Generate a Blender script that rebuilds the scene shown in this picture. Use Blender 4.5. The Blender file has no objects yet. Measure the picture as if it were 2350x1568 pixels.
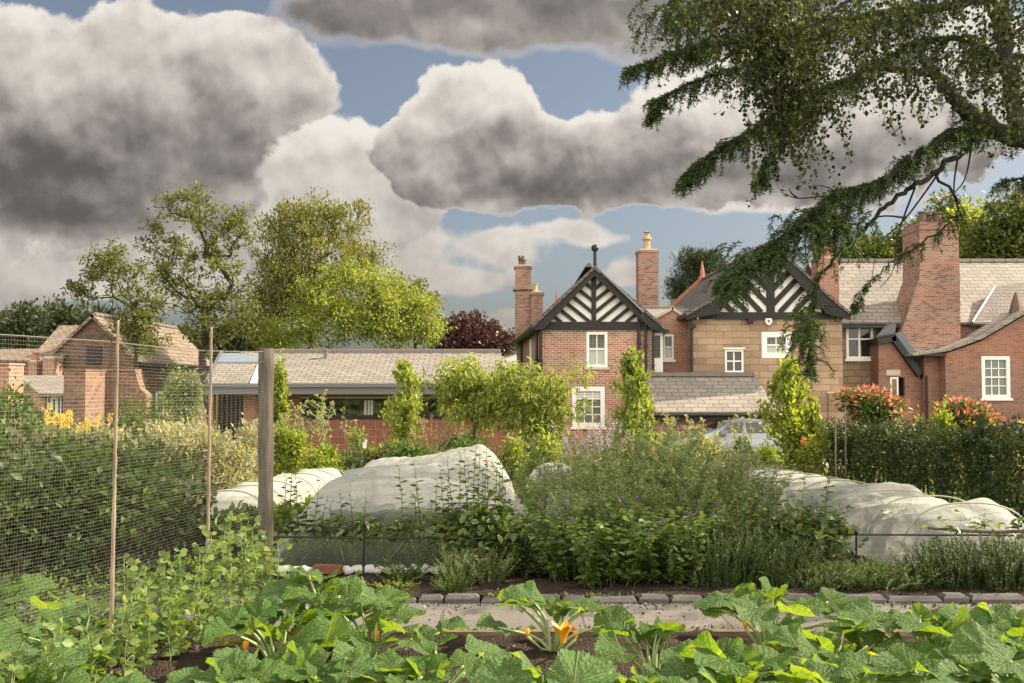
import bpy, math, random
import numpy as np
random.seed(7); np.random.seed(7)
S = bpy.context.scene
COL = S.collection
PI = math.pi
# ------------------------------------------------------------------ camera
FP = 2285.0; CX = 1175.0; CY = 784.0; EYE = 1.55; TH = math.atan(96/FP)
cam_d = bpy.data.cameras.new('camera'); cam = bpy.data.objects.new('camera', cam_d); COL.objects.link(cam)
cam_d.lens = 35.0; cam_d.sensor_width = 36.0; cam_d.clip_start = 0.05; cam_d.clip_end = 6000
cam.location = (0, 0, EYE); cam.rotation_euler = (PI/2 + TH, 0, 0)
S.camera = cam
S.render.resolution_x = 1024; S.render.resolution_y = 683
# ------------------------------------------------------------------ exposure, sun
S.view_settings.view_transform = 'Standard'; S.view_settings.look = 'None'
S.view_settings.gamma = 1.0; S.view_settings.exposure = 1.25
try: S.view_settings.use_curve_mapping = False
except Exception: pass
S.render.engine = 'CYCLES'
S.cycles.max_bounces = 6; S.cycles.diffuse_bounces = 3; S.cycles.transmission_bounces = 4; S.cycles.transparent_max_bounces = 14
SUN = np.array([1.0, 0.27, 0.74]); SUN /= np.linalg.norm(SUN)
sl = bpy.data.lights.new('sun', 'SUN'); sl.energy = 5.0; sl.angle = math.radians(0.55); sl.color = (1.0, 0.85, 0.64)
so = bpy.data.objects.new('sun', sl); COL.objects.link(so)
from mathutils import Vector
so.rotation_euler = Vector(SUN).to_track_quat('Z', 'Y').to_euler(); so.location = (30, 10, 30)
# ------------------------------------------------------------------ world: Nishita + procedural clouds
W = bpy.data.worlds.new('World'); S.world = W; W.use_nodes = True
class NT:
    def __init__(s, t): s.t = t; s.n = t.nodes; s.l = t.links
    def new(s, ty, **kw):
        n = s.n.new(ty)
        for k, v in kw.items():
            if k == 'inp':
                for a, b in v.items():
                    if hasattr(b, 'links') or isinstance(b, bpy.types.NodeSocket): s.l.new(b, n.inputs[a])
                    else: n.inputs[a].default_value = b
            else: setattr(n, k, v)
        return n
    def m(s, op, a, b=0.0, c=0.0, clamp=False):
        n = s.n.new('ShaderNodeMath'); n.operation = op; n.use_clamp = clamp
        for i, x in enumerate((a, b, c)):
            if isinstance(x, bpy.types.NodeSocket): s.l.new(x, n.inputs[i])
            else: n.inputs[i].default_value = x
        return n.outputs[0]
    def v(s, op, a, b=(0, 0, 0)):
        n = s.n.new('ShaderNodeVectorMath'); n.operation = op
        for i, x in enumerate((a, b)):
            if isinstance(x, bpy.types.NodeSocket): s.l.new(x, n.inputs[i])
            else: n.inputs[i].default_value = x
        return n.outputs['Value'] if op in ('DOT_PRODUCT', 'LENGTH') else n.outputs[0]
    def mix(s, fac, a, b, blend='MIX'):
        n = s.n.new('ShaderNodeMix'); n.data_type = 'RGBA'; n.blend_type = blend
        for i, x in ((0, fac), (6, a), (7, b)):
            if isinstance(x, bpy.types.NodeSocket): s.l.new(x, n.inputs[i])
            else: n.inputs[i].default_value = x if i == 0 else tuple(x) + (1,) * (4 - len(x))
        return n.outputs[2]
    def noise(s, vec, scale, detail=4, rough=.55, dist=0.0):
        n = s.n.new('ShaderNodeTexNoise'); s.l.new(vec, n.inputs['Vector'])
        n.inputs['Scale'].default_value = scale; n.inputs['Detail'].default_value = detail
        n.inputs['Roughness'].default_value = rough; n.inputs['Distortion'].default_value = dist
        return n
    def sstep(s, x, a, b):
        n = s.n.new('ShaderNodeMapRange'); n.interpolation_type = 'SMOOTHSTEP'; s.l.new(x, n.inputs[0])
        n.inputs[1].default_value = a; n.inputs[2].default_value = b
        return n.outputs[0]
def build_world():
    t = NT(W.node_tree); t.n.clear()
    tc = t.new('ShaderNodeTexCoord').outputs['Generated']
    sky = t.new('ShaderNodeTexSky', sky_type='NISHITA', sun_disc=False)
    sky.sun_elevation = math.asin(SUN[2]); sky.sun_rotation = math.atan2(SUN[0], SUN[1])
    sky.altitude = 50; sky.air_density = 1.0; sky.dust_density = 2.6; sky.ozone_density = 1.6
    sx = t.new('ShaderNodeSeparateXYZ', inp={0: tc})
    ay = t.m('MAXIMUM', t.m('ABSOLUTE', sx.outputs[1]), .22)
    u = t.m('DIVIDE', sx.outputs[0], ay); v = t.m('DIVIDE', sx.outputs[2], ay)
    p = t.new('ShaderNodeCombineXYZ', inp={0: u, 1: v, 2: 0.0}).outputs[0]
    def field(pv, blobs):
        acc = None
        for (cx, cy, rx, ry, w) in blobs:
            c = ((cx - CX) / FP, (880 - cy) / FP, 0)
            d = t.v('MULTIPLY', t.v('SUBTRACT', pv, c), (FP / rx, FP / ry, 0))
            g = t.m('POWER', .368, t.v('DOT_PRODUCT', d, d))
            acc = t.m('MULTIPLY', g, w) if acc is None else t.m('MULTIPLY_ADD', g, w, acc)
        return acc
    def warp(pv, sc, am, det):
        n = t.noise(pv, sc, det, .55)
        return t.v('ADD', pv, t.v('MULTIPLY', t.v('SUBTRACT', n.outputs['Color'], (.5, .5, .5)), (am, am, 0)))
    def puffs(vec, scale, detail):
        n = t.new('ShaderNodeTexVoronoi', voronoi_dimensions='2D', feature='SMOOTH_F1', inp={'Vector': vec, 'Scale': scale, 'Detail': detail, 'Roughness': .55, 'Smoothness': .35})
        try: n.normalize = True
        except Exception: pass
        return n.outputs['Distance']
    pw = warp(p, 5.0, .06, 3)
    nz = t.noise(p, 7., 8, .60); nzo = t.m('SUBTRACT', nz.outputs[0], .5)
    pwv = warp(p, 14., .022, 3)
    v0 = puffs(pwv, 9., 2.6); v1 = puffs(t.v('ADD', pwv, (.009, .022, 0)), 9., 2.6)
    sv = t.new('ShaderNodeSeparateXYZ', inp={0: t.v('ADD', p, t.v('MULTIPLY', t.v('SUBTRACT', nz.outputs['Color'], (.5, .5, .5)), (0, .10, 0)))}).outputs[1]
    rel0 = t.m('SUBTRACT', v1, v0)
    f1 = t.noise(pwv, 17., 5, .6); f2 = t.noise(t.v('ADD', pwv, (.004, .011, 0)), 17., 5, .6)
    rel0 = t.m('MULTIPLY_ADD', t.m('SUBTRACT', f1.outputs[0], f2.outputs[0]), .55, rel0)
    def row(py): return (880 - py) / FP
    def ramp_v(pts):
        """brightness by height in the sky, from (row, value) pairs, bottom to top"""
        n = t.new('ShaderNodeMapRange', inp={0: sv, 1: row(pts[0][0]), 2: row(pts[-1][0])}).outputs[0]
        r = t.new('ShaderNodeValToRGB', inp={0: n}); r.color_ramp.interpolation = 'EASE'; e = r.color_ramp.elements; lo, hi = row(pts[0][0]), row(pts[-1][0])
        e[0].color = (pts[0][1],) * 3 + (1,); e[1].color = (pts[-1][1],) * 3 + (1,)
        for (y, c) in pts[1:-1]: el = e.new((row(y) - lo) / (hi - lo)); el.color = (c, c, c, 1)
        return t.new('ShaderNodeSeparateColor', inp={0: r.outputs[0]}).outputs[0]
    # layers, far to near: blobs, edge noise, edge softness, brightness by height, rim gain, billow gain
    layers = [
      ([(150, 640, 420, 60, 1), (130, 560, 160, 50, .8), (600, 640, 330, 70, 1), (880, 560, 120, 80, .95), (1130, 550, 110, 48, .85), (1040, 640, 150, 32, .75), (1320, 525, 80, 26, .52), (1410, 550, 90, 24, .46), (1430, 615, 70, 30, .8), (1150, 725, 80, 32, .8), (1750, 470, 330, 34, .8)], 1.5, .24, [(740, .42), (620, .58), (560, .62), (480, .66)], .10, .5),
      ([(690, 400, 170, 90, 1), (560, 460, 260, 130, 1), (840, 400, 110, 110, .9), (730, 500, 260, 90, .8), (250, 560, 260, 60, .6)], 1.5, .12, [(620, .52), (470, .60), (400, .66), (310, .84)], .16, .75),
      ([(1030, 260, 120, 130, 1), (1150, 240, 100, 110, .8), (1130, 380, 330, 95, 1), (1420, 375, 190, 80, .9), (1560, 370, 200, 95, .8), (1850, 260, 330, 210, 1), (2250, 180, 300, 170, 1)], 1.5, .10, [(510, .46), (455, .32), (400, .34), (320, .44), (240, .64), (150, .80)], .18, .95),
      ([(60, 190, 260, 190, 1), (330, 210, 200, 170, 1), (560, 130, 120, 120, .9), (600, 210, 150, 80, .9), (100, 420, 380, 130, 1), (330, 440, 220, 90, .7)], 1.7, .13, [(580, .46), (520, .38), (400, .34), (300, .38), (220, .44), (130, .56), (50, .66)], .14, .85),
      ([(820, 10, 300, 70, .75), (1150, 50, 300, 75, .72), (1450, 20, 350, 90, .78), (1900, 60, 400, 110, .8)], 2.0, .55, [(170, .46), (100, .36), (20, .28)], .02, .6)]
    col = None; cov = None
    for (bl, en, soft, rv, rim, bil) in layers:
        f = t.m('MULTIPLY_ADD', nzo, en, field(pw, bl)); f = t.m('MULTIPLY_ADD', t.m('SUBTRACT', .40, v0), .95, f)
        a = t.sstep(f, .40, .40 + soft); edge = t.m('SUBTRACT', 1.0, t.sstep(f, .42, .85))
        lum = t.m('MULTIPLY_ADD', t.m('MULTIPLY', edge, t.sstep(sv, row(rv[0][0]) + .03, row(rv[-1][0]) - .02)), rim * 1.25, ramp_v(rv)); lum = t.m('MULTIPLY_ADD', rel0, bil, lum); lum = t.m('MULTIPLY_ADD', nzo, -.30, lum)
        if col is None: col, cov = lum, a
        else:
            n = t.new('ShaderNodeMix', inp={0: a, 2: col, 3: lum}); col = n.outputs[0]; cov = t.m('MAXIMUM', cov, a)
    col = t.m('ADD', col, field(pw, [(40, 390, 330, 90, -.18), (180, 480, 330, 50, -.15), (1300, 430, 380, 40, -.06), (820, 352, 60, 30, -.12)]))
    lum = t.m('SMOOTH_MAX', t.m('SMOOTH_MIN', col, .86, .15), .10, .10)
    ramp = t.new('ShaderNodeValToRGB', inp={0: lum}); e = ramp.color_ramp.elements
    e[0].position = .08; e[0].color = (.112, .102, .098, 1); e[1].position = .88; e[1].color = (.90, .84, .77, 1)
    k = e.new(.3); k.color = (.282, .256, .240, 1)
    k = e.new(.55); k.color = (.57, .52, .475, 1)
    ccol = t.mix(1.0, ramp.outputs[0], (.425, .425, .42), 'MULTIPLY')
    # unseen half of the sky behind the viewer: bright cumulus added as front fill
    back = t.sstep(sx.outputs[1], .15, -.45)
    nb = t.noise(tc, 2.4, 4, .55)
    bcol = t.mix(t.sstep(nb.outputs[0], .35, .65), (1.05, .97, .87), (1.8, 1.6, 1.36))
    bg1 = t.new('ShaderNodeBackground', inp={0: t.new('ShaderNodeHueSaturation', inp={'Saturation': .74, 'Color': sky.outputs[0]}).outputs[0], 1: 0.045})
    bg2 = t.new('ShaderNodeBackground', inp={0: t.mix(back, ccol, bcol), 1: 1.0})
    up = t.sstep(sx.outputs[2], -.05, .0)
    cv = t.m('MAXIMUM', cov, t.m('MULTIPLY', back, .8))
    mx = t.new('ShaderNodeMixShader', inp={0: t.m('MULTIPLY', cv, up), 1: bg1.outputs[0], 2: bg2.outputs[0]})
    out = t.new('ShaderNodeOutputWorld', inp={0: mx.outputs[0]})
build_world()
W.cycles.sampling_method = 'MANUAL'; W.cycles.sample_map_resolution = 512
# ------------------------------------------------------------------ placing helpers
def P(px, py, Y):
    a = (px - CX) / FP; b = (CY - py) / FP
    s = Y / (math.cos(TH) - b * math.sin(TH))
    return np.array([a * s, Y, EYE + s * (math.sin(TH) + b * math.cos(TH))])
def PX(px, Y, py=880): return float(P(px, py, Y)[0])
def PZ(py, Y): return float(P(CX, py, Y)[2])
def gz(y):
    return -0.04 * (min(max(y, 7.5), 37.0) - 7.5)
def G(px, Y): return (PX(px, Y), Y, gz(Y))
# ------------------------------------------------------------------ materials
MATS = {}
def mat(name):
    m = bpy.data.materials.new(name); m.use_nodes = True; t = NT(m.node_tree); t.n.clear(); MATS[name] = m
    return m, t
def fin(t, sh, disp=None):
    t.new('ShaderNodeOutputMaterial', inp={0: sh})
def bump(t, h, dist, strength=1.0):
    return t.new('ShaderNodeBump', inp={'Strength': strength, 'Distance': dist, 'Height': h}).outputs[0]
def simple(name, col, rough=.6, metal=0.0, var=.12, scale=8., bd=.0, spec=.4, obj=True):
    m, t = mat(name)
    tc = t.new('ShaderNodeTexCoord').outputs['Object']
    n = t.noise(tc, scale, 5, .6)
    f = t.m('MULTIPLY_ADD', n.outputs[0], 2 * var, 1 - var)
    c = t.v('MULTIPLY', t.new('ShaderNodeCombineXYZ', inp={0: f, 1: f, 2: f}).outputs[0], col)
    b = t.new('ShaderNodeBsdfPrincipled', inp={'Base Color': c, 'Roughness': rough, 'Metallic': metal, 'Specular IOR Level': spec})
    if bd: t.l.new(bump(t, n.outputs[0], bd), b.inputs['Normal'])
    fin(t, b.outputs[0]); return m
def leafmat(name, c1, c2, c3, tr=.35, trc=None, rough=.5, spec=.35):
    """per-leaf colour between c1, c2, c3 by the face attribute rnd"""
    m, t = mat(name)
    c1, c2, c3 = [tuple(max(.004, l_ + .90 * (x_ - l_)) for x_, l_ in zip((c[0] * 1.05, c[1], c[2] * .95), [.3 * c[0] + .6 * c[1] + .1 * c[2]] * 3)) for c in (c1, c2, c3)]
    a = t.new('ShaderNodeAttribute', attribute_name='rnd')
    r = t.new('ShaderNodeValToRGB', inp={0: a.outputs['Fac']}); e = r.color_ramp.elements
    e[0].position = 0; e[0].color = (*c1, 1); e[1].position = 1; e[1].color = (*c3, 1); k = e.new(.55); k.color = (*c2, 1)
    p = t.new('ShaderNodeBsdfPrincipled', inp={'Base Color': r.outputs[0], 'Roughness': rough, 'Specular IOR Level': spec})
    trc = trc or (1.5, 1.45, .5)
    tcol = t.mix(1.0, r.outputs[0], trc, 'MULTIPLY')
    tl = t.new('ShaderNodeBsdfTranslucent', inp={0: tcol})
    mx = t.new('ShaderNodeMixShader', inp={0: tr, 1: p.outputs[0], 2: tl.outputs[0]})
    fin(t, mx.outputs[0]); return m
def brickmat(name, c1, c2, mortar, bw=.225, rh=.075, ms=.011, bd=.012, blotch=.35, offs=.5, dark=(.05, .03, .025), darkamt=.35, rough=.85, warp=.02):
    m, t = mat(name)
    uv = t.new('ShaderNodeUVMap').outputs[0]
    wn = t.noise(uv, 3.0, 3)
    uvw = t.v('ADD', uv, t.v('MULTIPLY', t.v('SUBTRACT', wn.outputs['Color'], (.5, .5, .5)), (warp, warp, 0)))
    b = t.new('ShaderNodeTexBrick', offset=offs, inp={'Vector': uvw, 'Color1': (*c1, 1), 'Color2': (*c2, 1), 'Mortar': (*mortar, 1), 'Scale': 1.0,
              'Mortar Size': ms, 'Mortar Smooth': .15, 'Bias': 0.0, 'Brick Width': bw, 'Row Height': rh})
    # an independent value per brick
    b2 = t.new('ShaderNodeTexBrick', offset=offs, inp={'Vector': uvw, 'Color1': (0, 0, 0, 1), 'Color2': (1, 1, 1, 1), 'Mortar': (.3, .3, .3, 1), 'Scale': 1.0,
              'Mortar Size': 0.0, 'Bias': -.55, 'Brick Width': bw, 'Row Height': rh})
    n = t.noise(uv, .55, 6, .65); nf = t.noise(uv, 14., 4, .6)
    c = t.mix(t.m('MULTIPLY', b2.outputs[0], darkamt), b.outputs[0], dark)
    f = t.m('ADD', t.m('MULTIPLY_ADD', n.outputs[0], 2 * blotch, 1 - blotch), t.m('MULTIPLY', t.m('SUBTRACT', nf.outputs[0], .5), .5))
    c = t.v('MULTIPLY', c, t.new('ShaderNodeCombineXYZ', inp={0: f, 1: f, 2: f}).outputs[0])
    h = t.m('ADD', t.m('SUBTRACT', 1.0, b.outputs['Fac']), t.m('MULTIPLY', nf.outputs[0], .5))
    p = t.new('ShaderNodeBsdfPrincipled', inp={'Base Color': c, 'Roughness': rough, 'Specular IOR Level': .25, 'Normal': bump(t, h, bd)})
    fin(t, p.outputs[0]); return m
brickmat('brick_house', (.40, .18, .112), (.28, .115, .075), (.46, .38, .31), bw=.235, rh=.08, ms=.017, blotch=.42, darkamt=.6, dark=(.12, .06, .045))
brickmat('brick_old', (.35, .17, .115), (.22, .105, .075), (.36, .30, .25), ms=.013, blotch=.6, darkamt=.85, dark=(.085, .05, .042))
brickmat('brick_barn', (.22, .12, .08), (.15, .08, .055), (.24, .19, .15), rh=.09, ms=.012, blotch=.5, darkamt=.6, dark=(.06, .04, .03))
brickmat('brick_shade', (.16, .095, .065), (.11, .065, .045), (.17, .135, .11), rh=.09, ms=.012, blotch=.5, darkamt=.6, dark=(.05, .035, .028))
brickmat('brick_wing', (.31, .13, .085), (.24, .10, .065), (.26, .20, .16), ms=.014, blotch=.5, darkamt=.6, dark=(.11, .055, .04))
brickmat('brick_pink', (.38, .18, .125), (.30, .135, .095), (.42, .32, .26), ms=.010, blotch=.15, darkamt=.25, dark=(.18, .08, .06))
brickmat('stone', (.37, .265, .18), (.27, .19, .13), (.24, .17, .11), bw=.66, rh=.25, ms=.010, bd=.03, blotch=.5, darkamt=.6, dark=(.14, .095, .065), warp=.11)
brickmat('stone_dark', (.27, .19, .125), (.21, .15, .10), (.14, .10, .07), bw=.55, rh=.26, ms=.012, bd=.02, blotch=.4, darkamt=.4, dark=(.09, .065, .05), warp=.08)
brickmat('sandstone_block', (.27, .115, .08), (.23, .095, .066), (.36, .21, .15), bw=.44, rh=.215, ms=.012, bd=.01, blotch=.15, darkamt=.12)
brickmat('sandstone_rough', (.28, .15, .11), (.22, .12, .09), (.34, .25, .19), bw=.6, rh=.28, ms=.02, bd=.02, blotch=.3, darkamt=.3)
brickmat('slate_pale', (.28, .255, .225), (.22, .20, .175), (.08, .068, .06), bw=.33, rh=.165, ms=.012, bd=.03, blotch=.22, darkamt=.28, dark=(.17, .15, .13), rough=.6)
brickmat('slate_big', (.275, .25, .22), (.215, .20, .178), (.10, .085, .075), bw=.52, rh=.29, ms=.014, bd=.04, blotch=.2, darkamt=.25, dark=(.22, .19, .16), rough=.6)
brickmat('slate_dark', (.155, .13, .115), (.115, .10, .09), (.04, .035, .03), bw=.33, rh=.2, ms=.012, bd=.03, blotch=.25, darkamt=.3, dark=(.07, .06, .055), rough=.55)
brickmat('tile_orange', (.25, .195, .15), (.17, .135, .105), (.10, .07, .05), bw=.3, rh=.24, ms=.02, bd=.03, blotch=.35, darkamt=.4, dark=(.16, .12, .09))
simple('timber_black', (.014, .012, .011), .6, var=.3, bd=.003)
simple('plaster_white', (.66, .65, .62), .8, var=.05)
simple('paint_white', (.74, .73, .70), .45, var=.04)
simple('metal_black', (.012, .012, .013), .4, var=.2)
simple('lead_grey', (.11, .125, .145), .45, var=.15, scale=3)
simple('fascia_grey', (.13, .13, .135), .45, var=.08)
simple('soffit_timber', (.30, .13, .06), .6)
simple('ridge_tile', (.13, .11, .10), .7, var=.3, scale=5)
simple('red_tile', (.30, .13, .08), .8, var=.25)
simple('pot_buff', (.40, .27, .15), .8, var=.25)
simple('pot_dark', (.11, .075, .06), .8, var=.3)
simple('stone_trim', (.48, .42, .33), .8, var=.15)
simple('bark', (.075, .06, .045), .9, var=.4, scale=6, bd=.02)
simple('bark_dark', (.035, .028, .022), .9, var=.4, scale=6, bd=.03)
simple('twig', (.10, .075, .05), .8, var=.3)
simple('stem_green', (.12, .19, .045), .5, var=.2)
simple('stem_pale', (.26, .34, .14), .5, var=.2)
simple('weathered_brick', (.19, .075, .045), .9, var=.3, bd=.004, scale=20)
simple('pale_stone', (.48, .43, .36), .9, var=.25, bd=.01)
simple('plastic_net', (.30, .285, .25), .5, var=.1)
simple('wire', (.28, .26, .24), .4, metal=.6)
simple('blind', (.55, .56, .50), .8, var=.04)
simple('car_silver', (.24, .26, .285), .22, metal=.55, var=.02, spec=.6)
simple('tyre', (.02, .02, .02), .8); simple('alloy', (.5, .5, .52), .3, metal=.9)
simple('light_red', (.5, .02, .015), .3); simple('lamp_glass', (.7, .72, .74), .1)
def glass(name, col, rough=.08, var=.5):
    m, t = mat(name)
    tc = t.new('ShaderNodeTexCoord').outputs['Object']
    n = t.noise(tc, 1.5, 3)
    f = t.m('MULTIPLY_ADD', n.outputs[0], 2 * var, 1 - var)
    c = t.v('MULTIPLY', t.new('ShaderNodeCombineXYZ', inp={0: f, 1: f, 2: f}).outputs[0], col)
    b = t.new('ShaderNodeBsdfPrincipled', inp={'Base Color': c, 'Roughness': rough, 'Specular IOR Level': .6})
    fin(t, b.outputs[0])
glass('glass_dark', (.02, .022, .02)); glass('glass_leaded', (.13, .15, .12)); glass('glass_blind', (.36, .38, .33), var=.1); glass('glass_roof', (.22, .27, .33), var=.15)
def glass_view():
    # the glazed strip: a room seen through, with the far garden beyond it as blurred patches
    m, t = mat('glass_view')
    tc = t.new('ShaderNodeTexCoord').outputs['Object']
    n = t.noise(t.v('MULTIPLY', tc, (1, 1, 2.)), 3.5, 6, .65)
    r = t.new('ShaderNodeValToRGB', inp={0: n.outputs[0]}); e = r.color_ramp.elements
    e[0].position = .42; e[0].color = (.012, .014, .010, 1); e[1].position = .68; e[1].color = (.16, .18, .09, 1)
    b = t.new('ShaderNodeBsdfPrincipled', inp={'Base Color': r.outputs[0], 'Roughness': .06, 'Specular IOR Level': .5})
    fin(t, b.outputs[0])
glass_view()
def wood_mats():
    for nm, c, sc in (('post_wood', (.105, .092, .076), (14, 14, 1.2)), ('cane', (.27, .21, .155), (20, 20, 2)), ('board_wood', (.20, .15, .105), (1.5, 14, 14))):
        m, t = mat(nm)
        tc = t.new('ShaderNodeTexCoord').outputs['Object']
        n = t.noise(t.v('MULTIPLY', tc, sc), 2.0, 6, .65)
        r = t.new('ShaderNodeValToRGB', inp={0: n.outputs[0]}); e = r.color_ramp.elements
        e[0].position = .3; e[0].color = (c[0]*.45, c[1]*.45, c[2]*.45, 1); e[1].position = .7; e[1].color = (c[0]*1.35, c[1]*1.35, c[2]*1.35, 1)
        b = t.new('ShaderNodeBsdfPrincipled', inp={'Base Color': r.outputs[0], 'Roughness': .85, 'Specular IOR Level': .2, 'Normal': bump(t, n.outputs[0], .01)})
        fin(t, b.outputs[0])
wood_mats()
def soilmat():
    m, t = mat('soil')
    tc = t.new('ShaderNodeTexCoord').outputs['Object']
    n = t.noise(tc, 9., 8, .7); n2 = t.noise(tc, 45., 4, .6)
    vo = t.new('ShaderNodeTexVoronoi', inp={'Vector': tc, 'Scale': 60.})
    r = t.new('ShaderNodeValToRGB', inp={0: n.outputs[0]}); e = r.color_ramp.elements
    e[0].position = .3; e[0].color = (.016, .011, .009, 1); e[1].position = .75; e[1].color = (.085, .06, .048, 1)
    c = t.mix(t.sstep(n2.outputs[0], .66, .72), r.outputs[0], (.22, .18, .14))
    h = t.m('ADD', n2.outputs[0], t.m('MULTIPLY', vo.outputs[0], .8))
    b = t.new('ShaderNodeBsdfPrincipled', inp={'Base Color': c, 'Roughness': .95, 'Specular IOR Level': .15, 'Normal': bump(t, h, .02)})
    fin(t, b.outputs[0])
soilmat()
def grassmat():
    m, t = mat('grass_ground')
    tc = t.new('ShaderNodeTexCoord').outputs['Object']
    n = t.noise(tc, .6, 6, .65); n2 = t.noise(tc, 25., 4, .7)
    r = t.new('ShaderNodeValToRGB', inp={0: n.outputs[0]}); e = r.color_ramp.elements
    e[0].position = .3; e[0].color = (.045, .075, .014, 1); e[1].position = .7; e[1].color = (.10, .15, .03, 1)
    c = t.mix(t.m('MULTIPLY', n2.outputs[0], .6), r.outputs[0], (.03, .04, .012))
    b = t.new('ShaderNodeBsdfPrincipled', inp={'Base Color': c, 'Roughness': .9, 'Specular IOR Level': .15, 'Normal': bump(t, n2.outputs[0], .03)})
    fin(t, b.outputs[0])
grassmat()
brickmat('paving', (.165, .152, .137), (.135, .125, .114), (.10, .085, .07), bw=.92, rh=.62, ms=.008, bd=.006, blotch=.3, darkamt=.2, dark=(.2, .18, .155))
simple('kerb_granite', (.085, .08, .075), .85, var=.6, scale=9, bd=.01)
simple('gravel', (.30, .26, .21), .95, var=.35, scale=30, bd=.02)
# leaves
LM = {}
def L(k, *a, **kw): LM[k] = leafmat('leaf_' + k, *a, **kw)
L('olive', (.075, .088, .02), (.16, .175, .032), (.27, .27, .05))
L('tree_sparse', (.06, .078, .02), (.115, .14, .028), (.20, .22, .045), tr=.4)
L('yellow_green', (.11, .155, .025), (.24, .30, .05), (.42, .46, .10), tr=.45)
L('dark_far', (.028, .042, .022), (.045, .062, .028), (.065, .085, .035), tr=.2)
L('conifer', (.022, .036, .016), (.035, .055, .022), (.06, .085, .03), tr=.15)
L('wood_green', (.035, .055, .012), (.075, .105, .018), (.17, .20, .03), tr=.35)
L('beech_purple', (.045, .022, .022), (.075, .036, .032), (.12, .06, .045), tr=.2, trc=(1.4, 1.0, .8))
L('cedar', (.024, .056, .016), (.052, .112, .028), (.12, .22, .05), tr=.35, rough=.55)
L('birch', (.018, .030, .008), (.036, .056, .012), (.12, .15, .025), tr=.35)
L('lime', (.12, .18, .022), (.24, .32, .035), (.42, .48, .07), tr=.45)
L('lime_soft', (.13, .19, .03), (.24, .31, .055), (.38, .45, .09), tr=.45)
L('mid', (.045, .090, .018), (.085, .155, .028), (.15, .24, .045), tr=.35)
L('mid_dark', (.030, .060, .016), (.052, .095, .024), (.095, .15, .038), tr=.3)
L('hedge', (.022, .042, .012), (.040, .072, .018), (.09, .135, .03), tr=.25)
L('grey_green', (.085, .135, .055), (.155, .22, .09), (.27, .35, .15), tr=.3)
L('pale', (.20, .22, .13), (.32, .33, .20), (.46, .46, .30), tr=.4)
L('herb', (.055, .095, .025), (.10, .155, .04), (.17, .235, .065), tr=.3)
L('rosemary', (.028, .055, .018), (.055, .098, .030), (.11, .17, .05), tr=.2)
L('pear', (.045, .09, .02), (.09, .155, .032), (.19, .27, .055), tr=.35, rough=.4, spec=.5)
L('pea', (.085, .15, .032), (.15, .24, .055), (.26, .37, .11), tr=.45)
L('agastache', (.050, .095, .020), (.095, .165, .034), (.18, .27, .055), tr=.35)
L('carrot', (.08, .15, .04), (.13, .22, .06), (.20, .31, .09), tr=.3)
L('red_tip', (.36, .10, .06), (.50, .22, .14), (.55, .42, .24), tr=.35, trc=(1.3, .9, .7))
L('yellow_flower', (.60, .42, .01), (.78, .58, .02), (.84, .68, .05), tr=.3, trc=(1.2, 1.1, .5))
L('orange_flower', (.62, .12, .01), (.70, .25, .02), (.75, .36, .03), tr=.3, trc=(1.2, .8, .4))
L('purple_flower', (.06, .04, .10), (.10, .07, .17), (.18, .13, .26), tr=.2, trc=(1, .9, 1.2))
L('lavender_flower', (.30, .27, .36), (.42, .39, .48), (.55, .51, .60), tr=.2, trc=(1, .9, 1.2))
L('pink_plume', (.40, .24, .17), (.52, .34, .25), (.62, .46, .34), tr=.4, trc=(1.2, 1, .8))
L('plum', (.05, .025, .022), (.09, .045, .035), (.16, .09, .06), tr=.25, trc=(1.3, 1, .8))
L('pink_flower', (.45, .16, .20), (.58, .26, .30), (.68, .42, .42), tr=.3, trc=(1.2, .9, .9))
# ------------------------------------------------------------------ object helpers
def tag(o, label=None, cat=None, group=None, kind=None):
    if label: o['label'] = label
    if cat: o['category'] = cat
    if group: o['group'] = group
    if kind: o['kind'] = kind
    return o
def thing(name, label, cat, loc=(0, 0, 0), rz=0, group=None):
    o = bpy.data.objects.new(name, None); COL.objects.link(o); o.location = tuple(float(c) for c in loc); o.rotation_euler = (0, 0, rz)
    o.empty_display_size = .2
    return tag(o, label, cat, group)
def wloc(o):
    v = np.zeros(3)
    while o is not None: v += np.array(o.location); o = o.parent
    return v
def add_uv(me, co, lt, ls, lv):
    """metre-scaled UVs from each face's own plane (walls, slopes)"""
    n = len(lt); nor = np.empty(n * 3); me.polygons.foreach_get('normal', nor); nor = nor.reshape(-1, 3)
    u = np.stack([-nor[:, 1], nor[:, 0], np.zeros(n)], 1); ln = np.linalg.norm(u, axis=1); flat = ln < 1e-3
    u[flat] = (1, 0, 0); ln[flat] = 1; u /= ln[:, None]
    # keep u pointing +x / +y so courses run on
    sgn = np.where(np.abs(u[:, 0]) > np.abs(u[:, 1]), np.sign(u[:, 0]), np.sign(u[:, 1])); sgn[sgn == 0] = 1; u *= sgn[:, None]
    v = np.cross(nor, u); v *= np.where(v[:, 2] + 1e-6 * v[:, 1] < 0, -1, 1)[:, None]
    pid = np.repeat(np.arange(n), lt)
    pts = co[lv]; uv = np.stack([(pts * u[pid]).sum(1), (pts * v[pid]).sum(1)], 1)
    l = me.uv_layers.new(name='UVMap'); l.data.foreach_set('uv', uv.astype(np.float32).ravel())
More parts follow.
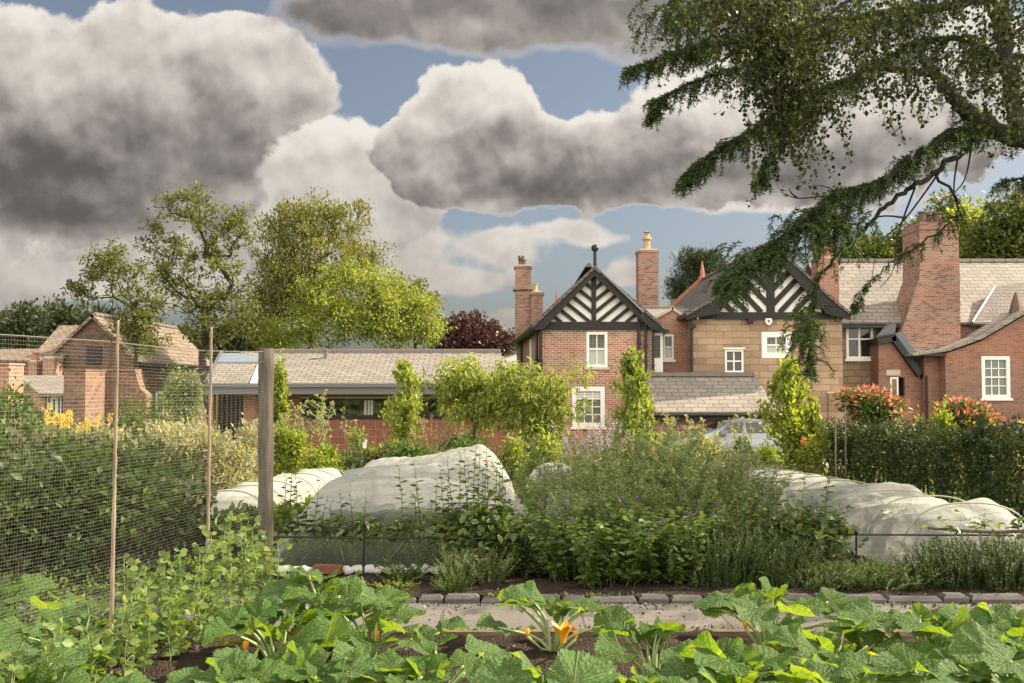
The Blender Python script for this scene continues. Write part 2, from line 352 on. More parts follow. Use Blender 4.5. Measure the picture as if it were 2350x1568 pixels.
def mkmesh(name, V, faces, m, parent=None, smooth=False, uv=False, rnd=None, quads=None):
    me = bpy.data.meshes.new(name)
    off = wloc(parent) if parent is not None else np.zeros(3)
    V = np.asarray(V, dtype=np.float64).reshape(-1, 3)
    if quads is not None:
        q = np.asarray(quads, dtype=np.int32); nf = len(q); k = q.shape[1]
        me.vertices.add(len(V)); me.vertices.foreach_set('co', (V - off).astype(np.float32).ravel())
        me.loops.add(nf * k); me.loops.foreach_set('vertex_index', q.ravel())
        me.polygons.add(nf); me.polygons.foreach_set('loop_start', np.arange(0, nf * k, k, dtype=np.int32))
        try: me.polygons.foreach_set('loop_total', np.full(nf, k, dtype=np.int32))
        except Exception: pass
        me.update(calc_edges=True)
        lt = np.full(nf, k); lv = q.ravel()
    else:
        me.from_pydata((V - off).tolist(), [], [tuple(f) for f in faces]); me.update()
        lt = np.array([len(f) for f in faces]); lv = np.array([i for f in faces for i in f])
    if uv: add_uv(me, V, lt, None, lv)
    if rnd is not None:
        a = me.attributes.new('rnd', 'FLOAT', 'FACE'); a.data.foreach_set('value', np.asarray(rnd, dtype=np.float32))
    if smooth: me.polygons.foreach_set('use_smooth', np.ones(len(me.polygons), dtype=bool))
    me.materials.append(m if not isinstance(m, str) else MATS[m])
    o = bpy.data.objects.new(name, me); COL.objects.link(o)
    if parent is not None: o.parent = parent
    return o
class MB:
    def __init__(s): s.v = []; s.f = []
    def add(s, vs, fs):
        b = len(s.v); s.v += [tuple(map(float, p)) for p in vs]; s.f += [tuple(b + i for i in f) for f in fs]; return s
    def poly(s, *pts): return s.add(pts, [tuple(range(len(pts)))])
    def box(s, x0, x1, y0, y1, z0, z1):
        return s.add([(x0, y0, z0), (x1, y0, z0), (x1, y1, z0), (x0, y1, z0), (x0, y0, z1), (x1, y0, z1), (x1, y1, z1), (x0, y1, z1)],
                     [(0, 3, 2, 1), (4, 5, 6, 7), (0, 1, 5, 4), (1, 2, 6, 5), (2, 3, 7, 6), (3, 0, 4, 7)])
    def prism(s, prof, y0, y1):
        """profile in x,z extruded along y (profile counter-clockwise seen from -y)"""
        n = len(prof)
        return s.add([(x, y0, z) for x, z in prof] + [(x, y1, z) for x, z in prof],
                     [tuple(range(n)), tuple(range(2 * n - 1, n - 1, -1))] + [(i, i + n, (i + 1) % n + n, (i + 1) % n) for i in range(n)])
    def slab(s, a, b, c, d, th):
        """a plate on the quad a,b,c,d with thickness th downwards"""
        q = [np.array(p, float) for p in (a, b, c, d)]; n = np.cross(q[1] - q[0], q[3] - q[0]); n /= np.linalg.norm(n)
        if n[2] < 0: n = -n
        w = [p - n * th for p in q]
        return s.add(q + w, [(0, 1, 2, 3), (7, 6, 5, 4), (0, 4, 5, 1), (1, 5, 6, 2), (2, 6, 7, 3), (3, 7, 4, 0)])
    def bar(s, a, b, w, h):
        """square bar from a to b"""
        a = np.array(a, float); b = np.array(b, float); d = b - a; d /= np.linalg.norm(d)
        up = np.array([0, 1., 0]) if abs(d[1]) < .9 else np.array([0, 0, 1.])
        x = np.cross(d, up); x /= np.linalg.norm(x); y = np.cross(x, d)
        vs = [p + sx * x * w / 2 + sy * y * h / 2 for p in (a, b) for sx, sy in ((-1, -1), (1, -1), (1, 1), (-1, 1))]
        return s.add(vs, [(3, 2, 1, 0), (4, 5, 6, 7), (0, 1, 5, 4), (1, 2, 6, 5), (2, 3, 7, 6), (3, 0, 4, 7)])
    def tube(s, pts, rad, k=8, cap=True):
        pts = [np.array(p, float) for p in pts]; n = len(pts); rad = rad if isinstance(rad, (list, tuple)) else [rad] * n
        vs = []
        for i, p in enumerate(pts):
            d = pts[min(i + 1, n - 1)] - pts[max(i - 1, 0)]; d /= np.linalg.norm(d) + 1e-9
            up = np.array([0, 0, 1.]) if abs(d[2]) < .9 else np.array([1., 0, 0])
            x = np.cross(d, up); x /= np.linalg.norm(x); y = np.cross(d, x)
            vs += [p + rad[i] * (math.cos(2 * PI * j / k) * x + math.sin(2 * PI * j / k) * y) for j in range(k)]
        fs = [(i * k + j, i * k + (j + 1) % k, (i + 1) * k + (j + 1) % k, (i + 1) * k + j) for i in range(n - 1) for j in range(k)]
        if cap: fs += [tuple(range(k))[::-1], tuple(range((n - 1) * k, n * k))]
        return s.add(vs, fs)
    def lathe(s, cx, cy, prof, k=12):
        return s.tube([(cx, cy, z) for r, z in prof], [r for r, z in prof], k)
    def wall(s, x0, x1, z0, z1, Y, holes=(), dep=.14):
        """camera-facing wall with real openings and reveals"""
        xs = sorted({x0, x1, *[h[0] for h in holes], *[h[1] for h in holes]}); zs = sorted({z0, z1, *[h[2] for h in holes], *[h[3] for h in holes]})
        for i in range(len(xs) - 1):
            for j in range(len(zs) - 1):
                mx = (xs[i] + xs[i + 1]) / 2; mz = (zs[j] + zs[j + 1]) / 2
                if any(h[0] < mx < h[1] and h[2] < mz < h[3] for h in holes): continue
                s.poly((xs[i], Y, zs[j]), (xs[i + 1], Y, zs[j]), (xs[i + 1], Y, zs[j + 1]), (xs[i], Y, zs[j + 1]))
        for a, b, c, d in holes:
            s.poly((a, Y, c), (a, Y, d), (a, Y + dep, d), (a, Y + dep, c)); s.poly((b, Y, c), (b, Y + dep, c), (b, Y + dep, d), (b, Y, d))
            s.poly((a, Y, c), (a, Y + dep, c), (b, Y + dep, c), (b, Y, c)); s.poly((a, Y, d), (b, Y, d), (b, Y + dep, d), (a, Y + dep, d))
        return s
    def build(s, name, m, parent=None, smooth=False, uv=True, **kw):
        return mkmesh(name, s.v, s.f, m, parent, smooth, uv)
# ---- vectorised leaves and twigs
TPL = {'fold': (np.array([(0, 0, 0), (.42, .5, .10), (.5, 0, -.02), (.42, -.5, .10), (1, 0, -.12)]), np.array([(0, 2, 4, 1), (0, 3, 4, 2)])),
       'quad': (np.array([(0, 0, 0), (.5, .5, .05), (1, 0, -.05), (.5, -.5, .05)]), np.array([(0, 3, 2, 1)])),
       'oval': (np.array([(0, 0, 0), (.22, .42, .07), (.62, .46, .05), (1, 0, -.16), (.62, -.46, .05), (.22, -.42, .07), (.25, 0, 0), (.65, 0, -.03)]),
                np.array([(0, 6, 1, 0), (6, 7, 2, 1), (7, 3, 2, 7), (0, 5, 6, 0), (6, 5, 4, 7), (7, 4, 3, 7)]))}
TPL['oval'] = (np.array([(0, 0, 0), (.22, .42, .07), (.62, .46, .05), (1, 0, -.16), (.62, -.46, .05), (.22, -.42, .07)]), np.array([(0, 1, 2, 3), (0, 3, 4, 5)]))
def nrm(a): return a / (np.linalg.norm(a, axis=-1, keepdims=True) + 1e-9)
def rv(n): return nrm(np.random.normal(size=(n, 3)))
def leaves(name, C, A, m, ln, wd=.5, N=None, tpl='fold', parent=None, rnd=None, var=.3):
    """C positions, A axis directions, ln length, wd width/length"""
    C = np.asarray(C, float); n = len(C); A = nrm(np.asarray(A, float))
    if N is None: N = rv(n)
    X = nrm(np.cross(N, A)); Nn = np.cross(A, X)
    T, Fq = TPL[tpl]; s = (np.asarray(ln) * (1 + var * np.random.uniform(-1, 1, n))).reshape(n, 1, 1)
    V = C[:, None, :] + s * (T[None, :, 0:1] * A[:, None, :] + wd * T[None, :, 1:2] * X[:, None, :] + T[None, :, 2:3] * Nn[:, None, :])
    Q = (Fq[None] + (np.arange(n) * len(T))[:, None, None]).reshape(-1, Fq.shape[1])
    if rnd is None: rnd = np.random.random(n)
    return mkmesh(name, V, None, LM[m] if m in LM else MATS[m], parent, False, False, np.repeat(rnd, len(Fq)), quads=Q)
def segs(name, P0, P1, R0, R1, m, parent=None, k=4):
    P0 = np.asarray(P0, float).reshape(-1, 3); P1 = np.asarray(P1, float).reshape(-1, 3); n = len(P0)
    R0 = np.broadcast_to(np.asarray(R0, float), (n,)); R1 = np.broadcast_to(np.asarray(R1, float), (n,))
    D = nrm(P1 - P0); up = np.where(np.abs(D[:, 2:3]) < .9, np.array([[0, 0, 1.]]), np.array([[1., 0, 0]]))
    X = nrm(np.cross(D, up)); Y = np.cross(D, X); an = 2 * PI * np.arange(k) / k
    ring = np.cos(an)[None, :, None] * X[:, None] + np.sin(an)[None, :, None] * Y[:, None]
    V = np.concatenate([P0[:, None] + R0[:, None, None] * ring, P1[:, None] + R1[:, None, None] * ring], 1)
    j = np.arange(k); q = np.stack([j, (j + 1) % k, (j + 1) % k + k, j + k], 1)
    Q = (q[None] + (np.arange(n) * 2 * k)[:, None, None]).reshape(-1, 4)
    return mkmesh(name, V, None, m, parent, True, False, quads=Q)
def copy_thing(root, loc, rz=None, sc=None, label=None, group=None):
    r = root.copy(); COL.objects.link(r); r.location = tuple(float(c) for c in loc)
    if rz is not None: r.rotation_euler = (0, 0, rz)
    if sc: r.scale = (sc, sc, sc)
    if label: r['label'] = label
    if group: r['group'] = group
    for ch in list(root.children):
        c = ch.copy(); COL.objects.link(c); c.parent = r
        for g in list(ch.children):
            d = g.copy(); COL.objects.link(d); d.parent = c
    return r
# ------------------------------------------------------------------ the setting
def strip(x0, x1, ys, dz, name, m, nx=2, rough=0.0, kind='structure', seed=1):
    xs = np.linspace(x0, x1, nx); ys = np.asarray(ys, float)
    X, Yy = np.meshgrid(xs, ys); Z = np.array([[gz(y) for y in ys]]).T + dz + 0 * X
    if rough:
        rs = np.random.RandomState(seed); h = rs.random(X.shape); h2 = rs.random((X.shape[0] // 4 + 2, X.shape[1] // 4 + 2)).repeat(4, 0).repeat(4, 1)[:X.shape[0], :X.shape[1]]
        Z = Z + rough * (h ** 2 * .6 + h2 * .5); X = X + rs.uniform(-.3, .3, X.shape) * (x1 - x0) / nx
    V = np.stack([X, Yy, Z], -1).reshape(-1, 3); a = np.arange(len(ys) - 1)[:, None] * nx + np.arange(nx - 1)[None]
    q = np.stack([a, a + 1, a + 1 + nx, a + nx], -1).reshape(-1, 4)
    o = mkmesh(name, V, None, m, None, bool(rough), True, quads=q); tag(o, kind=kind); return o
strip(-900, 900, [-40, 3, 7.5, 10, 15, 20, 25, 30, 37, 60, 150, 400, 3500], 0.0, 'ground', 'grass_ground')
strip(-9, 9, np.linspace(1.2, 6.115, 110), .004, 'soil_foreground', 'soil', 300, .028, seed=2)
strip(-9, 9, np.linspace(7.12, 9.6, 60), .03, 'soil_bed', 'soil', 260, .030, seed=3)
strip(-2.6, 3.2, np.linspace(9.62, 14.5, 30), .012, 'soil_bed_middle', 'soil', 60, .02, seed=4)
strip(-6, -2.3, np.linspace(9.62, 12.5, 20), .012, 'soil_bed_left', 'soil', 30, .02, seed=5)
strip(-9, 9, [6.19, 7.0], .020, 'path', 'paving')
strip(2.5, 14, [27.5, 34.4], .004, 'driveway', 'gravel')
def kerbs():
    me = None; x = -3.1; i = 0
    rs = random.Random(4)
    while x < 6.2:
        w = rs.uniform(.16, .40); b = MB()
        y0 = 7.0 + rs.uniform(-.008, .008); y1 = y0 + .115; h = .062 + rs.uniform(-.018, .014); e = .022
        vs = []
        for z, q in ((0, 0), (h - e, 0), (h, e)):
            vs += [(x + q + rs.uniform(-.004, .004), y0 + q + rs.uniform(-.004, .004), z), (x + w - q + rs.uniform(-.004, .004), y0 + q, z), (x + w - q, y1 - q, z + rs.uniform(-.004, .004)), (x + q, y1 - q, z)]
        fs = [(8, 9, 10, 11)]
        for r in (0, 4): fs += [(r, r + 1, r + 5, r + 4), (r + 1, r + 2, r + 6, r + 5), (r + 2, r + 3, r + 7, r + 6), (r + 3, r, r + 4, r + 7)]
        b.add(vs, fs); o = b.build('kerb_stone', 'kerb_granite')
        tag(o, 'rough dark granite kerb stone in the row edging the far side of the paved path', 'kerb stone', 'granite kerb stones along the path')
        x += w + .012
kerbs()
for i, (a, b_) in enumerate(((-2.3, .62), (.63, 3.4))):
    o = MB().box(a, b_, 6.12, 6.17, -.04, .042).build('edging_board', 'board_wood')
    tag(o, ['weathered timber edging board between courgette bed and path, left length', 'weathered timber edging board between courgette bed and path, right length'][i], 'edging board', 'timber boards along the path')
# ------------------------------------------------------------------ building kit
def window(par, px0, px1, py0, py1, Y, cols, rows, gm='glass_dark', fw=.09, bar=.03, sill=True, split=None, gm2=None, sm='paint_white', blinds=None):
    x0, x1 = PX(px0, Y, (py0 + py1) / 2), PX(px1, Y, (py0 + py1) / 2); z1, z0 = PZ(py0, Y), PZ(py1, Y)
    b = MB(); yf, yb = Y - .012, Y + .11
    b.box(x0, x0 + fw, yf, yb, z0, z1); b.box(x1 - fw, x1, yf, yb, z0, z1)
    b.box(x0 + fw, x1 - fw, yf, yb, z1 - fw, z1); b.box(x0 + fw, x1 - fw, yf, yb, z0, z0 + fw)
    ix0, ix1, iz0, iz1 = x0 + fw, x1 - fw, z0 + fw, z1 - fw
    zs = split if split else None
    if zs is not None:
        zm = iz0 + (iz1 - iz0) * zs; b.box(ix0, ix1, Y + .03, yb, zm - .028, zm + .028)
    for i in range(1, cols):
        x = ix0 + (ix1 - ix0) * i / cols; b.box(x - bar / 2, x + bar / 2, Y + .05, yb - .01, iz0, iz1)
    for j in range(1, rows):
        z = iz0 + (iz1 - iz0) * j / rows
        if zs is not None and abs(z - zm) < .06: continue
        b.box(ix0, ix1, Y + .052, yb - .012, z - bar / 2, z + bar / 2)
    w = b.build('window', sm, par)
    pn = MB()
    if gm2 and zs is not None:
        pn.box(ix0, ix1, Y + .085, Y + .1, iz0, zm); pn.build('pane', gm, w)
        MB().box(ix0, ix1, Y + .085, Y + .1, zm, iz1).build('pane', gm2, w)
        ld = MB()
        for i in range(1, 6):
            if i == 3: continue
            x = ix0 + (ix1 - ix0) * i / 6; ld.box(x - .006, x + .006, Y + .078, Y + .083, zm, iz1)
        for j in range(1, 4): z = zm + (iz1 - zm) * j / 4; ld.box(ix0, ix1, Y + .076, Y + .081, z - .006, z + .006)
        ld.build('leading', 'metal_black', w)
    else:
        pn.box(ix0, ix1, Y + .085, Y + .1, iz0, iz1); pn.build('pane', gm, w)
    if blinds:
        bl = MB(); zt, zb = iz1, iz1 - (iz1 - iz0) * blinds; n = 5
        for i in range(n): z = zt - (zt - zb) * (i + .5) / n; bl.box(ix0, ix1, Y + .066, Y + .074, z - (zt - zb) / n * .32, z + (zt - zb) / n * .32)
        bl.build('blind', 'paint_white', w)
    if sill: MB().box(x0 - .07, x1 + .07, Y - .07, Y - .003, z0 - .09, z0 - .003).build('sill', sill if isinstance(sill, str) else 'paint_white', w)
    return w, (x0, x1, z0, z1)
def hole(px0, px1, py0, py1, Y):
    m = (py0 + py1) / 2
    return (PX(px0, Y, m) + .01, PX(px1, Y, m) - .01, PZ(py1, Y) + .01, PZ(py0, Y) - .01)
def ridge_tiles(par, x0, x1, y, z, step=.45, name='ridge_tiles', m='ridge_tile', ydir=False, r=.11):
    b = MB(); n = int(abs(x1 - x0) / step); s = (x1 - x0) / n
    for i in range(n):
        a, c = x0 + s * i, x0 + s * (i + 1) - .02
        for (u0, u1, rr) in ((a, c, r), (c - .05, c + .01, r + .03)):
            pr = [(-rr * 1.1, -.07), (-rr * .5, .055), (0, .085), (rr * .5, .055), (rr * 1.1, -.07)]
            vs = [((u0, y + p, z + q) if not ydir else (y + p, u0, z + q)) for p, q in pr] + [((u1, y + p, z + q) if not ydir else (y + p, u1, z + q)) for p, q in pr]
            b.add(vs, [(j, j + 1, j + 6, j + 5) for j in range(4)] + [(0, 1, 2, 3, 4), (9, 8, 7, 6, 5)])
    return b.build(name, m, par)
def chimney(par, px0, px1, pyt, pyb, Y, dep=.9, m='brick_old', pots=(), bands=((0, .12, .06),), pm='pot_dark', taper=0):
    x0, x1 = PX(px0, Y, pyt), PX(px1, Y, pyt); z1, z0 = PZ(pyt, Y), PZ(pyb, Y)
    b = MB(); z = z1
    segm = []
    for (d0, d1, e) in bands: segm.append((z1 - d1, z1 - d0, e))
    b.box(x0, x1, Y, Y + dep, z0, z1 - .001)
    for (a, c, e) in segm: b.box(x0 - e, x1 + e, Y - e, Y + dep + e, a, c)
    ch = b.build('chimney', m, par)
    fl = MB().box(x0 + .04, x1 - .04, Y + .04, Y + dep - .04, z1 + .001, z1 + .06); fl.build('flaunching', 'stone_trim', ch)
    for (pp, h, r, kind) in pots:
        cx = PX(pp, Y, pyt); cy = Y + dep / 2; zz = z1 + .05
        pb = MB()
        if kind == 'plain': pb.lathe(cx, cy, [(r * 1.15, zz), (r * 1.1, zz + .06), (r * .92, zz + .1), (r * .85, zz + h * .8), (r, zz + h * .84), (r * 1.05, zz + h), (r * .7, zz + h), (r * .7, zz + h - .1)], 12)
        elif kind == 'crown':
            pb.lathe(cx, cy, [(r * 1.1, zz), (r * .85, zz + .1), (r * .8, zz + h * .6), (r * 1.15, zz + h * .66), (r * .75, zz + h * .72), (r * .8, zz + h)], 12)
            for k in range(6): a = k * PI / 3; pb.box(cx + r * .8 * math.cos(a) - .03, cx + r * .8 * math.cos(a) + .03, cy + r * .8 * math.sin(a) - .03, cy + r * .8 * math.sin(a) + .03, zz + h * .7, zz + h + .08)
        elif kind == 'cowl':
            pb.lathe(cx, cy, [(r * 1.3, zz), (r, zz + .1), (r * .85, zz + h * .52), (r * 1.35, zz + h * .56), (r * 1.2, zz + h * .66), (r * .8, zz + h * .72), (r * .78, zz + h * .86), (.03, zz + h * .86)], 12)
            pb.lathe(cx, cy, [(r * .5, zz + h * .86), (r * .5, zz + h * .93), (r * 1.1, zz + h * .95), (r * .1, zz + h)], 12)
        pb.build('chimney_pot', pm, ch, smooth=False)
    return ch
def pipe(par, pts, r=.045, name='drainpipe', m='metal_black'):
    b = MB().tube(pts, r, 8)
    for a, c in zip(pts[:-1], pts[1:]):
        a = np.array(a, float); c = np.array(c, float)
        if abs(a[2] - c[2]) > 1.5:
            for k in range(1, int(abs(a[2] - c[2]) / 1.5) + 1):
                q = a + (c - a) * k / (int(abs(a[2] - c[2]) / 1.5) + 1); b.tube([q - [0, 0, .04], q + [0, 0, .04]], r * 1.5, 8)
    return b.build(name, m, par)
GR = -1.18
# ================================================================== house A: brick with timbered gable
def house_a():
    Y = 37.0
    A = thing('brick_house', 'narrow red brick house with black and white timbered gable, white sash windows and drainpipes', 'house', (PX(1365, Y), Y, GR))
    x0, x1 = PX(1240, Y, 900), PX(1497, Y, 900); zt = PZ(752, Y)
    h1 = hole(1346, 1394, 762, 843, Y); h2 = hole(1313, 1388, 888, 980, Y)
    xb0 = x0 - .75; Yb = 53.0
    b = MB().wall(x0, x1, GR - .3, zt, Y, [h1, h2])
    b.poly((x0, Y, GR - .3), (x0, Y, zt), (xb0, Yb, zt), (xb0, Yb, GR - .3)); b.poly((x1, Y, GR - .3), (x1, Yb, GR - .3), (x1, Yb, zt), (x1, Y, zt))
    b.poly((xb0, Yb, GR - .3), (xb0, Yb, zt), (x1, Yb, zt), (x1, Yb, GR - .3))
    b.build('wall', 'brick_house', A)
    # gable
    al, ar, ap = PX(1234, Y, 750), PX(1506, Y, 752), PX(1362, Y, 620); zb = PZ(750, Y); za = PZ(620, Y)
    zbm = PZ(737, Y)
    MB().prism([(al + .1, zb), (ar - .1, zb), (ap, za - .05)], Y - .02, Y + .1).build('gable_plaster', 'plaster_white', A)
    tb = MB(); yf, yb = Y - .10, Y - .018
    tb.box(al + .05, ar - .05, yf, yb, PZ(757, Y), PZ(739, Y))
    cx = ap; tb.box(cx - .085, cx + .085, yf + .01, yb, PZ(740, Y), za - .25)
    def lim(side, dx):  # underside of the barge at horizontal offset dx
        w = (ap - al) if side < 0 else (ar - ap)
        return zb + (za - zb) * (1 - dx / w)
    for side in (-1, 1):
        w = (ap - al) if side < 0 else (ar - ap); sl = (za - zb) / w
        for k in range(6):
            # parallel struts rising outward from the king post
            zc = PZ(740, Y) - .55 + k * .44
            # line z = zc + d*0.82 ; start at d=.05 or where z = beam top
            d0 = max(.06, (PZ(740, Y) - zc) / .82); d1 = (za - zc - .12) / (sl + .82)
            if d1 - d0 < .12: continue
            a = (cx + side * d0, yf + .045, zc + .82 * d0); c = (cx + side * d1, yf + .045, zc + .82 * d1)
            # keep the bar in the wall plane
            dx, dz = c[0] - a[0], c[2] - a[2]; ln = math.hypot(dx, dz); nx, nz = -dz / ln * .066, dx / ln * .066
            q = [(a[0] + nx, a[2] + nz), (a[0] - nx, a[2] - nz), (c[0] - nx, c[2] - nz), (c[0] + nx, c[2] + nz)]
            tb.prism(q if side < 0 else q[::-1], yf + .02 + .001 * k, yb)
    for zc2, in (( -1.35,),):
        for side in (-1, 1):
            zc = PZ(740, Y) - .55 - .44 * 1; sl = (za - zb) / ((ap - al) if side < 0 else (ar - ap))
            for kk in (0, 1):
                zc = PZ(740, Y) - .99 - .44 * kk
                d0 = (PZ(740, Y) - zc) / .82; d1 = (za - zc - .12) / (sl + .82)
                if d1 - d0 < .1: continue
                a = (cx + side * d0, 0, zc + .82 * d0); c = (cx + side * d1, 0, zc + .82 * d1)
                dx, dz = c[0] - a[0], c[2] - a[2]; ln = math.hypot(dx, dz); nx, nz = -dz / ln * .066, dx / ln * .066
                tb.prism([(a[0] + nx, a[2] + nz), (a[0] - nx, a[2] - nz), (c[0] - nx, c[2] - nz), (c[0] + nx, c[2] + nz)], yf + .021, yb)
    tb.build('gable_timber', 'timber_black', A)
    # barge boards
    bb = MB(); t = .25
    exl, exr = PX(1226, Y, 756), PX(1513, Y, 757); ze = PZ(757, Y)
    bb.prism([(exl - .02, ze - .03), (exl + .34, ze), (ap, za - t), (ap, za + .04), (exl - .05, ze + .12)], Y - .36, Y - .24)
    bb.prism([(exr + .05, ze + .12), (ap + .001, za + .04), (ap + .001, za - t), (exr - .34, ze), (exr + .02, ze - .03)], Y - .36, Y - .24)
    bb.build('barge_board', 'timber_black', A)
    rf = MB(); ov = Y - .42
    rz = za + .12
    rf.slab((exl - .1, ov, ze + .16), (ap, ov, rz), (ap - .75, Yb, rz), (exl - .85, Yb, ze + .16), .10)
    rf.slab((exr + .1, ov, ze + .16), (exr + .1, Yb, ze + .16), (ap - .70, Yb, rz), (ap + .01, ov, rz), .10)
    rf.build('roof', 'slate_dark', A)
    ridge_tiles(A, Y - .4, Yb, ap - .2, rz + .02, ydir=True)
    window(A, 1346, 1394, 762, 843, Y, 2, 1, 'glass_blind', .10, .035, 'stone_trim', split=.52, gm2='glass_leaded')
    window(A, 1313, 1388, 888, 980, Y, 3, 4, 'glass_leaded', .16, .035, True, blinds=.26)
    for xx, a, c in ((1241, 757, 1030), (1466, 700, 1010), (1482, 712, 1010)):
        X = PX(xx, Y, 850); pipe(A, [(X, Y - .10, PZ(a, Y)), (X, Y - .10, GR)], .052 if a > 705 else .06)
    X = PX(1498, Y, 850); pipe(A, [(PX(1508, Y), Y - .16, PZ(742, Y)), (X, Y - .12, PZ(770, Y)), (X, Y - .12, GR)], .045)
    # side eaves gutter with two downpipes
    MB().tube([(x0 - .28, Y - .4, zt + .02), (xb0 - .28, Yb, zt + .02)], .09, 8).build('gutter', 'metal_black', A)
    MB().slab((x0 - .3, Y - .3, zt + .0), (x0 + .02, Y - .3, zt + .0), (xb0 + .02, Yb, zt), (xb0 - .3, Yb, zt), .12).build('soffit', 'timber_black', A)
    for yy in (37.4, 47.5):
        xx = x0 - .1 - (yy - 37) * .047; pipe(A, [(xx, yy, zt), (xx, yy, GR)], .05)
    yy = 42.0; xx = x0 - .03 - (yy - 37) * .047
    MB().box(xx - .03, xx + .05, yy, yy + 1.1, PZ(850, Y), PZ(765, Y)).build('side_window', 'paint_white', A)
    # verge capping of light metal on the right slope + flue
    pipe(A, [(ap + .25, Y - .46, za - .12), (exr - .65, Y - .46, ze + .62), (exr - .68, Y - .2, ze + .3)], .035, 'verge_pipe', 'lead_grey')
    fx = PX(1368, Y, 600); zf = PZ(632, Y)
    fl = MB().lathe(fx, Y + .5, [(.065, zf - .4), (.065, PZ(572, Y)), (.05, PZ(572, Y))], 10).build('flue', 'metal_black', A)
    MB().lathe(fx, Y + .5, [(.06, PZ(574, Y)), (.12, PZ(571, Y)), (.14, PZ(565, Y)), (.12, PZ(560, Y)), (.04, PZ(557, Y))], 12).build('flue_cowl', 'metal_black', fl)
    chimney(A, 1182, 1219, 610, 1010, 49, 1.0, pots=((1196, .42, .15, 'crown'), (1203, .3, .12, 'plain')), bands=((0, .1, .05), (1.0, 1.1, .05), (1.1, 1.2, .09)), m='brick_old')
    chimney(A, 1219, 1246, 671, 1010, 48.6, .8, pots=((1229, .42, .13, 'plain'),), bands=((0, .12, .06),), m='brick_old', pm='pot_buff')
    # red finial on the far gable
    z = PZ(700, 52); X = PX(1279, 52)
    MB().lathe(X, 52, [(.18, z - .3), (.14, z), (.09, z + .3), (.02, z + .75)], 6).build('finial', 'red_tile', A)
    MB().bar((X + .05, 52, z - .1), (X - 1.1, 52, z - 1.3), .2, .2).build('verge_tiles', 'red_tile', A)
house_a()
# ================================================================== link between the gabled houses
def link():
    Y = 38.4
    A = thing('brick_link', 'small pink brick gabled link between the two timber gables with white bay', 'house extension', (PX(1540, Y), Y, GR))
    x0, x1 = PX(1485, Y, 850), PX(1592, Y, 850); xa = PX(1543, Y, 712); zg = PZ(742, Y); za = PZ(710, Y)
    h = hole(1522, 1546, 768, 826, Y)
    MB().wall(x0, x1, GR, zg, Y, [h]).poly((x0, Y, zg), (x1, Y, zg), (xa, Y, za)).build('wall', 'brick_pink', A)
    cp = MB()
    for (ax, az), (bx, bz) in (((x0, zg), (xa, za)), ((xa, za), (x1, zg))):
        cp.slab((ax, Y - .08, az + .09), (bx, Y - .08, bz + .09), (bx, Y + .3, bz + .09), (ax, Y + .3, az + .09), .10)
    cp.build('coping', 'stone_trim', A)
    window(A, 1522, 1546, 768, 826, Y, 1, 1, 'glass_blind', .07, .02, True, split=.5, gm2='glass_leaded')
    # roof plane behind, ridge along x
    zr = PZ(708, 41); ze = PZ(735, 39)
    MB().slab((PX(1470, 39), 38.9, ze), (PX(1600, 39), 38.9, ze), (PX(1600, 41), 41, zr), (PX(1470, 41), 41, zr), .1).build('roof', 'slate_big', A)
    ridge_tiles(A, PX(1476, 41), PX(1572, 41), 41, zr + .02)
    # white corner bay
    Yb = 37.5; a, c = PX(1493, Yb, 810), PX(1521, Yb, 810); zt, zb = PZ(764, Yb), PZ(858, Yb)
    by = MB().box(a, c, Yb, Y - .02, zb, PZ(822, Yb)); by.box(a, a + .09, Yb, Y - .02, PZ(822, Yb), zt); by.box(c - .09, c, Yb, Y - .02, PZ(822, Yb), zt); by.box(a + .09, c - .09, Yb, Y - .02, zt - .1, zt)
    bay = by.build('bay', 'paint_white', A)
    MB().box(a + .09, c - .09, Yb + .05, Yb + .08, PZ(822, Yb), zt - .1).build('pane', 'glass_leaded', bay)
    ld = MB()
    for i in range(1, 3): x = a + .09 + (c - a - .18) * i / 3; ld.box(x - .007, x + .007, Yb + .04, Yb + .047, PZ(822, Yb), zt - .1)
    for i in range(1, 6): z = PZ(822, Yb) + (zt - .1 - PZ(822, Yb)) * i / 6; ld.box(a + .09, c - .09, Yb + .038, Yb + .045, z - .007, z + .007)
    ld.build('leading', 'metal_black', bay)
    MB().prism([(a - .1, zt + .003), (c + .22, zt + .003), (c + .22, zt + .08), (c - .1, zt + .2), (a - .1, zt + .2)], Yb - .2, Y).build('bay_roof', 'metal_black', A)
    chimney(A, 1465, 1511, 574, 720, 41.5, .85, pots=((1488, .8, .15, 'cowl'),), bands=((0, .1, .03),), m='brick_old', pm='pot_buff')
link()
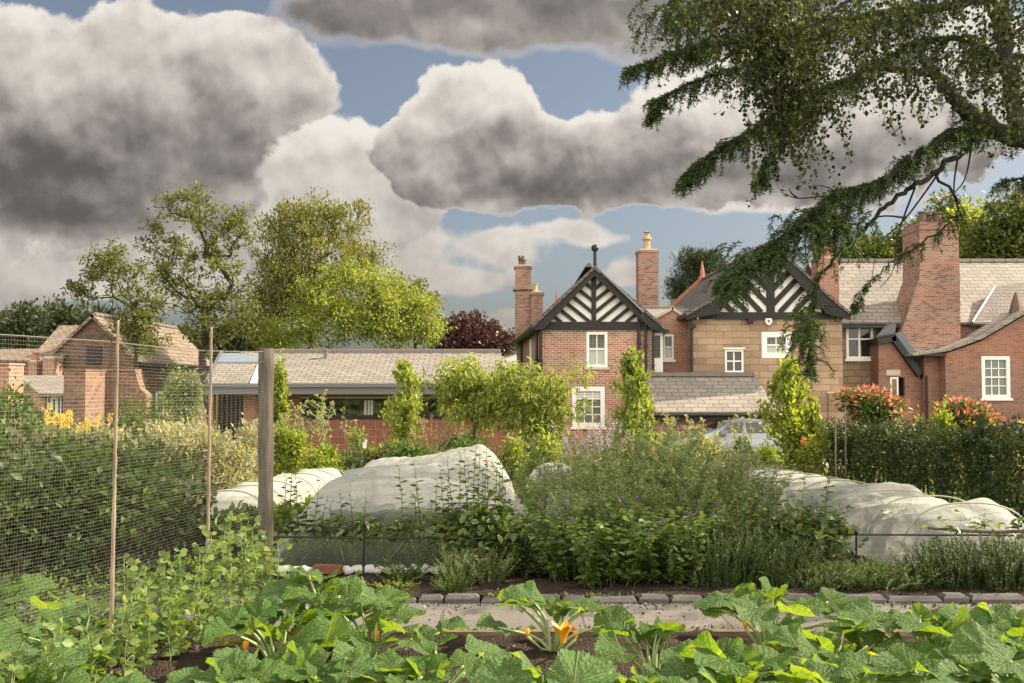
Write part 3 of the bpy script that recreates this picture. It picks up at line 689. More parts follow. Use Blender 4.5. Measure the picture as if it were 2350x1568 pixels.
# ================================================================== house B: sandstone with timbered gable
def house_b():
    Y = 37.2
    A = thing('stone_house', 'golden sandstone house with wide black and white timbered gable behind the drooping branch', 'house', (PX(1760, Y), Y, GR))
    x0, x1 = PX(1590, Y, 850), PX(1934, Y, 850); zt = PZ(733, Y); Yb = 50.5
    h1 = hole(1748, 1816, 762, 822, Y); h2 = hole(1664, 1706, 803, 855, Y); h3 = hole(1846, 1880, 930, 1060, Y)
    b = MB().wall(x0, x1, GR - .3, zt, Y, [h1, h2, h3])
    b.poly((x0, Y, GR - .3), (x0, Y, zt), (x0, Yb, zt), (x0, Yb, GR - .3)); b.poly((x1, Y, GR - .3), (x1, Yb, GR - .3), (x1, Yb, zt), (x1, Y, zt)); b.poly((x0, Yb, GR - .3), (x0, Yb, zt), (x1, Yb, zt), (x1, Yb, GR - .3))
    b.build('wall', 'stone', A)
    dr = MB().box(h3[0], h3[1], Y + .09, Y + .14, h3[2], h3[3] - .1); dr.build('door', 'timber_black', A)
    # string course and corner pier at right
    MB().box(PX(1900, Y), x1 + .03, Y - .09, Y - .003, GR, PZ(903, Y)).build('corner_pier', 'stone', A)
    MB().box(PX(1896, Y), x1 + .06, Y - .12, Y - .003, PZ(903, Y), PZ(899, Y)).build('string_course', 'stone_trim', A)
    al, ar, ap = PX(1600, Y, 730), PX(1936, Y, 730), PX(1766, Y, 566); zb = PZ(733, Y); za = PZ(566, Y)
    MB().prism([(al + .1, zb), (ar - .1, zb), (ap, za - .05)], Y - .02, Y + .1).build('gable_plaster', 'plaster_white', A)
    tb = MB(); yf, yb = Y - .10, Y - .018
    zl = PZ(717, Y)
    tb.box(al + .05, ar - .05, yf, yb, PZ(733, Y), zl)
    tb.box(ap - .15, ap + .15, yf + .01, yb, zl, za - .2)
    for pz in (1720, 1844): tb.box(PX(pz, Y) - .1, PX(pz, Y) + .1, Y - .3, Y - .12, PZ(744, Y), PZ(731, Y))
    for side in (-1, 1):
        w = (ap - al) if side < 0 else (ar - ap); sl = (za - zb) / w
        for k in range(9):
            zc = zl - 2.6 + k * .56; r = 1.05
            d0 = max(.1, (zl - zc) / r); d1 = (za - zc - .12) / (sl + r)
            if d1 - d0 < .1: continue
            a = (ap + side * d0, zc + r * d0); c = (ap + side * d1, zc + r * d1)
            dx, dz = c[0] - a[0], c[1] - a[1]; ln = math.hypot(dx, dz); nx, nz = -dz / ln * .095, dx / ln * .095
            tb.prism([(a[0] + nx, a[1] + nz), (a[0] - nx, a[1] - nz), (c[0] - nx, c[1] - nz), (c[0] + nx, c[1] + nz)], yf + .02 + .001 * k, yb)
    tb.build('gable_timber', 'timber_black', A)
    exl, exr = PX(1572, Y, 738), PX(1943, Y, 730); ze = PZ(734, Y); kl = PX(1628, Y, 690); kr = PX(1904, Y, 690); zk = PZ(696, Y)
    bb = MB()
    bb.prism([(exl, ze - .02), (kl + .25, zk - .42), (ap, za - .3), (ap, za + .04), (kl, zk), (exl - .03, ze + .16)], Y - .42, Y - .28)
    bb.prism([(exr + .03, ze + .16), (kr, zk), (ap + .001, za + .04), (ap + .001, za - .3), (kr - .25, zk - .42), (exr, ze - .02)], Y - .42, Y - .28)
    bb.build('barge_board', 'timber_black', A)
    rf = MB(); ov = Y - .48
    for (ex, kx, s) in ((exl, kl, 1), (exr, kr, -1)):
        q = [(ex - s * .08, ov, ze + .2), (kx - s * .06, ov, zk + .1), (kx - s * .06, Yb, zk + .1), (ex - s * .08, Yb, ze + .2)]
        rf.slab(*q, .1); rf.slab((kx - s * .06, ov, zk + .1), (ap, ov, za + .12), (ap, Yb, za + .12), (kx - s * .06, Yb, zk + .1), .1)
    rf.build('roof', 'slate_dark', A)
    ridge_tiles(A, ov, Yb, ap, za + .14, ydir=True)
    MB().bar((ap, Yb, za + .2), (kl - .1, Yb, zk + .2), .2, .22).build('verge_tiles', 'red_tile', A)
    MB().lathe(ap, Yb - .1, [(.22, za), (.24, za + .25), (.14, za + .3), (.12, za + .55), (.02, za + 1.1)], 6).build('finial', 'red_tile', A)
    window(A, 1748, 1816, 762, 822, Y, 2, 1, 'glass_blind', .20, .035, False, split=.5, gm2='glass_leaded')
    window(A, 1664, 1706, 803, 855, Y, 2, 2, 'glass_dark', .065, .05, True)
    MB().box(PX(1660, Y), PX(1710, Y), Y - .06, Y - .013, PZ(802, Y), PZ(798, Y)).build('lintel', 'paint_white', A)
    # gutter and downpipe at left corner, alarm box
    X = PX(1586, Y, 800); pipe(A, [(X, Y - .1, PZ(752, Y)), (X, Y - .1, PZ(900, Y))], .055)
    MB().box(X - .14, X + .14, Y - .25, Y - .01, PZ(754, Y), PZ(744, Y)).build('rainwater_head', 'metal_black', A)
    MB().tube([(exl - .05, Y - .4, ze + .12), (exl - .05, Yb, ze + .12)], .08, 8).build('gutter', 'metal_black', A)
    ax, az = PX(1764, Y), PZ(740, Y)
    al_ = MB().prism([(ax - .11, az + .14), (ax - .13, az + .02), (ax - .05, az - .10), (ax + .05, az - .10), (ax + .13, az + .02), (ax + .11, az + .14)], Y - .13, Y - .02).build('alarm_box', 'paint_white', A)
    MB().prism([(ax - .04, az + .09), (ax - .045, az + .02), (ax, az - .03), (ax + .045, az + .02), (ax + .04, az + .09)], Y - .14, Y - .131).build('alarm_emblem', 'lead_grey', al_)
    # angled brick chimney behind the branch
    ch = chimney(A, 1876, 1925, 592, 735, 38.6, .8, m='brick_pink', bands=())
    z = PZ(592, 38.6); c0 = PX(1900, 38.6, 570)
    MB().box(c0 - .30, c0 + .30, 38.7, 39.3, z, z + .35).box(c0 - .38, c0 + .38, 38.62, 39.38, z + .35, z + .55).box(c0 - .30, c0 + .30, 38.7, 39.3, z + .55, z + .72).build('chimney_head', 'brick_pink', ch)
    MB().lathe(c0, 39, [(.24, z + .72), (.2, z + .8), (.15, z + 1.2), (.19, z + 1.25), (.12, z + 1.35), (.11, z + 1.5)], 8).build('chimney_pot', 'pot_buff', ch)
house_b()
# ================================================================== lean-to outbuilding with the big slates
def leanto():
    A = thing('outbuilding', 'low outbuilding with pale slate roof and red sandstone wall behind the silver car', 'outbuilding', (PX(1640, 35), 35, GR))
    Yr, Ye = 36.95, 34.4; zr, ze = PZ(862, Yr), PZ(946, Ye)
    a, c = PX(1497, Ye), PX(1772, Ye)
    MB().slab((a, Ye, ze), (c + .3, Ye, ze), (c, Yr, zr), (a, Yr, zr), .09).build('roof', 'slate_big', A)
    ridge_tiles(A, a, c + .0, Yr - .04, zr + .04, .55)
    MB().box(a + .05, c + .2, Ye + .03, Ye + .1, ze - .28, ze - .10).build('fascia', 'timber_black', A)
    MB().tube([(a, Ye - .05, ze - .1), (c + .25, Ye - .05, ze - .1)], .06, 8).build('gutter', 'metal_black', A)
    w = MB().wall(a + .1, c + .1, GR - .3, ze - .1, Ye + .3)
    w.poly((c + .1, Ye + .3, GR - .3), (c + .1, Yr, GR - .3), (c + .1, Yr, zr - .1), (c + .1, Ye + .3, ze - .1)); w.poly((a + .1, Ye + .3, GR - .3), (a + .1, Ye + .3, ze - .1), (a + .1, Yr, zr - .1), (a + .1, Yr, GR - .3))
    w.build('wall', 'sandstone_rough', A)
leanto()
# ================================================================== long range with the pale roof, far right
def range_c():
    Yw = 40.0
    A = thing('slate_roofed_range', 'long stone range with a pale slate roof and a massive stepped brick chimney', 'house', (PX(2140, Yw), Yw, GR))
    a, c = PX(1922, Yw), PX(2750, Yw); ze = PZ(741, Yw); Yr = 43.8; zr = PZ(600, Yr)
    MB().slab((a, Yw - .35, ze), (c, Yw - .35, ze), (c, Yr, zr), (a, Yr, zr), .1).slab((a, Yr + 3.8, ze), (a, Yr, zr), (c, Yr, zr), (c, Yr + 3.8, ze), .1).build('roof', 'slate_big', A)
    ridge_tiles(A, a, c, Yr, zr + .03, .5)
    h = hole(1942, 2004, 748, 824, Yw)
    MB().wall(a, PX(2022, Yw), GR - .3, ze, Yw, [h]).poly((a, Yw, GR), (a, Yw, ze), (a, Yw + 8, ze), (a, Yw + 8, GR)).build('wall', 'stone_dark', A)
    MB().wall(PX(2022, Yw) + .002, c, GR - .3, ze, Yw).poly((c, Yw, GR), (c, Yw + 8, GR), (c, Yw + 8, ze), (c, Yw, ze)).build('brick_wall', 'brick_wing', A)
    MB().box(a, PX(2100, Yw), Yw - .42, Yw - .02, ze - .22, ze - .12).build('gutter', 'metal_black', A)
    window(A, 1942, 2004, 748, 824, Yw, 2, 1, 'glass_dark', .1, .09, True, split=.62)
    MB().box(a, PX(2022, Yw), Yw - .07, Yw - .002, PZ(902, Yw), PZ(897, Yw)).build('string_course', 'stone_dark', A)
    X = PX(2014, Yw, 800); pipe(A, [(X, Yw - .1, ze), (X, Yw - .1, GR)], .055)
    # massive chimney, left side sweeping outward
    Y = 39.3
    def q(px, py): return (PX(px, Y, py), PZ(py, Y))
    prof = [q(2122, 862), q(2066, 768), q(2078, 735), q(2104, 655), q(2110, 640), q(2110, 522), q(2199, 522), q(2203, 640), q(2206, 862)]
    prof = prof[::-1]
    ch = MB().prism(prof[::-1], Y, Y + 1.7).build('chimney', 'brick_old', A)
    cap = MB(); (xa, z1), (xb, _) = q(2110, 510), q(2199, 510)
    for d0, d1, e in ((0, .15, .0), (.15, .30, .04)): cap.box(xa - e, xb + e, Y - e - .01, Y + 1.7 + e, z1 - d1, z1 - d0)
    cap.build('chimney_cap', 'brick_old', ch)
    for k, (pp, h, kd) in enumerate(((2128, .50, 'plain'), (2147, .46, 'plain'), (2164, .48, 'plain'), (2181, .55, 'plain'))):
        MB().lathe(PX(pp, Y, 500), Y + .5 + .3 * (k % 2), [(.17, z1), (.15, z1 + .1), (.13, z1 + h * .8), (.18, z1 + h * .86), (.18, z1 + h), (.1, z1 + h)], 10).build('chimney_pot', 'pot_dark', ch)
    # roof vent
    vx = PX(2100, 41.6); vz = PZ(626, 41.6)
    MB().box(vx - .12, vx + .1, 41.0, 41.3, vz - .3, vz + .4).build('roof_vent', 'lead_grey', A)
range_c()
# ================================================================== catslide porch with lead verges and the brick wing
def wing():
    Y = 38.2
    A = thing('brick_wing', 'dark red brick wing at the right edge with sloping verge and twelve pane window', 'house', (PX(2250, Y), Y, GR))
    def q(px, py, y=Y): return (PX(px, y, py), PZ(py, y))
    h = hole(2253, 2318, 818, 914, Y)
    xl = PX(2170, Y, 850); xr = PX(2700, Y, 850); zt = h[3] + .05
    b = MB().wall(xl, xr, GR - .3, zt, Y, [h])
    (ax, az), (bx, bz) = q(2170, 812), q(2352, 724)
    (cx_, cz_), = (q(2250, 784),)
    b.poly((xl, Y, zt), (xr, Y, zt), (xr, Y, bz + 1.6), (bx, Y, bz), (cx_, Y, cz_), (xl, Y, az))
    b.poly((xl, Y, GR), (xl, Y, az), (xl, Y + 1.6, az), (xl, Y + 1.6, GR))
    b.build('wall', 'brick_wing', A)
    Y2 = 38.75
    x2 = PX(2122, Y2, 850)
    MB().wall(x2, PX(2175, Y2), GR - .3, PZ(820, Y2), Y2).poly((x2, Y2, GR), (x2, Y2, PZ(820, Y2)), (x2, Y2 + 1, PZ(820, Y2)), (x2, Y2 + 1, GR)).build('return_wall', 'brick_wing', A)
    window(A, 2253, 2318, 818, 914, Y, 3, 4, 'glass_leaded', .13, .035, True, split=.5)
    # roof with kicked eave: verge follows the wall head
    e = [q(2092, 812), q(2172, 800), q(2250, 772), q(2352, 712), (xr, bz + 1.9)]
    yb_ = 42.0
    rf = MB()
    for (p, r) in zip(e[:-1], e[1:]): rf.slab((p[0], Y - .12, p[1]), (r[0], Y - .12, r[1]), (r[0], yb_, r[1]), (p[0], yb_, p[1]), .1)
    rf.build('roof', 'slate_big', A)
    MB().box(PX(2120, Y), PX(2170, Y), Y - .1, Y + .02, PZ(818, Y), PZ(811, Y)).build('gutter', 'metal_black', A)
    # upper dark roof with lead hip
    Y3 = 39.6
    u = [q(2228, 742, Y3), q(2292, 657, Y3 + 1.2), (PX(2700, Y3 + 1.2), PZ(590, Y3 + 1.2)), (PX(2700, Y3), PZ(700, Y3))]
    MB().slab((u[0][0], Y3, u[0][1]), (u[3][0], Y3, u[3][1] - 1.2), (u[2][0], Y3 + 3.2, u[2][1]), (u[1][0], Y3 + 1.6, u[1][1]), .12).build('upper_roof', 'slate_dark', A)
    MB().bar((u[0][0] + .05, Y3 - .03, u[0][1] + .05), (u[1][0] + .02, Y3 + 1.55, u[1][1] + .05), .09, .05).build('lead_hip', 'lead_grey', A)
    X = PX(2332, 39., 700); z = PZ(738, 39.)
    MB().lathe(X, 39., [(.28, z), (.28, z + .3), (.17, z + .75), (.04, z + 1.15)], 6).build('finial', 'pot_dark', A)
    pipe(A, [(PX(2124, Y), Y - .1, PZ(862, Y)), (PX(2124, Y), Y - .1, GR)], .055)
    # porch
    Yp = 39.15
    B = thing('brick_porch', 'narrow brick lean-to with black lead-edged roof beside the massive chimney', 'house extension', (PX(2070, Yp), Yp, GR))
    def r(px, py): return (PX(px, Yp, py), PZ(py, Yp))
    hh = (r(2043, 0)[0], r(2062, 0)[0], PZ(918, Yp), PZ(866, Yp))
    xl, xr = r(2016, 850)[0], r(2122, 850)[0]
    b = MB().wall(xl, xr, GR - .3, PZ(862, Yp), Yp, [hh]); zz = PZ(862, Yp)
    b.poly((xl, Yp, zz), (xr - .1, Yp, zz), (*[r(2052, 784)[0]], Yp, r(2052, 784)[1]), (r(2016, 786)[0], Yp, r(2016, 786)[1]))
    b.poly((xl, Yp, GR), (xl, Yp, PZ(786, Yp)), (xl, Yp + 1, PZ(786, Yp)), (xl, Yp + 1, GR))
    b.build('wall', 'brick_wing', B)
    window(B, 2043, 2062, 866, 918, Yp, 1, 1, 'glass_leaded', .07, .03, False, split=.5)
    MB().box(PX(2034, Yp), PX(2066, Yp), Yp - .04, Yp - .003, PZ(862, Yp), PZ(849, Yp)).build('lintel', 'stone_trim', B)
    lr = MB()
    pts = [r(2008, 778), r(2050, 770), r(2112, 857), r(2126, 857)]
    for (p, s_) in zip(pts[:-1], pts[1:]): lr.slab((p[0], Yp - .25, p[1]), (s_[0], Yp - .25, s_[1]), (s_[0], Yp + .9, s_[1]), (p[0], Yp + .9, p[1]), .22)
    lr.build('verge', 'metal_black', B)
    ld = MB()
    pts = [r(2052, 764), r(2072, 764), r(2122, 846), r(2114, 852)]
    ld.slab((r(2052, 766)[0], Yp - .1, r(2052, 766)[1]), (r(2113, 852)[0], Yp - .1, r(2113, 852)[1]), (r(2119, 838)[0], Yp + .1, r(2119, 838)[1] + .03), (r(2074, 762)[0], Yp + .1, r(2074, 762)[1] + .04), .06)
    ld.build('lead_flashing', 'lead_grey', B)
    MB().slab((r(2010, 772)[0], Yp - .1, r(2010, 772)[1]), (r(2052, 764)[0], Yp - .1, r(2052, 764)[1]), (r(2076, 728)[0], Yp + .8, r(2076, 728)[1]), (r(2060, 732)[0], Yp + .8, r(2060, 732)[1]), .08).build('roof', 'fascia_grey', B)
wing()
# ================================================================== long low garden building
def garden_building():
    Yw, Ye, Yr = 29.0, 28.0, 30.6
    A = thing('garden_building', 'long low building with slate roof, grey fascia and glazed strip over red block wall', 'building', (PX(820, Yw), Yw, gz(29)))
    g = gz(29) - .3
    a, c = PX(632, Ye), PX(1158, Ye); ar_, cr = PX(633, Yr), PX(1150, Yr); ze, zr = PZ(880, Ye), PZ(809, Yr)
    MB().slab((PX(588, Ye), Ye, ze), (PX(1166, Ye), Ye, ze), (cr, Yr, zr), (PX(640, Yr) - 1.2, Yr, zr), .08).build('roof', 'slate_pale', A)
    ridge_tiles(A, PX(615, Yr), cr, Yr, zr + .02, .42, r=.09)
    MB().box(PX(470, Ye), PX(1168, Ye), Ye - .03, Ye + .12, PZ(905, Ye), PZ(882, Ye)).build('fascia', 'fascia_grey', A)
    MB().box(PX(470, Ye), PX(1168, Ye), Ye - .10, Ye - .032, PZ(889, Ye), PZ(881, Ye)).build('gutter', 'fascia_grey', A)
    MB().box(PX(480, Ye), PX(1160, Ye), Ye + .12, Yw + .2, PZ(905, Ye) + .005, PZ(901, Ye)).build('soffit', 'soffit_timber', A)
    MB().box(PX(630, Yw), PX(1160, Yw), Yw - .05, Yw + .1, PZ(913, Yw), PZ(902, Yw)).build('head_board', 'soffit_timber', A)
    vx = PX(747, 30.1); MB().lathe(vx, 30.1, [(.06, PZ(826, 30.1)), (.06, PZ(806, 30.1)), (.09, PZ(805, 30.1)), (.09, PZ(803, 30.1)), (.03, PZ(802, 30.1))], 10).build('roof_vent', 'fascia_grey', A)
    # white verge end
    vx = PX(587, Ye)
    MB().slab((vx - .16, Ye - .02, ze + .02), (vx + .02, Ye - .02, ze + .02), (PX(612, Yr), Yr, zr + .04), (PX(603, Yr), Yr, zr + .04), .05).build('verge_flashing', 'plaster_white', A)
    # block wall
    zs = PZ(962, Yw)
    MB().wall(PX(585, Yw), PX(1190, Yw), g, zs, Yw).wall(PX(585, Yw), PX(692, Yw), zs + .001, PZ(904, Yw), Yw).wall(PX(1022, Yw), PX(1190, Yw), zs + .001, PZ(904, Yw), Yw).build('wall', 'sandstone_block', A)
    # glazing strip
    x0, x1 = PX(692, Yw), PX(1022, Yw); zt = PZ(914, Yw)
    fr = MB().box(x0, x1, Yw - .04, Yw + .06, zs + .001, zs + .10).box(x0, x1, Yw - .03, Yw + .06, zt - .04, zt)
    for pp in (694, 760, 889, 957, 1020):
        X = PX(pp, Yw); fr.box(X - .035, X + .035, Yw - .035, Yw + .055, zs + .1, zt - .04)
    gl = fr.build('glazing', 'metal_black', A)
    MB().box(x0, x1, Yw + .065, Yw + .08, zs, zt).build('pane', 'glass_view', gl)
    cur = MB()
    for pp in (838, 846, 853): X = PX(pp, Yw); cur.box(X - .035, X + .035, Yw + .058, Yw + .063, zs + .12, zt - .06)
    cur.build('curtain', 'blind', gl)
    # end wall on the right, white render
    X = PX(1152, 34)
    # left bay: slates, rooflight, doors
    l0, l1 = PX(474, Ye), PX(586, Ye)
    t0, t1 = PX(508, Yr), PX(603, Yr)
    zm = ze + (zr - ze) * .62; Ym = Ye + (Yr - Ye) * .62
    m0 = l0 + (t0 - l0) * .62; m1 = l1 + (t1 - l1) * .62
    MB().slab((l0, Ye + .02, ze), (l1, Ye + .02, ze), (m1, Ym, zm), (m0, Ym, zm), .08).build('side_roof', 'slate_pale', A)
    MB().slab((m0, Ym, zm + .05), (m1, Ym, zm + .05), (t1, Yr, zr - .02), (t0, Yr, zr - .02), .07).build('rooflight', 'glass_roof', A)
    MB().bar((l0, Ye, ze + .04), (t0, Yr, zr + .02), .09, .1).build('side_verge', 'lead_grey', A)
    MB().box(PX(480, Yw), PX(490, Yw), Yw, Yw + .3, g, PZ(904, Yw)).box(PX(586, Yw) - .35, PX(586, Yw) - .002, Yw + .01, Yw + .3, g, PZ(904, Yw)).build('brick_pillar', 'brick_pink', A)
    MB().box(PX(490, Yw), PX(586, Yw) - .35, Yw + .6, Yw + .65, g, PZ(904, Yw)).build('pane', 'glass_dark', A)
    dm = MB()
    for pp in (492, 500, 512, 522, 532, 542, 556): X = PX(pp, Yw); dm.box(X - .03, X + .03, Yw + .42, Yw + .5, g, PZ(904, Yw))
    dm.build('door_mullions', 'pot_dark', A)
    B = thing('rendered_annex', 'plain white rendered wall with lean-to roof edge between slate roof and tall chimney', 'building', (PX(1168, 36), 36, GR))
    Y = 36.
    q = [(PX(1150, Y, 880), GR), (PX(1186, Y), GR), (PX(1186, Y), PZ(808, Y)), (PX(1150, Y, 815), PZ(820, Y))]
    MB().prism(q, Y, Y + 3).build('wall', 'plaster_white', B)
    MB().slab((PX(1146, Y), Y - .05, PZ(819, Y)), (PX(1188, Y), Y - .05, PZ(806, Y)), (PX(1188, Y), Y + 3, PZ(806, Y)), (PX(1146, Y), Y + 3, PZ(819, Y)), .07).build('roof', 'slate_dark', B)
garden_building()
# ================================================================== barn and small buildings, far left
def barn():
    Y = 40.0; Yb = 50.
    A = thing('barn', 'old brick barn with an orange tiled roof half hidden by sparse trees', 'barn', (PX(210, Y), Y, GR))
    ap, al, ar = PX(212, Y), PX(118, Y), PX(306, Y); za, zl, zr = PZ(724, Y), PZ(815, Y), PZ(824, Y)
    hd = (PX(193, Y), PX(236, Y), PZ(905, Y), PZ(800, Y))
    b = MB().wall(al, ar, GR - .3, PZ(826, Y), Y, [])
    z0 = PZ(826, Y); b.poly((al, Y, z0), (ar, Y, z0), (ap, Y, za), (al, Y, zl))
    b.poly((ar, Y, GR - .3), (ar, Yb, GR - .3), (ar, Yb, zr), (ar, Y, zr)); b.poly((al, Y, GR - .3), (al, Y, zl), (al, Yb, zl), (al, Yb, GR - .3))
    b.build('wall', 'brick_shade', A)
    MB().box(PX(198, Y), PX(232, Y), Y - .05, Y + .05, PZ(836, Y), PZ(795, Y)).build('loft_door', 'timber_black', A)
    MB().slab((ar + .25, Y - .15, zr - .1), (ar + .25, Yb, zr - .1), (ap, Yb, za + .05), (ap, Y - .15, za + .05), .12).slab((al - .2, Y - .15, zl - .1), (ap, Y - .15, za + .05), (ap, Yb, za + .05), (al - .2, Yb, zl - .1), .12).build('roof', 'tile_orange', A)
    ridge_tiles(A, Y, Yb, ap, za + .06, ydir=True)
    for yy, hh in ((42.5, 1.0), (45.4, .9)):
        w = MB().box(ar - .02, ar + .05, yy, yy + .9, .2, .2 + hh).build('window', 'paint_white', A)
        MB().box(ar + .05, ar + .06, yy + .1, yy + .8, .3, .1 + hh).build('pane', 'glass_leaded', w)
    MB().tube([(ar + .28, Y, zr - .18), (ar + .28, Yb, zr - .18)], .07, 6).build('gutter', 'metal_black', A)
    # annex with two low roofs
    Y = 39.
    B = thing('barn_annex', 'low range left of the barn with mossy orange roof and two stub chimneys', 'barn', (PX(60, Y), Y, GR))
    a, c = PX(-120, Y), PX(124, Y)
    MB().wall(a, c, GR - .3, PZ(824, Y), Y).build('wall', 'brick_barn', B)
    MB().slab((a, Y - .2, PZ(826, Y)), (c + .1, Y - .2, PZ(826, Y)), (c + .1, Y + 2.2, PZ(801, Y + 2.2)), (a, Y + 2.2, PZ(801, Y + 2.2)), .1).build('roof', 'tile_orange', B)
    Yk = 43.
    MB().wall(PX(88, Yk), PX(180, Yk), GR, PZ(805, Yk), Yk).build('rear_wall', 'brick_barn', B)
    MB().slab((PX(88, Yk), Yk - .1, PZ(802, Yk)), (PX(180, Yk), Yk - .1, PZ(802, Yk)), (PX(182, Yk + 3), Yk + 3, PZ(747, Yk + 3)), (PX(134, Yk + 3), Yk + 3, PZ(747, Yk + 3)), .1).build('rear_roof', 'tile_orange', B)
    chimney(B, 65, 84, 830, 880, 36.5, .5, m='brick_pink', pots=((74, .3, .12, 'plain'),), pm='red_tile', bands=((0, .08, .03),))
    chimney(B, 98, 124, 822, 880, 36.5, .7, m='brick_pink', bands=((0, .08, .03),))
    # small outbuilding
    Y = 27.
    H = thing('slate_shed', 'small brick shed with grey slate roof left of the big brick pier', 'shed', (PX(90, Y), Y, gz(Y)))
    g = gz(Y) - .3; a, c = PX(38, Y), PX(165, Y)
    hw = (PX(108, Y), PX(142, Y), PZ(948, Y), PZ(906, Y)); hd = (PX(42, Y), PX(72, Y), g, PZ(908, Y))
    MB().wall(a, c, g, PZ(902, Y), Y, [hw, hd]).build('wall', 'brick_pink', H)
    MB().box(hd[0], hd[1], Y + .08, Y + .12, hd[2], hd[3]).build('door', 'fascia_grey', H)
    w = MB().box(hw[0], hw[1], Y + .05, Y + .1, hw[2], hw[3]); w.build('pane', 'glass_leaded', H)
    b = MB()
    for t_ in (0, .33, .66, 1): X = hw[0] + (hw[1] - hw[0]) * t_; b.box(X - .035, X + .035, Y + .0, Y + .049, hw[2], hw[3])
    b.box(hw[0], hw[1], Y - .002, Y + .048, hw[3] - .07, hw[3]); b.build('window', 'blind', H)
    pl, pr = PX(38, Y - .3), PX(168, Y - .3)
    MB().slab((pl, Y - .3, PZ(866, Y)), (PX(92, Y), Y - .3, PZ(902, Y)), (PX(110, Y), Y + 2, PZ(864, Y + 2)), (PX(60, Y), Y + 2, PZ(858, Y + 2)), .08)
    MB().slab((PX(90, Y - .3), Y - .3, PZ(903, Y - .3)), (pr, Y - .3, PZ(903, Y - .3)), (pr, Y + 2.5, PZ(862, Y + 2.5)), (PX(40, Y + 2.5), Y + 2.5, PZ(862, Y + 2.5)), .09).build('roof', 'slate_pale', H)
    # brick piers and wall
    Y = 22.
    I = thing('brick_garden_wall', 'tall old brick garden wall with square pier, its right side sunlit', 'wall', (PX(170, Y), Y, gz(Y)))
    g = gz(Y) - .3
    MB().box(PX(146, Y), PX(196, Y), Y, Y + 1.05, g, PZ(852, Y)).build('pier', 'brick_barn', I)
    MB().box(PX(144, Y), PX(198, Y), Y - .03, Y + 1.08, PZ(852, Y) + .001, PZ(848, Y)).build('coping', 'brick_barn', I)
    Y2 = 23.3; pr = [(PX(236, Y2), g), (PX(338, Y2), g), (PX(336, Y2), PZ(905, Y2)), (PX(322, Y2), PZ(893, Y2)), (PX(314, Y2), PZ(870, Y2)), (PX(310, Y2), PZ(852, Y2)), (PX(236, Y2), PZ(852, Y2))]
    MB().prism(pr, Y2, Y2 + .35).build('wall', 'brick_barn', I)
    MB().box(PX(236, Y2), PX(311, Y2), Y2 - .04, Y2 + .39, PZ(852, Y2) + .001, PZ(847, Y2)).build('wall_coping', 'brick_barn', I)
    Y3 = 20.
    b = MB().box(PX(-6, Y3), PX(20, Y3), Y3, Y3 + .6, gz(Y3) - .2, PZ(838, Y3)).box(PX(-8, Y3), PX(22, Y3), Y3 - .02, Y3 + .62, PZ(838, Y3) + .001, PZ(833, Y3))
    tag(b.build('brick_pillar', 'brick_pink'), 'slim sunlit brick gate pillar at the far left edge of the garden', 'pillar')
barn()
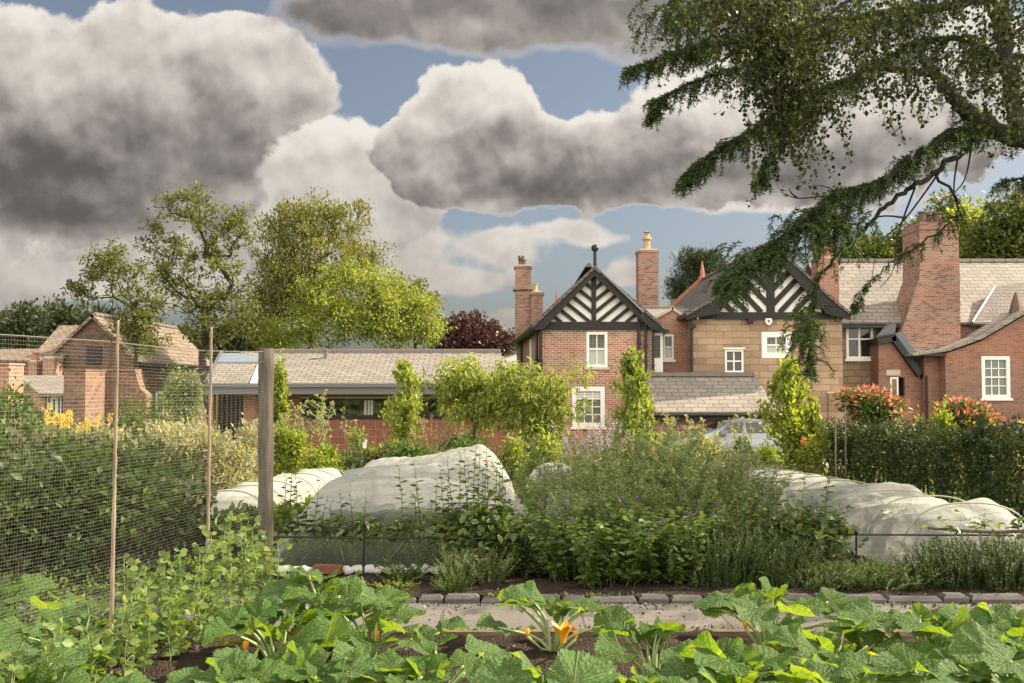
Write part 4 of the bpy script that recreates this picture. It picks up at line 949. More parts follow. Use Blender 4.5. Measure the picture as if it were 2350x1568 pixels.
# ================================================================== silver car
def car():
    Y = 32.4; x0 = PX(1528, Y); g = gz(Y) - .10
    A = thing('car', 'silver saloon car parked before the slate roofed outbuilding behind pale seed heads', 'car', (x0 + 2.2, Y + .9, g))
    L_, Wd = 4.5, 1.75
    # side profile sections along x (nose at left): z of shoulder line and roof
    st = [(0, .42, .62, .62), (.12, .30, .72, .72), (.6, .22, .86, .86), (1.25, .22, .96, .97), (1.62, .22, 1.0, 1.16), (2.1, .22, 1.0, 1.38), (2.6, .22, 1.0, 1.46), (3.2, .22, 1.0, 1.44), (3.75, .22, 1.01, 1.26), (4.05, .24, 1.0, 1.05), (4.4, .3, .96, .96), (4.5, .45, .8, .8)]
    V = []; F_ = []
    for (x, zb, zs, zr) in st:
        w = Wd / 2 * (1 - .28 * max(0, (.5 - x)) - .2 * max(0, x - 4.1))
        wr = w - .05 - .40 * (zr - zs)
        ring = [(-w + .1, zb), (-w, zb + .12), (-w - .01, (zb + zs) / 2), (-w + .04, zs), (-wr, zr - .03 if zr > zs + .05 else zr), (-wr * .5, zr + .015), (wr * .5, zr + .015), (wr, zr - .03 if zr > zs + .05 else zr), (w - .04, zs), (w + .01, (zb + zs) / 2), (w, zb + .12), (w - .1, zb)]
        V += [(x0 + x, Y + .9 + yy, g + z) for yy, z in ring]
    n = 12
    for i in range(len(st) - 1):
        for j in range(n): F_.append((i * n + j, (i + 1) * n + j, (i + 1) * n + (j + 1) % n, i * n + (j + 1) % n))
    F_ += [tuple(range(n)), tuple(range((len(st) - 1) * n, len(st) * n))[::-1]]
    mkmesh('body', V, F_, 'car_silver', A, True)
    def side(x, z): # glass lies just outside the cabin side
        k = max(0, z - 1.0); return Y + .9 - (Wd / 2 - .04 - .40 * k * 1.0) - .012 - .012
    wn = MB()
    for pts in ([(1.72, 1.04), (2.55, 1.04), (2.55, 1.38), (2.16, 1.35)], [(2.64, 1.04), (3.4, 1.04), (3.3, 1.37), (2.64, 1.38)], [(3.48, 1.05), (3.86, 1.07), (3.62, 1.24), (3.4, 1.33)]):
        wn.poly(*[(x0 + a, side(a, z), g + z) for a, z in pts])
    wn.build('side_window', 'glass_dark', A)
    ws = MB().poly((x0 + 1.62, Y + .25, g + 1.13), (x0 + 2.06, Y + .33, g + 1.385), (x0 + 2.06, Y + 1.5, g + 1.385), (x0 + 1.62, Y + 1.6, g + 1.13))
    for i in range(4): ws.v[i] = (ws.v[i][0] - .02, ws.v[i][1], ws.v[i][2] + .035)
    ws.build('windscreen', 'glass_dark', A)
    for xx in (.85, 3.65):
        for s in (0, 1):
            yy = Y + .02 + s * 1.58
            b = MB().tube([(x0 + xx, yy, g + .32), (x0 + xx, yy + .2, g + .32)], .32, 20)
            w = b.build('wheel', 'tyre', A); MB().tube([(x0 + xx, yy - .012, g + .32), (x0 + xx, yy + .21, g + .32)], .2, 16).build('rim', 'alloy', w)
    m = MB().box(x0 + 1.75, x0 + 1.98, Y - .16, Y + .03, g + 1.0, g + 1.13).build('mirror', 'car_silver', A)
    MB().box(x0 + .02, x0 + .25, Y + .12, Y + .4, g + .62, g + .76).build('headlight', 'lamp_glass', A)
    MB().box(x0 + 4.38, x0 + 4.53, Y + .1, Y + .35, g + .75, g + .92).build('tail_light', 'light_red', A)
    MB().box(x0 + 1.5, x0 + 4.0, Y - .03, Y + .0, g + .40, g + .44).build('door_trim', 'metal_black', A)
car()
# ================================================================== trees
def tube_tree(nodes, par, r_tip, expo, rmax=None):
    n = len(nodes); cnt = np.zeros(n)
    for i in range(n - 1, 0, -1):
        cnt[i] = max(cnt[i], 1); cnt[par[i]] += cnt[i]
    r = r_tip * np.maximum(cnt, 1) ** expo
    return np.minimum(r, rmax) if rmax else r
def grow(base, top_of_trunk, targets, r_tip=.012, expo=.5, rmax=.3, step=.7, jit=.12, rs=None, sag=.0):
    """branches from a trunk to every target, each joining the nearest wood already there"""
    rs = rs or np.random.RandomState(1)
    nodes = [np.array(base, float)]; par = [0]
    m = 6
    for i in range(1, m + 1):
        nodes.append(np.array(base) + (np.array(top_of_trunk) - base) * i / m + (rs.normal(size=3) * jit * .4 if i < m else 0)); par.append(len(nodes) - 2)
    T = np.array(targets); o = np.argsort(np.linalg.norm(T - nodes[m], axis=1)); b0 = np.array(base, float)
    start = 3
    for k in o:
        A = np.array(nodes[start:]); d = T[k] - A; dist = np.linalg.norm(d, axis=1)
        # prefer joining lower than the target
        cost = dist + .6 * np.maximum(0, A[:, 2] - T[k][2] + .1 * dist) + .10 * np.linalg.norm(A - b0, axis=1)
        j = int(np.argmin(cost)) + start; p0 = nodes[j]; L_ = np.linalg.norm(T[k] - p0); ns = max(1, int(L_ / step))
        pr = j
        for s in range(1, ns + 1):
            t = s / ns; q = p0 + (T[k] - p0) * t; q = q + np.array([0, 0, -sag * math.sin(t * PI) * L_])
            if s < ns: q = q + rs.normal(size=3) * jit * min(1, L_)
            nodes.append(q); par.append(pr); pr = len(nodes) - 1
    N_ = np.array(nodes); Pa = np.array(par); r = tube_tree(N_, Pa, r_tip, expo, rmax)
    return N_, Pa, r
def wood(root, N_, Pa, r, m='bark', name='trunk', split=None, k=6):
    i = np.arange(1, len(N_)); rp = np.minimum(r[Pa[i]], r[i] * 1.35)
    big = r[i] > (split or 0)
    if split:
        segs(name, N_[Pa[i]][big], N_[i][big], rp[big], r[i][big], m, root, k)
        if (~big).any(): segs('branches', N_[Pa[i]][~big], N_[i][~big], rp[~big], r[i][~big], m, root, 3)
    else: segs(name, N_[Pa[i]], N_[i], rp, r[i], m, root, k)
def blob_points(blobs, Y, dep, n, rs, shell=.35):
    """random points in ellipsoids given as photo ellipses (px,py,rx,ry) at distance Y"""
    w = np.array([b[2] * b[3] * (b[4] if len(b) > 4 else 1) for b in blobs], float); w /= w.sum()
    c = rs.choice(len(blobs), n, p=w); out = []
    for k in c:
        b = blobs[k]; d = rs.normal(size=3); d /= np.linalg.norm(d); u = rs.random() ** (shell)
        d = d * u; C = P(b[0] + d[0] * b[2], b[1] + d[2] * b[3], Y); sc = Y / FP
        yy = d[1] * min(dep, b[2] * sc * 1.0); out.append(C + np.array([C[0] / Y * yy, yy, (C[2] - EYE) / Y * yy]))
    return np.array(out)
def tree(name, label, cat, px, Y, blobs, nclump, per, crad, leaf, m, dep=4., trunk_top=None, wd=.55, seed=1, shell=.4, group=None, r_tip=.012, expo=.5, rmax=.3, bark='bark',
         zscale=.8, up=.2, tpl='quad', trunkpx=None, show_wood=True, droop=0., jit=.15, dens_low=None):
    rs = np.random.RandomState(seed); np.random.seed(seed)
    base = np.array([PX(px, Y), Y, gz(Y) - .1]); root = thing(name, label, cat, base, 0, group)
    T = blob_points(blobs, Y, dep, nclump, rs, shell)
    top = P(*(trunk_top or (px, blobs[0][1])), Y)
    if show_wood:
        N_, Pa, r = grow(base, top, T, r_tip, expo, rmax, .8, jit, rs); wood(root, N_, Pa, r, bark, 'trunk', split=max(.03, rmax * .18))
    npc = np.maximum(3, (per * rs.uniform(.4, 1.6, nclump)).astype(int)); idx = np.repeat(np.arange(nclump), npc); n = len(idx)
    d = nrm(rs.normal(size=(n, 3))) * rs.random((n, 1)) ** .5 * crad * (.6 + .8 * rs.random(nclump))[idx][:, None]; d[:, 2] *= zscale
    C = T[idx] + d; A = nrm(d / crad + rs.normal(size=(n, 3)) * .5 + [0, 0, up - droop])
    Nv = nrm(rs.normal(size=(n, 3)) * .7 + [0, 0, 1])
    hue = rs.random(nclump); rnd = np.clip(.55 * hue[idx] + .45 * rs.random(n), 0, 1)
    leaves('crown', C, A, m, leaf, wd, Nv, tpl, root, rnd)
    return root
tree('tree', 'sparse spreading tree with bare dark limbs rising behind the left bamboo canes', 'tree', 478, 38.,
     [(440, 500, 95, 60), (360, 560, 50, 50), (520, 560, 65, 70), (450, 600, 120, 70), (545, 510, 40, 40), (400, 470, 60, 40), (440, 690, 130, 60), (560, 700, 60, 80), (500, 750, 90, 50), (380, 640, 60, 50), (455, 450, 40, 25), (330, 515, 25, 20)],
     290, 30, .28, .165, 'tree_sparse', 3.5, (470, 700), seed=3, shell=.5, r_tip=.013, expo=.52, rmax=.22, jit=.22, wd=.42, bark='bark_dark')
tree('tree', 'small thin leaved tree with a slender straight trunk beside the barn roof', 'tree', 316, 35.,
     [(260, 590, 50, 40), (220, 620, 60, 40), (300, 650, 70, 60), (200, 660, 50, 30), (330, 720, 60, 60), (300, 760, 50, 50), (250, 570, 25, 25), (345, 780, 60, 40), (180, 660, 30, 20)],
     180, 30, .25, .145, 'tree_sparse', 2.8, (314, 690), seed=5, shell=.5, r_tip=.009, expo=.5, rmax=.11, jit=.2, wd=.42, bark='bark_dark')
big = tree('tree', 'large tree with olive twiggy top and bright yellow green lower boughs behind the long roof', 'tree', 720, 44.,
     [(700, 500, 90, 60), (780, 500, 80, 55), (650, 560, 70, 80), (720, 600, 150, 110), (640, 680, 70, 90), (830, 600, 60, 60), (700, 700, 100, 70), (600, 720, 40, 80)],
     620, 34, .50, .17, 'olive', 5., (715, 640), seed=8, shell=.45, r_tip=.012, expo=.5, rmax=.38, jit=.2, wd=.4, up=1.1)
def bough():
    rs = np.random.RandomState(21); Y = 41.5
    T = blob_points([(770, 700, 130, 80), (860, 720, 100, 80), (700, 760, 110, 50), (920, 760, 90, 45), (640, 775, 50, 35), (800, 640, 60, 50), (880, 660, 70, 50), (950, 700, 60, 45), (985, 740, 35, 45)], Y, 3.5, 560, rs, .5)
    n = 42 * len(T); idx = np.repeat(np.arange(len(T)), 42); d = nrm(rs.normal(size=(n, 3))) * rs.random((n, 1)) ** .5 * .50; d[:, 2] *= .7
    rnd = np.clip(.6 * rs.random(len(T))[idx] + .4 * rs.random(n), 0, 1)
    leaves('lower_boughs', T[idx] + d, nrm(d + rs.normal(size=(n, 3)) * .4 - [0, 0, .2]), 'yellow_green', .15, .45, nrm(rs.normal(size=(n, 3)) * .6 + [0, 0, 1]), 'quad', big, rnd)
bough()
tree('tree', 'loose airy green tree at the right shoulder of the large yellow green tree', 'tree', 955, 46.,
     [(930, 660, 60, 30), (980, 690, 45, 22), (940, 720, 70, 50), (985, 760, 40, 40), (1010, 696, 20, 10)], 150, 26, .32, .18, 'tree_sparse', 3., (950, 750), seed=9, r_tip=.01, rmax=.14, wd=.45)
tree('tree', 'dark purple leaved beech crown between the long roof and the tall chimney', 'tree', 1085, 62.,
     [(1075, 770, 62, 42), (1135, 790, 45, 26), (1040, 785, 25, 40), (1085, 800, 90, 30)], 260, 60, .75, .26, 'beech_purple', 6., (1085, 800), seed=10, rmax=.3)
tree('pine_tree', 'open dark pine crown behind the red tiled verge of the stone house', 'tree', 1592, 58.,
     [(1600, 600, 50, 26), (1580, 630, 35, 26), (1550, 660, 28, 22), (1620, 620, 35, 40), (1635, 590, 25, 16), (1540, 680, 18, 14), (1590, 680, 50, 30)], 150, 70, .50, .28, 'conifer', 4., (1595, 660), seed=12, rmax=.25, wd=.14, up=.7)
# dark belt at far left, behind the barn, and the wood behind the right roofs
belt = [(-20, 60, 724, 70), (60, 75, 705, 66), (130, 60, 690, 72), (170, 60, 700, 60), (250, 60, 715, 55), (380, 90, 745, 60), (560, 80, 730, 64)]
bl = ['dense dark tree at the far left edge behind the low barn', 'dark rounded tree rising second from the left behind the barn roofs', 'tallest dark pointed tree in the belt left of the barn gable', 'dark tree whose crown meets the barn gable top',
      'dark tree behind the barn ridge seen through thin branches', 'broad dark tree low behind the sparse spreading tree', 'dark leafy tree between the sparse tree and the yellow green tree']
for i, (px, w, top, Y) in enumerate(belt):
    h = 880 - top
    tree('dark_tree', bl[i], 'tree', px, Y, [(px, top + h * .35, w * .7, h * .33), (px - w * .4, top + h * .55, w * .5, h * .3), (px + w * .4, top + h * .5, w * .5, h * .3), (px, top + h * .7, w, h * .35)], 170, 55, .9, .34, 'dark_far', 6., seed=30 + i, rmax=.3, up=.8, group='dark trees behind the barn')
rw = [(1990, 70, 545, 62, 'wood_green', 'rounded green tree behind the pale roof just right of the slim chimney'), (2080, 70, 500, 66, 'wood_green', 'green tree behind the pale roof left of the massive chimney'), (2240, 90, 470, 62, 'yellow_green', 'sunlit yellow green tree behind the roof right of the massive chimney'),
      (2330, 90, 420, 58, 'wood_green', 'tall dark green tree at the right edge above the pale roof'), (2170, 80, 450, 70, 'wood_green', 'dark tree crown directly behind the four pots of the massive chimney'), (2420, 90, 400, 66, 'wood_green', 'tree crown cut by the right edge of the picture, highest of the wood')]
for i, (px, w, top, Y, mm, lb) in enumerate(rw):
    h = 700 - top
    tree('woodland_tree', lb, 'tree', px, Y, [(px, top + h * .35, w * .7, h * .35), (px - w * .5, top + h * .6, w * .55, h * .3), (px + w * .5, top + h * .55, w * .55, h * .3), (px, top + h * .8, w, h * .35)], 190, 60, .9, .32, 'wood_green' if mm != 'yellow_green' else 'lime_soft', 6., seed=50 + i, rmax=.3, group='trees behind the right hand roofs')
# ================================================================== the overhanging cedar
def spline(pts, n):
    pts = np.array(pts, float); t = np.linspace(0, len(pts) - 1, n); i = np.clip(t.astype(int), 0, len(pts) - 2); f = (t - i)[:, None]
    p0 = pts[np.maximum(i - 1, 0)]; p1 = pts[i]; p2 = pts[i + 1]; p3 = pts[np.minimum(i + 2, len(pts) - 1)]
    return .5 * ((2 * p1) + (-p0 + p2) * f + (2 * p0 - 5 * p1 + 4 * p2 - p3) * f ** 2 + (-p0 + 3 * p1 - 3 * p2 + p3) * f ** 3)
def cedar():
    rs = np.random.RandomState(77); np.random.seed(77)
    root = thing('cedar_tree', 'huge dark cedar with drooping feathery branches reaching in from the upper right', 'tree', (9.3, 12.5, gz(12.5)))
    def pp(l): return [P(px, py, y) for px, py, y in l]
    # trunk off the right edge, rising above the frame
    tk = np.array([(9.3, 12.5, -.3), (9.25, 12.5, 2), (9.1, 12.6, 5), (9.0, 12.7, 9), (8.9, 12.8, 13)]); b = MB(); b.tube(tk, [.62, .5, .45, .36, .15], 14); b.build('trunk', 'bark_dark', root, smooth=True)
    limbs = {  # px, py, distance ; radius from, to
        'a': ([(2900, 250, 12.6), (2560, 290, 12.2), (2430, 305, 12.0), (2340, 320, 11.8), (2270, 290, 11.6), (2200, 240, 11.5), (2150, 170, 11.6), (2110, 130, 11.7)], .17, .05),
        'b': ([(2340, 318, 11.8), (2325, 220, 11.8), (2310, 120, 11.8), (2290, 0, 11.8), (2280, -120, 11.9)], .10, .09),
        'c': ([(2270, 290, 11.6), (2200, 300, 11.4), (2120, 350, 11.2), (2030, 410, 11.0), (1920, 450, 10.9), (1830, 520, 10.8), (1740, 590, 10.7), (1660, 650, 10.7)], .06, .010),
        'd': ([(2240, 320, 11.5), (2140, 400, 11.3), (2050, 460, 11.2), (1970, 540, 11.1), (1880, 640, 11.0), (1860, 760, 10.9), (1855, 850, 10.9)], .035, .008),
        'e': ([(2150, 170, 11.6), (2000, 160, 11.6), (1850, 230, 11.4), (1720, 300, 11.2), (1620, 370, 11.1), (1570, 410, 11.1)], .05, .008),
        'f': ([(2290, 0, 11.8), (2100, 20, 11.8), (1900, 50, 11.7), (1700, 90, 11.6), (1560, 120, 11.5), (1440, 165, 11.4)], .06, .008),
        'g': ([(2280, -60, 11.8), (2050, -60, 12), (1850, -40, 12), (1650, 0, 11.9), (1540, 40, 11.8)], .06, .01),
        'h': ([(1900, 50, 11.7), (1760, 130, 11.5), (1640, 170, 11.4), (1530, 220, 11.3), (1500, 255, 11.3)], .03, .006),
        'i': ([(2900, -60, 12.8), (2600, -20, 12.6), (2480, 60, 12.5), (2420, 160, 12.5)], .09, .03),
        'j': ([(2560, 290, 12.2), (2460, 380, 12.2), (2380, 400, 12.2), (2300, 420, 12.1)], .04, .008),
        'k': ([(1830, 230, 11.4), (1790, 310, 11.3), (1760, 380, 11.2), (1745, 415, 11.2)], .02, .006),
        'l': ([(2340, 180, 12.0), (2200, 90, 12.2), (2080, 110, 12.3), (1960, 180, 12.2)], .05, .012),
        'm': ([(2150, 400, 11.3), (2200, 480, 11.4), (2120, 560, 11.4), (2020, 620, 11.3), (1960, 700, 11.2)], .018, .005),
        'n': ([(2600, 200, 12.0), (2500, 150, 11.9), (2380, 130, 11.9), (2200, 140, 11.8)], .05, .02)}
    wb = MB(); paths = {}
    for k, (l, r0, r1) in limbs.items():
        p = spline(pp(l), 7 * len(l)); p[1:-1] += rs.normal(size=p[1:-1].shape) * .015; paths[k] = p
        wb.tube(p, list(np.linspace(r0, r1, len(p))), 8)
    wb.build('limbs', 'bark_dark', root, smooth=True)
    # side sprays: each spray is a twig that leaves the limb sideways then hangs; needles along it
    TW0, TW1, TR = [], [], []; NC, NA = [], []
    def spray(p, d, ln, hang, dens):
        n = max(4, int(ln / .045)); q = p.copy(); d = d / np.linalg.norm(d)
        for s in range(n):
            t = s / n; dd = d * (1 - t) * 1.0 + np.array([0, 0, -hang]) * t * 1.3 + rs.normal(size=3) * .13; dd /= np.linalg.norm(dd)
            q2 = q + dd * ln / n
            TW0.append(q); TW1.append(q2); TR.append(.004 * (1 - t) + .0015)
            m_ = dens
            for _ in range(m_):
                f = rs.random(); c = q + (q2 - q) * f; a = rs.normal(size=3) * [.9, .9, .45] + dd * .8; NC.append(c); NA.append(a)
            q = q2
    cover = {'c': (0.02, 1, .9, .34, 420), 'e': (.2, 1, .9, .42, 230), 'f': (.1, 1, 1.0, .44, 300), 'g': (.0, 1, .9, .5, 200), 'h': (.1, 1, .9, .36, 150), 'a': (.25, 1, .7, .45, 70), 'd': (.6, 1, .9, .30, 56), 'i': (.3, 1, .8, .5, 50), 'j': (.3, 1, .9, .42, 40), 'k': (.1, 1, .9, .28, 60), 'l': (.1, 1, .8, .5, 110), 'm': (.2, 1, .9, .26, 44), 'n': (.1, 1, .8, .5, 80), 'b': (.3, 1, .5, .4, 40)}
    for k, (a, b_, hang, ln, cnt) in cover.items():
        p = paths[k]; n = len(p)
        for _ in range(cnt):
            f = (a + (b_ - a) * rs.random() ** .9) * (n - 1); i = min(int(f), n - 2); q = p[i] + (p[i + 1] - p[i]) * (f - i); dr = p[min(i + 1, n - 1)] - p[i]; dr /= np.linalg.norm(dr)
            sd = np.cross(dr, [0, 0, 1]) * (1 if rs.random() < .5 else -1); tipf = 1 - .55 * (f / n) ** 2
            d = sd * rs.uniform(.2, 1) + dr * rs.uniform(.2, .9) + np.array([0, 0, rs.uniform(-.3, .25)])
            spray(q, d, ln * rs.uniform(.45, 1.35) * tipf, hang, 8)
    # the dense drooping curtain at the end of the low branch
    for (px, py, w, h, cnt, ln) in ((1780, 578, 90, 26, 60, .30), (1730, 610, 70, 24, 34, .28), (1858, 760, 24, 60, 52, .32), (1690, 650, 40, 20, 40, .28), (1900, 500, 90, 40, 110, .45), (1560, 30, 60, 50, 60, .4)):
        for _ in range(cnt):
            Yq = 10.85 + rs.uniform(-.35, .35); q = P(px + rs.normal() * w * .55, py + rs.normal() * h * .5, Yq); spray(q, rs.normal(size=3) * [1, 1, .3] + [-.5, 0, -.1], ln * rs.uniform(.5, 1.3), 1.1, 8)
    segs('twigs', np.array(TW0), np.array(TW1), np.array(TR), np.array(TR), 'twig', root, 3)
    NC, NA = np.array(NC), np.array(NA)
    leaves('needles', NC, NA, 'cedar', .055, .19, None, 'quad', root)
    # the body of the crown, above and right of the picture: boughs with flat plates of foliage
    B0, B1, PC, PA = [], [], [], []
    for _ in range(24):
        a_ = rs.uniform(0, 2 * PI); z_ = rs.uniform(5.2, 10.5); R_ = rs.uniform(2.5, 6.0) * (1.2 - .05 * z_); st_ = np.array([9.1, 12.6, z_]); en_ = st_ + np.array([R_ * math.cos(a_), R_ * math.sin(a_), -.12 * R_ + .3])
        if en_[0] < 7.2 + max(0, (en_[1] - 12)) * .3 and en_[2] < 8.2: continue
        B0.append(st_); B1.append(en_)
        for f_ in np.linspace(.25, 1, 12):
            q_ = st_ + (en_ - st_) * f_; k_ = 46
            if q_[0] < (q_[1]) * .56 and q_[2] < q_[1] * .42: continue
            PC.append(q_ + rs.normal(size=(k_, 3)) * [.45, .45, .12]); PA.append(rs.normal(size=(k_, 3)) * [1, 1, .3] - [0, 0, .2])
    segs('boughs', B0, B1, .10, .02, 'bark_dark', root, 7); PC = np.concatenate(PC); PA = np.concatenate(PA)
    leaves('upper_crown', PC, PA, 'cedar', .24, .22, None, 'quad', root)
    # bare twigs below the limb
    b = MB()
    for l in ([(1990, 440, 10.9), (1930, 445, 10.9), (1900, 430, 10.9), (1870, 425, 10.9)], [(1960, 455, 10.9), (1900, 450, 10.9), (1830, 455, 10.9), (1790, 440, 10.9)], [(1830, 455, 10.9), (1815, 442, 10.9), (1812, 432, 10.9)],
              [(2230, 330, 11.4), (2210, 420, 11.3), (2150, 470, 11.2)], [(2160, 390, 11.3), (2080, 500, 11.2), (2020, 560, 11.2), (2000, 640, 11.2)], [(2080, 500, 11.2), (2010, 500, 11.1), (1950, 560, 11.1)], [(2100, 430, 11.2), (2060, 540, 11.2), (2050, 620, 11.2), (2020, 660, 11.2)], [(2200, 350, 11.4), (2190, 450, 11.4), (2230, 540, 11.4)]):
        p = spline([P(*q) for q in l], 12); b.tube(p, list(np.linspace(.014, .003, 12)), 5)
    b.build('bare_twigs', 'bark_dark', root)
cedar()
def birch():
    rs = np.random.RandomState(91)
    root = thing('birch_tree', 'birch with small hanging leaves trailing in front of the dark cedar boughs', 'tree', (7.9, 10.2, gz(10.2)))
    Y = 10.2
    tk = spline([(7.9, Y, -.2), (7.7, Y, 3), (7.3, Y, 6), (6.6, Y, 8.4)], 16); b = MB().tube(tk, list(np.linspace(.16, .06, 16)), 10)
    b.build('trunk', 'bark', root, smooth=True)
    C, A = [], []; S0, S1, R = [], [], []
    b = MB()
    arms = [[tk[-1], P(2200, -250, Y), P(1950, -160, Y), P(1750, -60, Y), P(1620, 20, Y)], [tk[-2], P(2150, -120, Y), P(1950, 0, Y), P(1830, 90, Y)], [tk[-3], P(2300, -60, Y), P(2150, 20, Y), P(2050, 60, Y)], [tk[-4], P(2420, 0, Y), P(2300, 90, Y), P(2200, 130, Y)], [tk[-5], P(2500, 150, Y), P(2400, 180, Y), P(2330, 240, Y)]]
    starts = []
    for a in arms:
        p = spline(a, 24); b.tube(p, list(np.linspace(.045, .008, 24)), 6); starts.append(p)
    b.build('limbs', 'bark_dark', root)
    def strand(q, ln):
        n = int(ln / .07) + 2; d = rs.normal(size=3) * [.5, .5, .1] - [0, 0, .6]; v = q.copy()
        for s in range(n):
            d = d * .85 + np.array([rs.normal() * .24, rs.normal() * .24, -.22]); d /= np.linalg.norm(d); w = v + d * .07; S0.append(v); S1.append(w); R.append(.0022)
            for _ in range(3): C.append(v + (w - v) * rs.random() + rs.normal(size=3) * .028); A.append(rs.normal(size=3) * .8 + [0, 0, -.6])
            v = w
    zones = [(1680, 20, 90, 60, 60, .9), (1800, 170, 80, 110, 140, 1.0), (1760, 60, 100, 70, 90, .9), (1960, 90, 110, 70, 80, .6), (2100, 20, 120, 50, 70, .6), (2220, 170, 80, 70, 40, .5), (1840, 300, 40, 60, 40, .6), (2320, 230, 50, 90, 36, .6), (2050, 210, 80, 50, 36, .5), (2330, 40, 70, 70, 40, .7)]
    for (px, py, w, h, n, ln) in zones:
        for _ in range(n): strand(P(px + rs.normal() * w * .6, py - 60 + rs.normal() * h * .6, Y + rs.uniform(-.7, .7)), ln * rs.uniform(.3, 1.1))
    # strands hang from fine boughs
    segs('hanging_twigs', S0, S1, R, R, 'twig', root, 3)
    leaves('foliage', C, A, 'birch', .050, .75, None, 'fold', root)
birch()
# ================================================================== mesh tunnels
def fabric_mat(name, col, tmin, tmax, scale=9., crease=.5):
    m, t = mat(name)
    tc = t.new('ShaderNodeTexCoord').outputs['Object']
    n = t.noise(tc, scale, 5, .55); n2 = t.noise(tc, 2.2, 3, .5)
    lw = t.new('ShaderNodeLayerWeight', inp={'Blend': .35}).outputs['Facing']
    wv = t.noise(t.v('MULTIPLY', tc, (1.6, .7, 1.6)), 5.0, 4, .6, 1.5); nb = bump(t, t.m('ADD', n.outputs[0], t.m('MULTIPLY', wv.outputs[0], 3.0)), .008)
    d = t.new('ShaderNodeBsdfDiffuse', inp={0: (*col, 1), 'Normal': nb}); tl = t.new('ShaderNodeBsdfTranslucent', inp={0: (*col, 1), 'Normal': nb})
    m1 = t.new('ShaderNodeMixShader', inp={0: .6, 1: d.outputs[0], 2: tl.outputs[0]})
    tr = t.new('ShaderNodeBsdfTransparent')
    f = t.m('ADD', t.m('MULTIPLY_ADD', lw, tmin - tmax, tmax), t.m('MULTIPLY', t.m('SUBTRACT', n2.outputs[0], .5), .10), clamp=True)
    fin(t, t.new('ShaderNodeMixShader', inp={0: f, 1: m1.outputs[0], 2: tr.outputs[0]}).outputs[0])
fabric_mat('fleece', (.72, .73, .68), .05, .58)
fabric_mat('fleece_thin', (.50, .54, .48), .25, .80)
def vnoise(x, y, seed, sc):
    rs = np.random.RandomState(seed); g = rs.random((64, 64)); u = (x * sc) % 63; v = (y * sc) % 63; i = u.astype(int); j = v.astype(int); fu = u - i; fv = v - j; fu = fu * fu * (3 - 2 * fu); fv = fv * fv * (3 - 2 * fv)
    return (g[j, i] * (1 - fu) + g[j, i + 1] * fu) * (1 - fv) + (g[j + 1, i] * (1 - fu) + g[j + 1, i + 1] * fu) * fv
def tunnel(name, label, xc, w, y0, y1, h, hoop=.9, m='fleece', seed=1, sag=.10, wr=.02, flare=.12, hoopcol='plastic_net', group=None, xdrift=0., hend=None, endl=.5):
    """half-round tunnel along y: hoops every `hoop` metres, fabric sagging between, end gathered to the ground"""
    root = thing(name, label, 'crop tunnel', (xc, (y0 + y1) / 2, gz((y0 + y1) / 2)), 0, group)
    n = int((y1 - y0) / .03); k = 60; ys = np.linspace(y0, y1, n); a = np.linspace(0, PI, k)
    Yg, Ag = np.meshgrid(ys, a, indexing='ij')
    ph = ((Yg - y0) / hoop) % 1.0; sg = 1 - sag * (np.sin(ph * PI) ** .8)
    end = np.clip((Yg - y0) / endl, 0, 1) ** .5 * np.clip((y1 - Yg) / .5, 0, 1) ** .5
    end = .04 + .96 * end
    t = (Yg - y0) / (y1 - y0); hh = (h + ((hend or h) - h) * t) * sg * end
    R = 1 + wr * 1.2 * (vnoise(Yg + Ag * .35, Ag * .8, seed, 4) - .5) + wr * 4 * (vnoise(Yg * .7 - Ag * .5, Ag * .8 + Yg * .2, seed + 1, 2.2) - .5) * np.sin(Ag)
    R = R - wr * 1.6 * np.abs(vnoise(Yg * 1.0 + .22 * Ag, Ag * .25 + 2, seed + 5, 7.5) - .5) * np.sin(Ag) ** .5 - wr * .9 * np.abs(vnoise(Yg * 1.0 - .35 * Ag, Ag * .3 + 4, seed + 6, 12.) - .5)
    low = np.clip(1 - np.sin(Ag) / .35, 0, 1)
    X = xc + xdrift * t + (w * (.65 + .35 * end) + flare * low * (vnoise(Yg, Ag, seed + 2, 3) )) * np.cos(Ag) * np.abs(np.cos(Ag)) ** -.25 * R
    X = np.where(np.abs(np.cos(Ag)) < 1e-3, xc + xdrift * t, X)
    gzv = np.vectorize(gz)(Yg); Z = gzv + .02 + hh * np.sin(Ag) ** .8 * R + .02 * low * vnoise(Yg, Ag, seed + 3, 6)
    V = np.stack([X, Yg, Z], -1).reshape(-1, 3); b = np.arange(n - 1)[:, None] * k + np.arange(k - 1)[None]
    mkmesh('cover', V, None, m, root, True, False, quads=np.stack([b, b + k, b + k + 1, b + 1], -1).reshape(-1, 4))
    hb = MB(); y = y0 + .5
    i = 0
    while y < y1 - .3:
        tt = (y - y0) / (y1 - y0); H = h + ((hend or h) - h) * tt
        mb = MB().tube([(xc + xdrift * tt + w * .97 * math.cos(q) * (abs(math.cos(q)) + 1e-4) ** -.25, y, gz(y) + (H - .015) * math.sin(q) ** .8) for q in np.linspace(0, PI, 22)], .008, 6); mb.build('hoop', hoopcol, root, smooth=True); y += hoop
    return root
tunnel('crop_tunnel', 'long white mesh tunnel running away beside the dark hedge, lumpy and wrinkled, on the right', 3.95, .62, 8.15, 16.9, .58, .85, seed=4, sag=.20, wr=.06, flare=.34)
tunnel('crop_tunnel', 'scalloped white fleece tunnel at left behind the wooden post', -3.15, .48, 10.6, 17.2, .52, .95, seed=8, sag=.26, wr=.03)
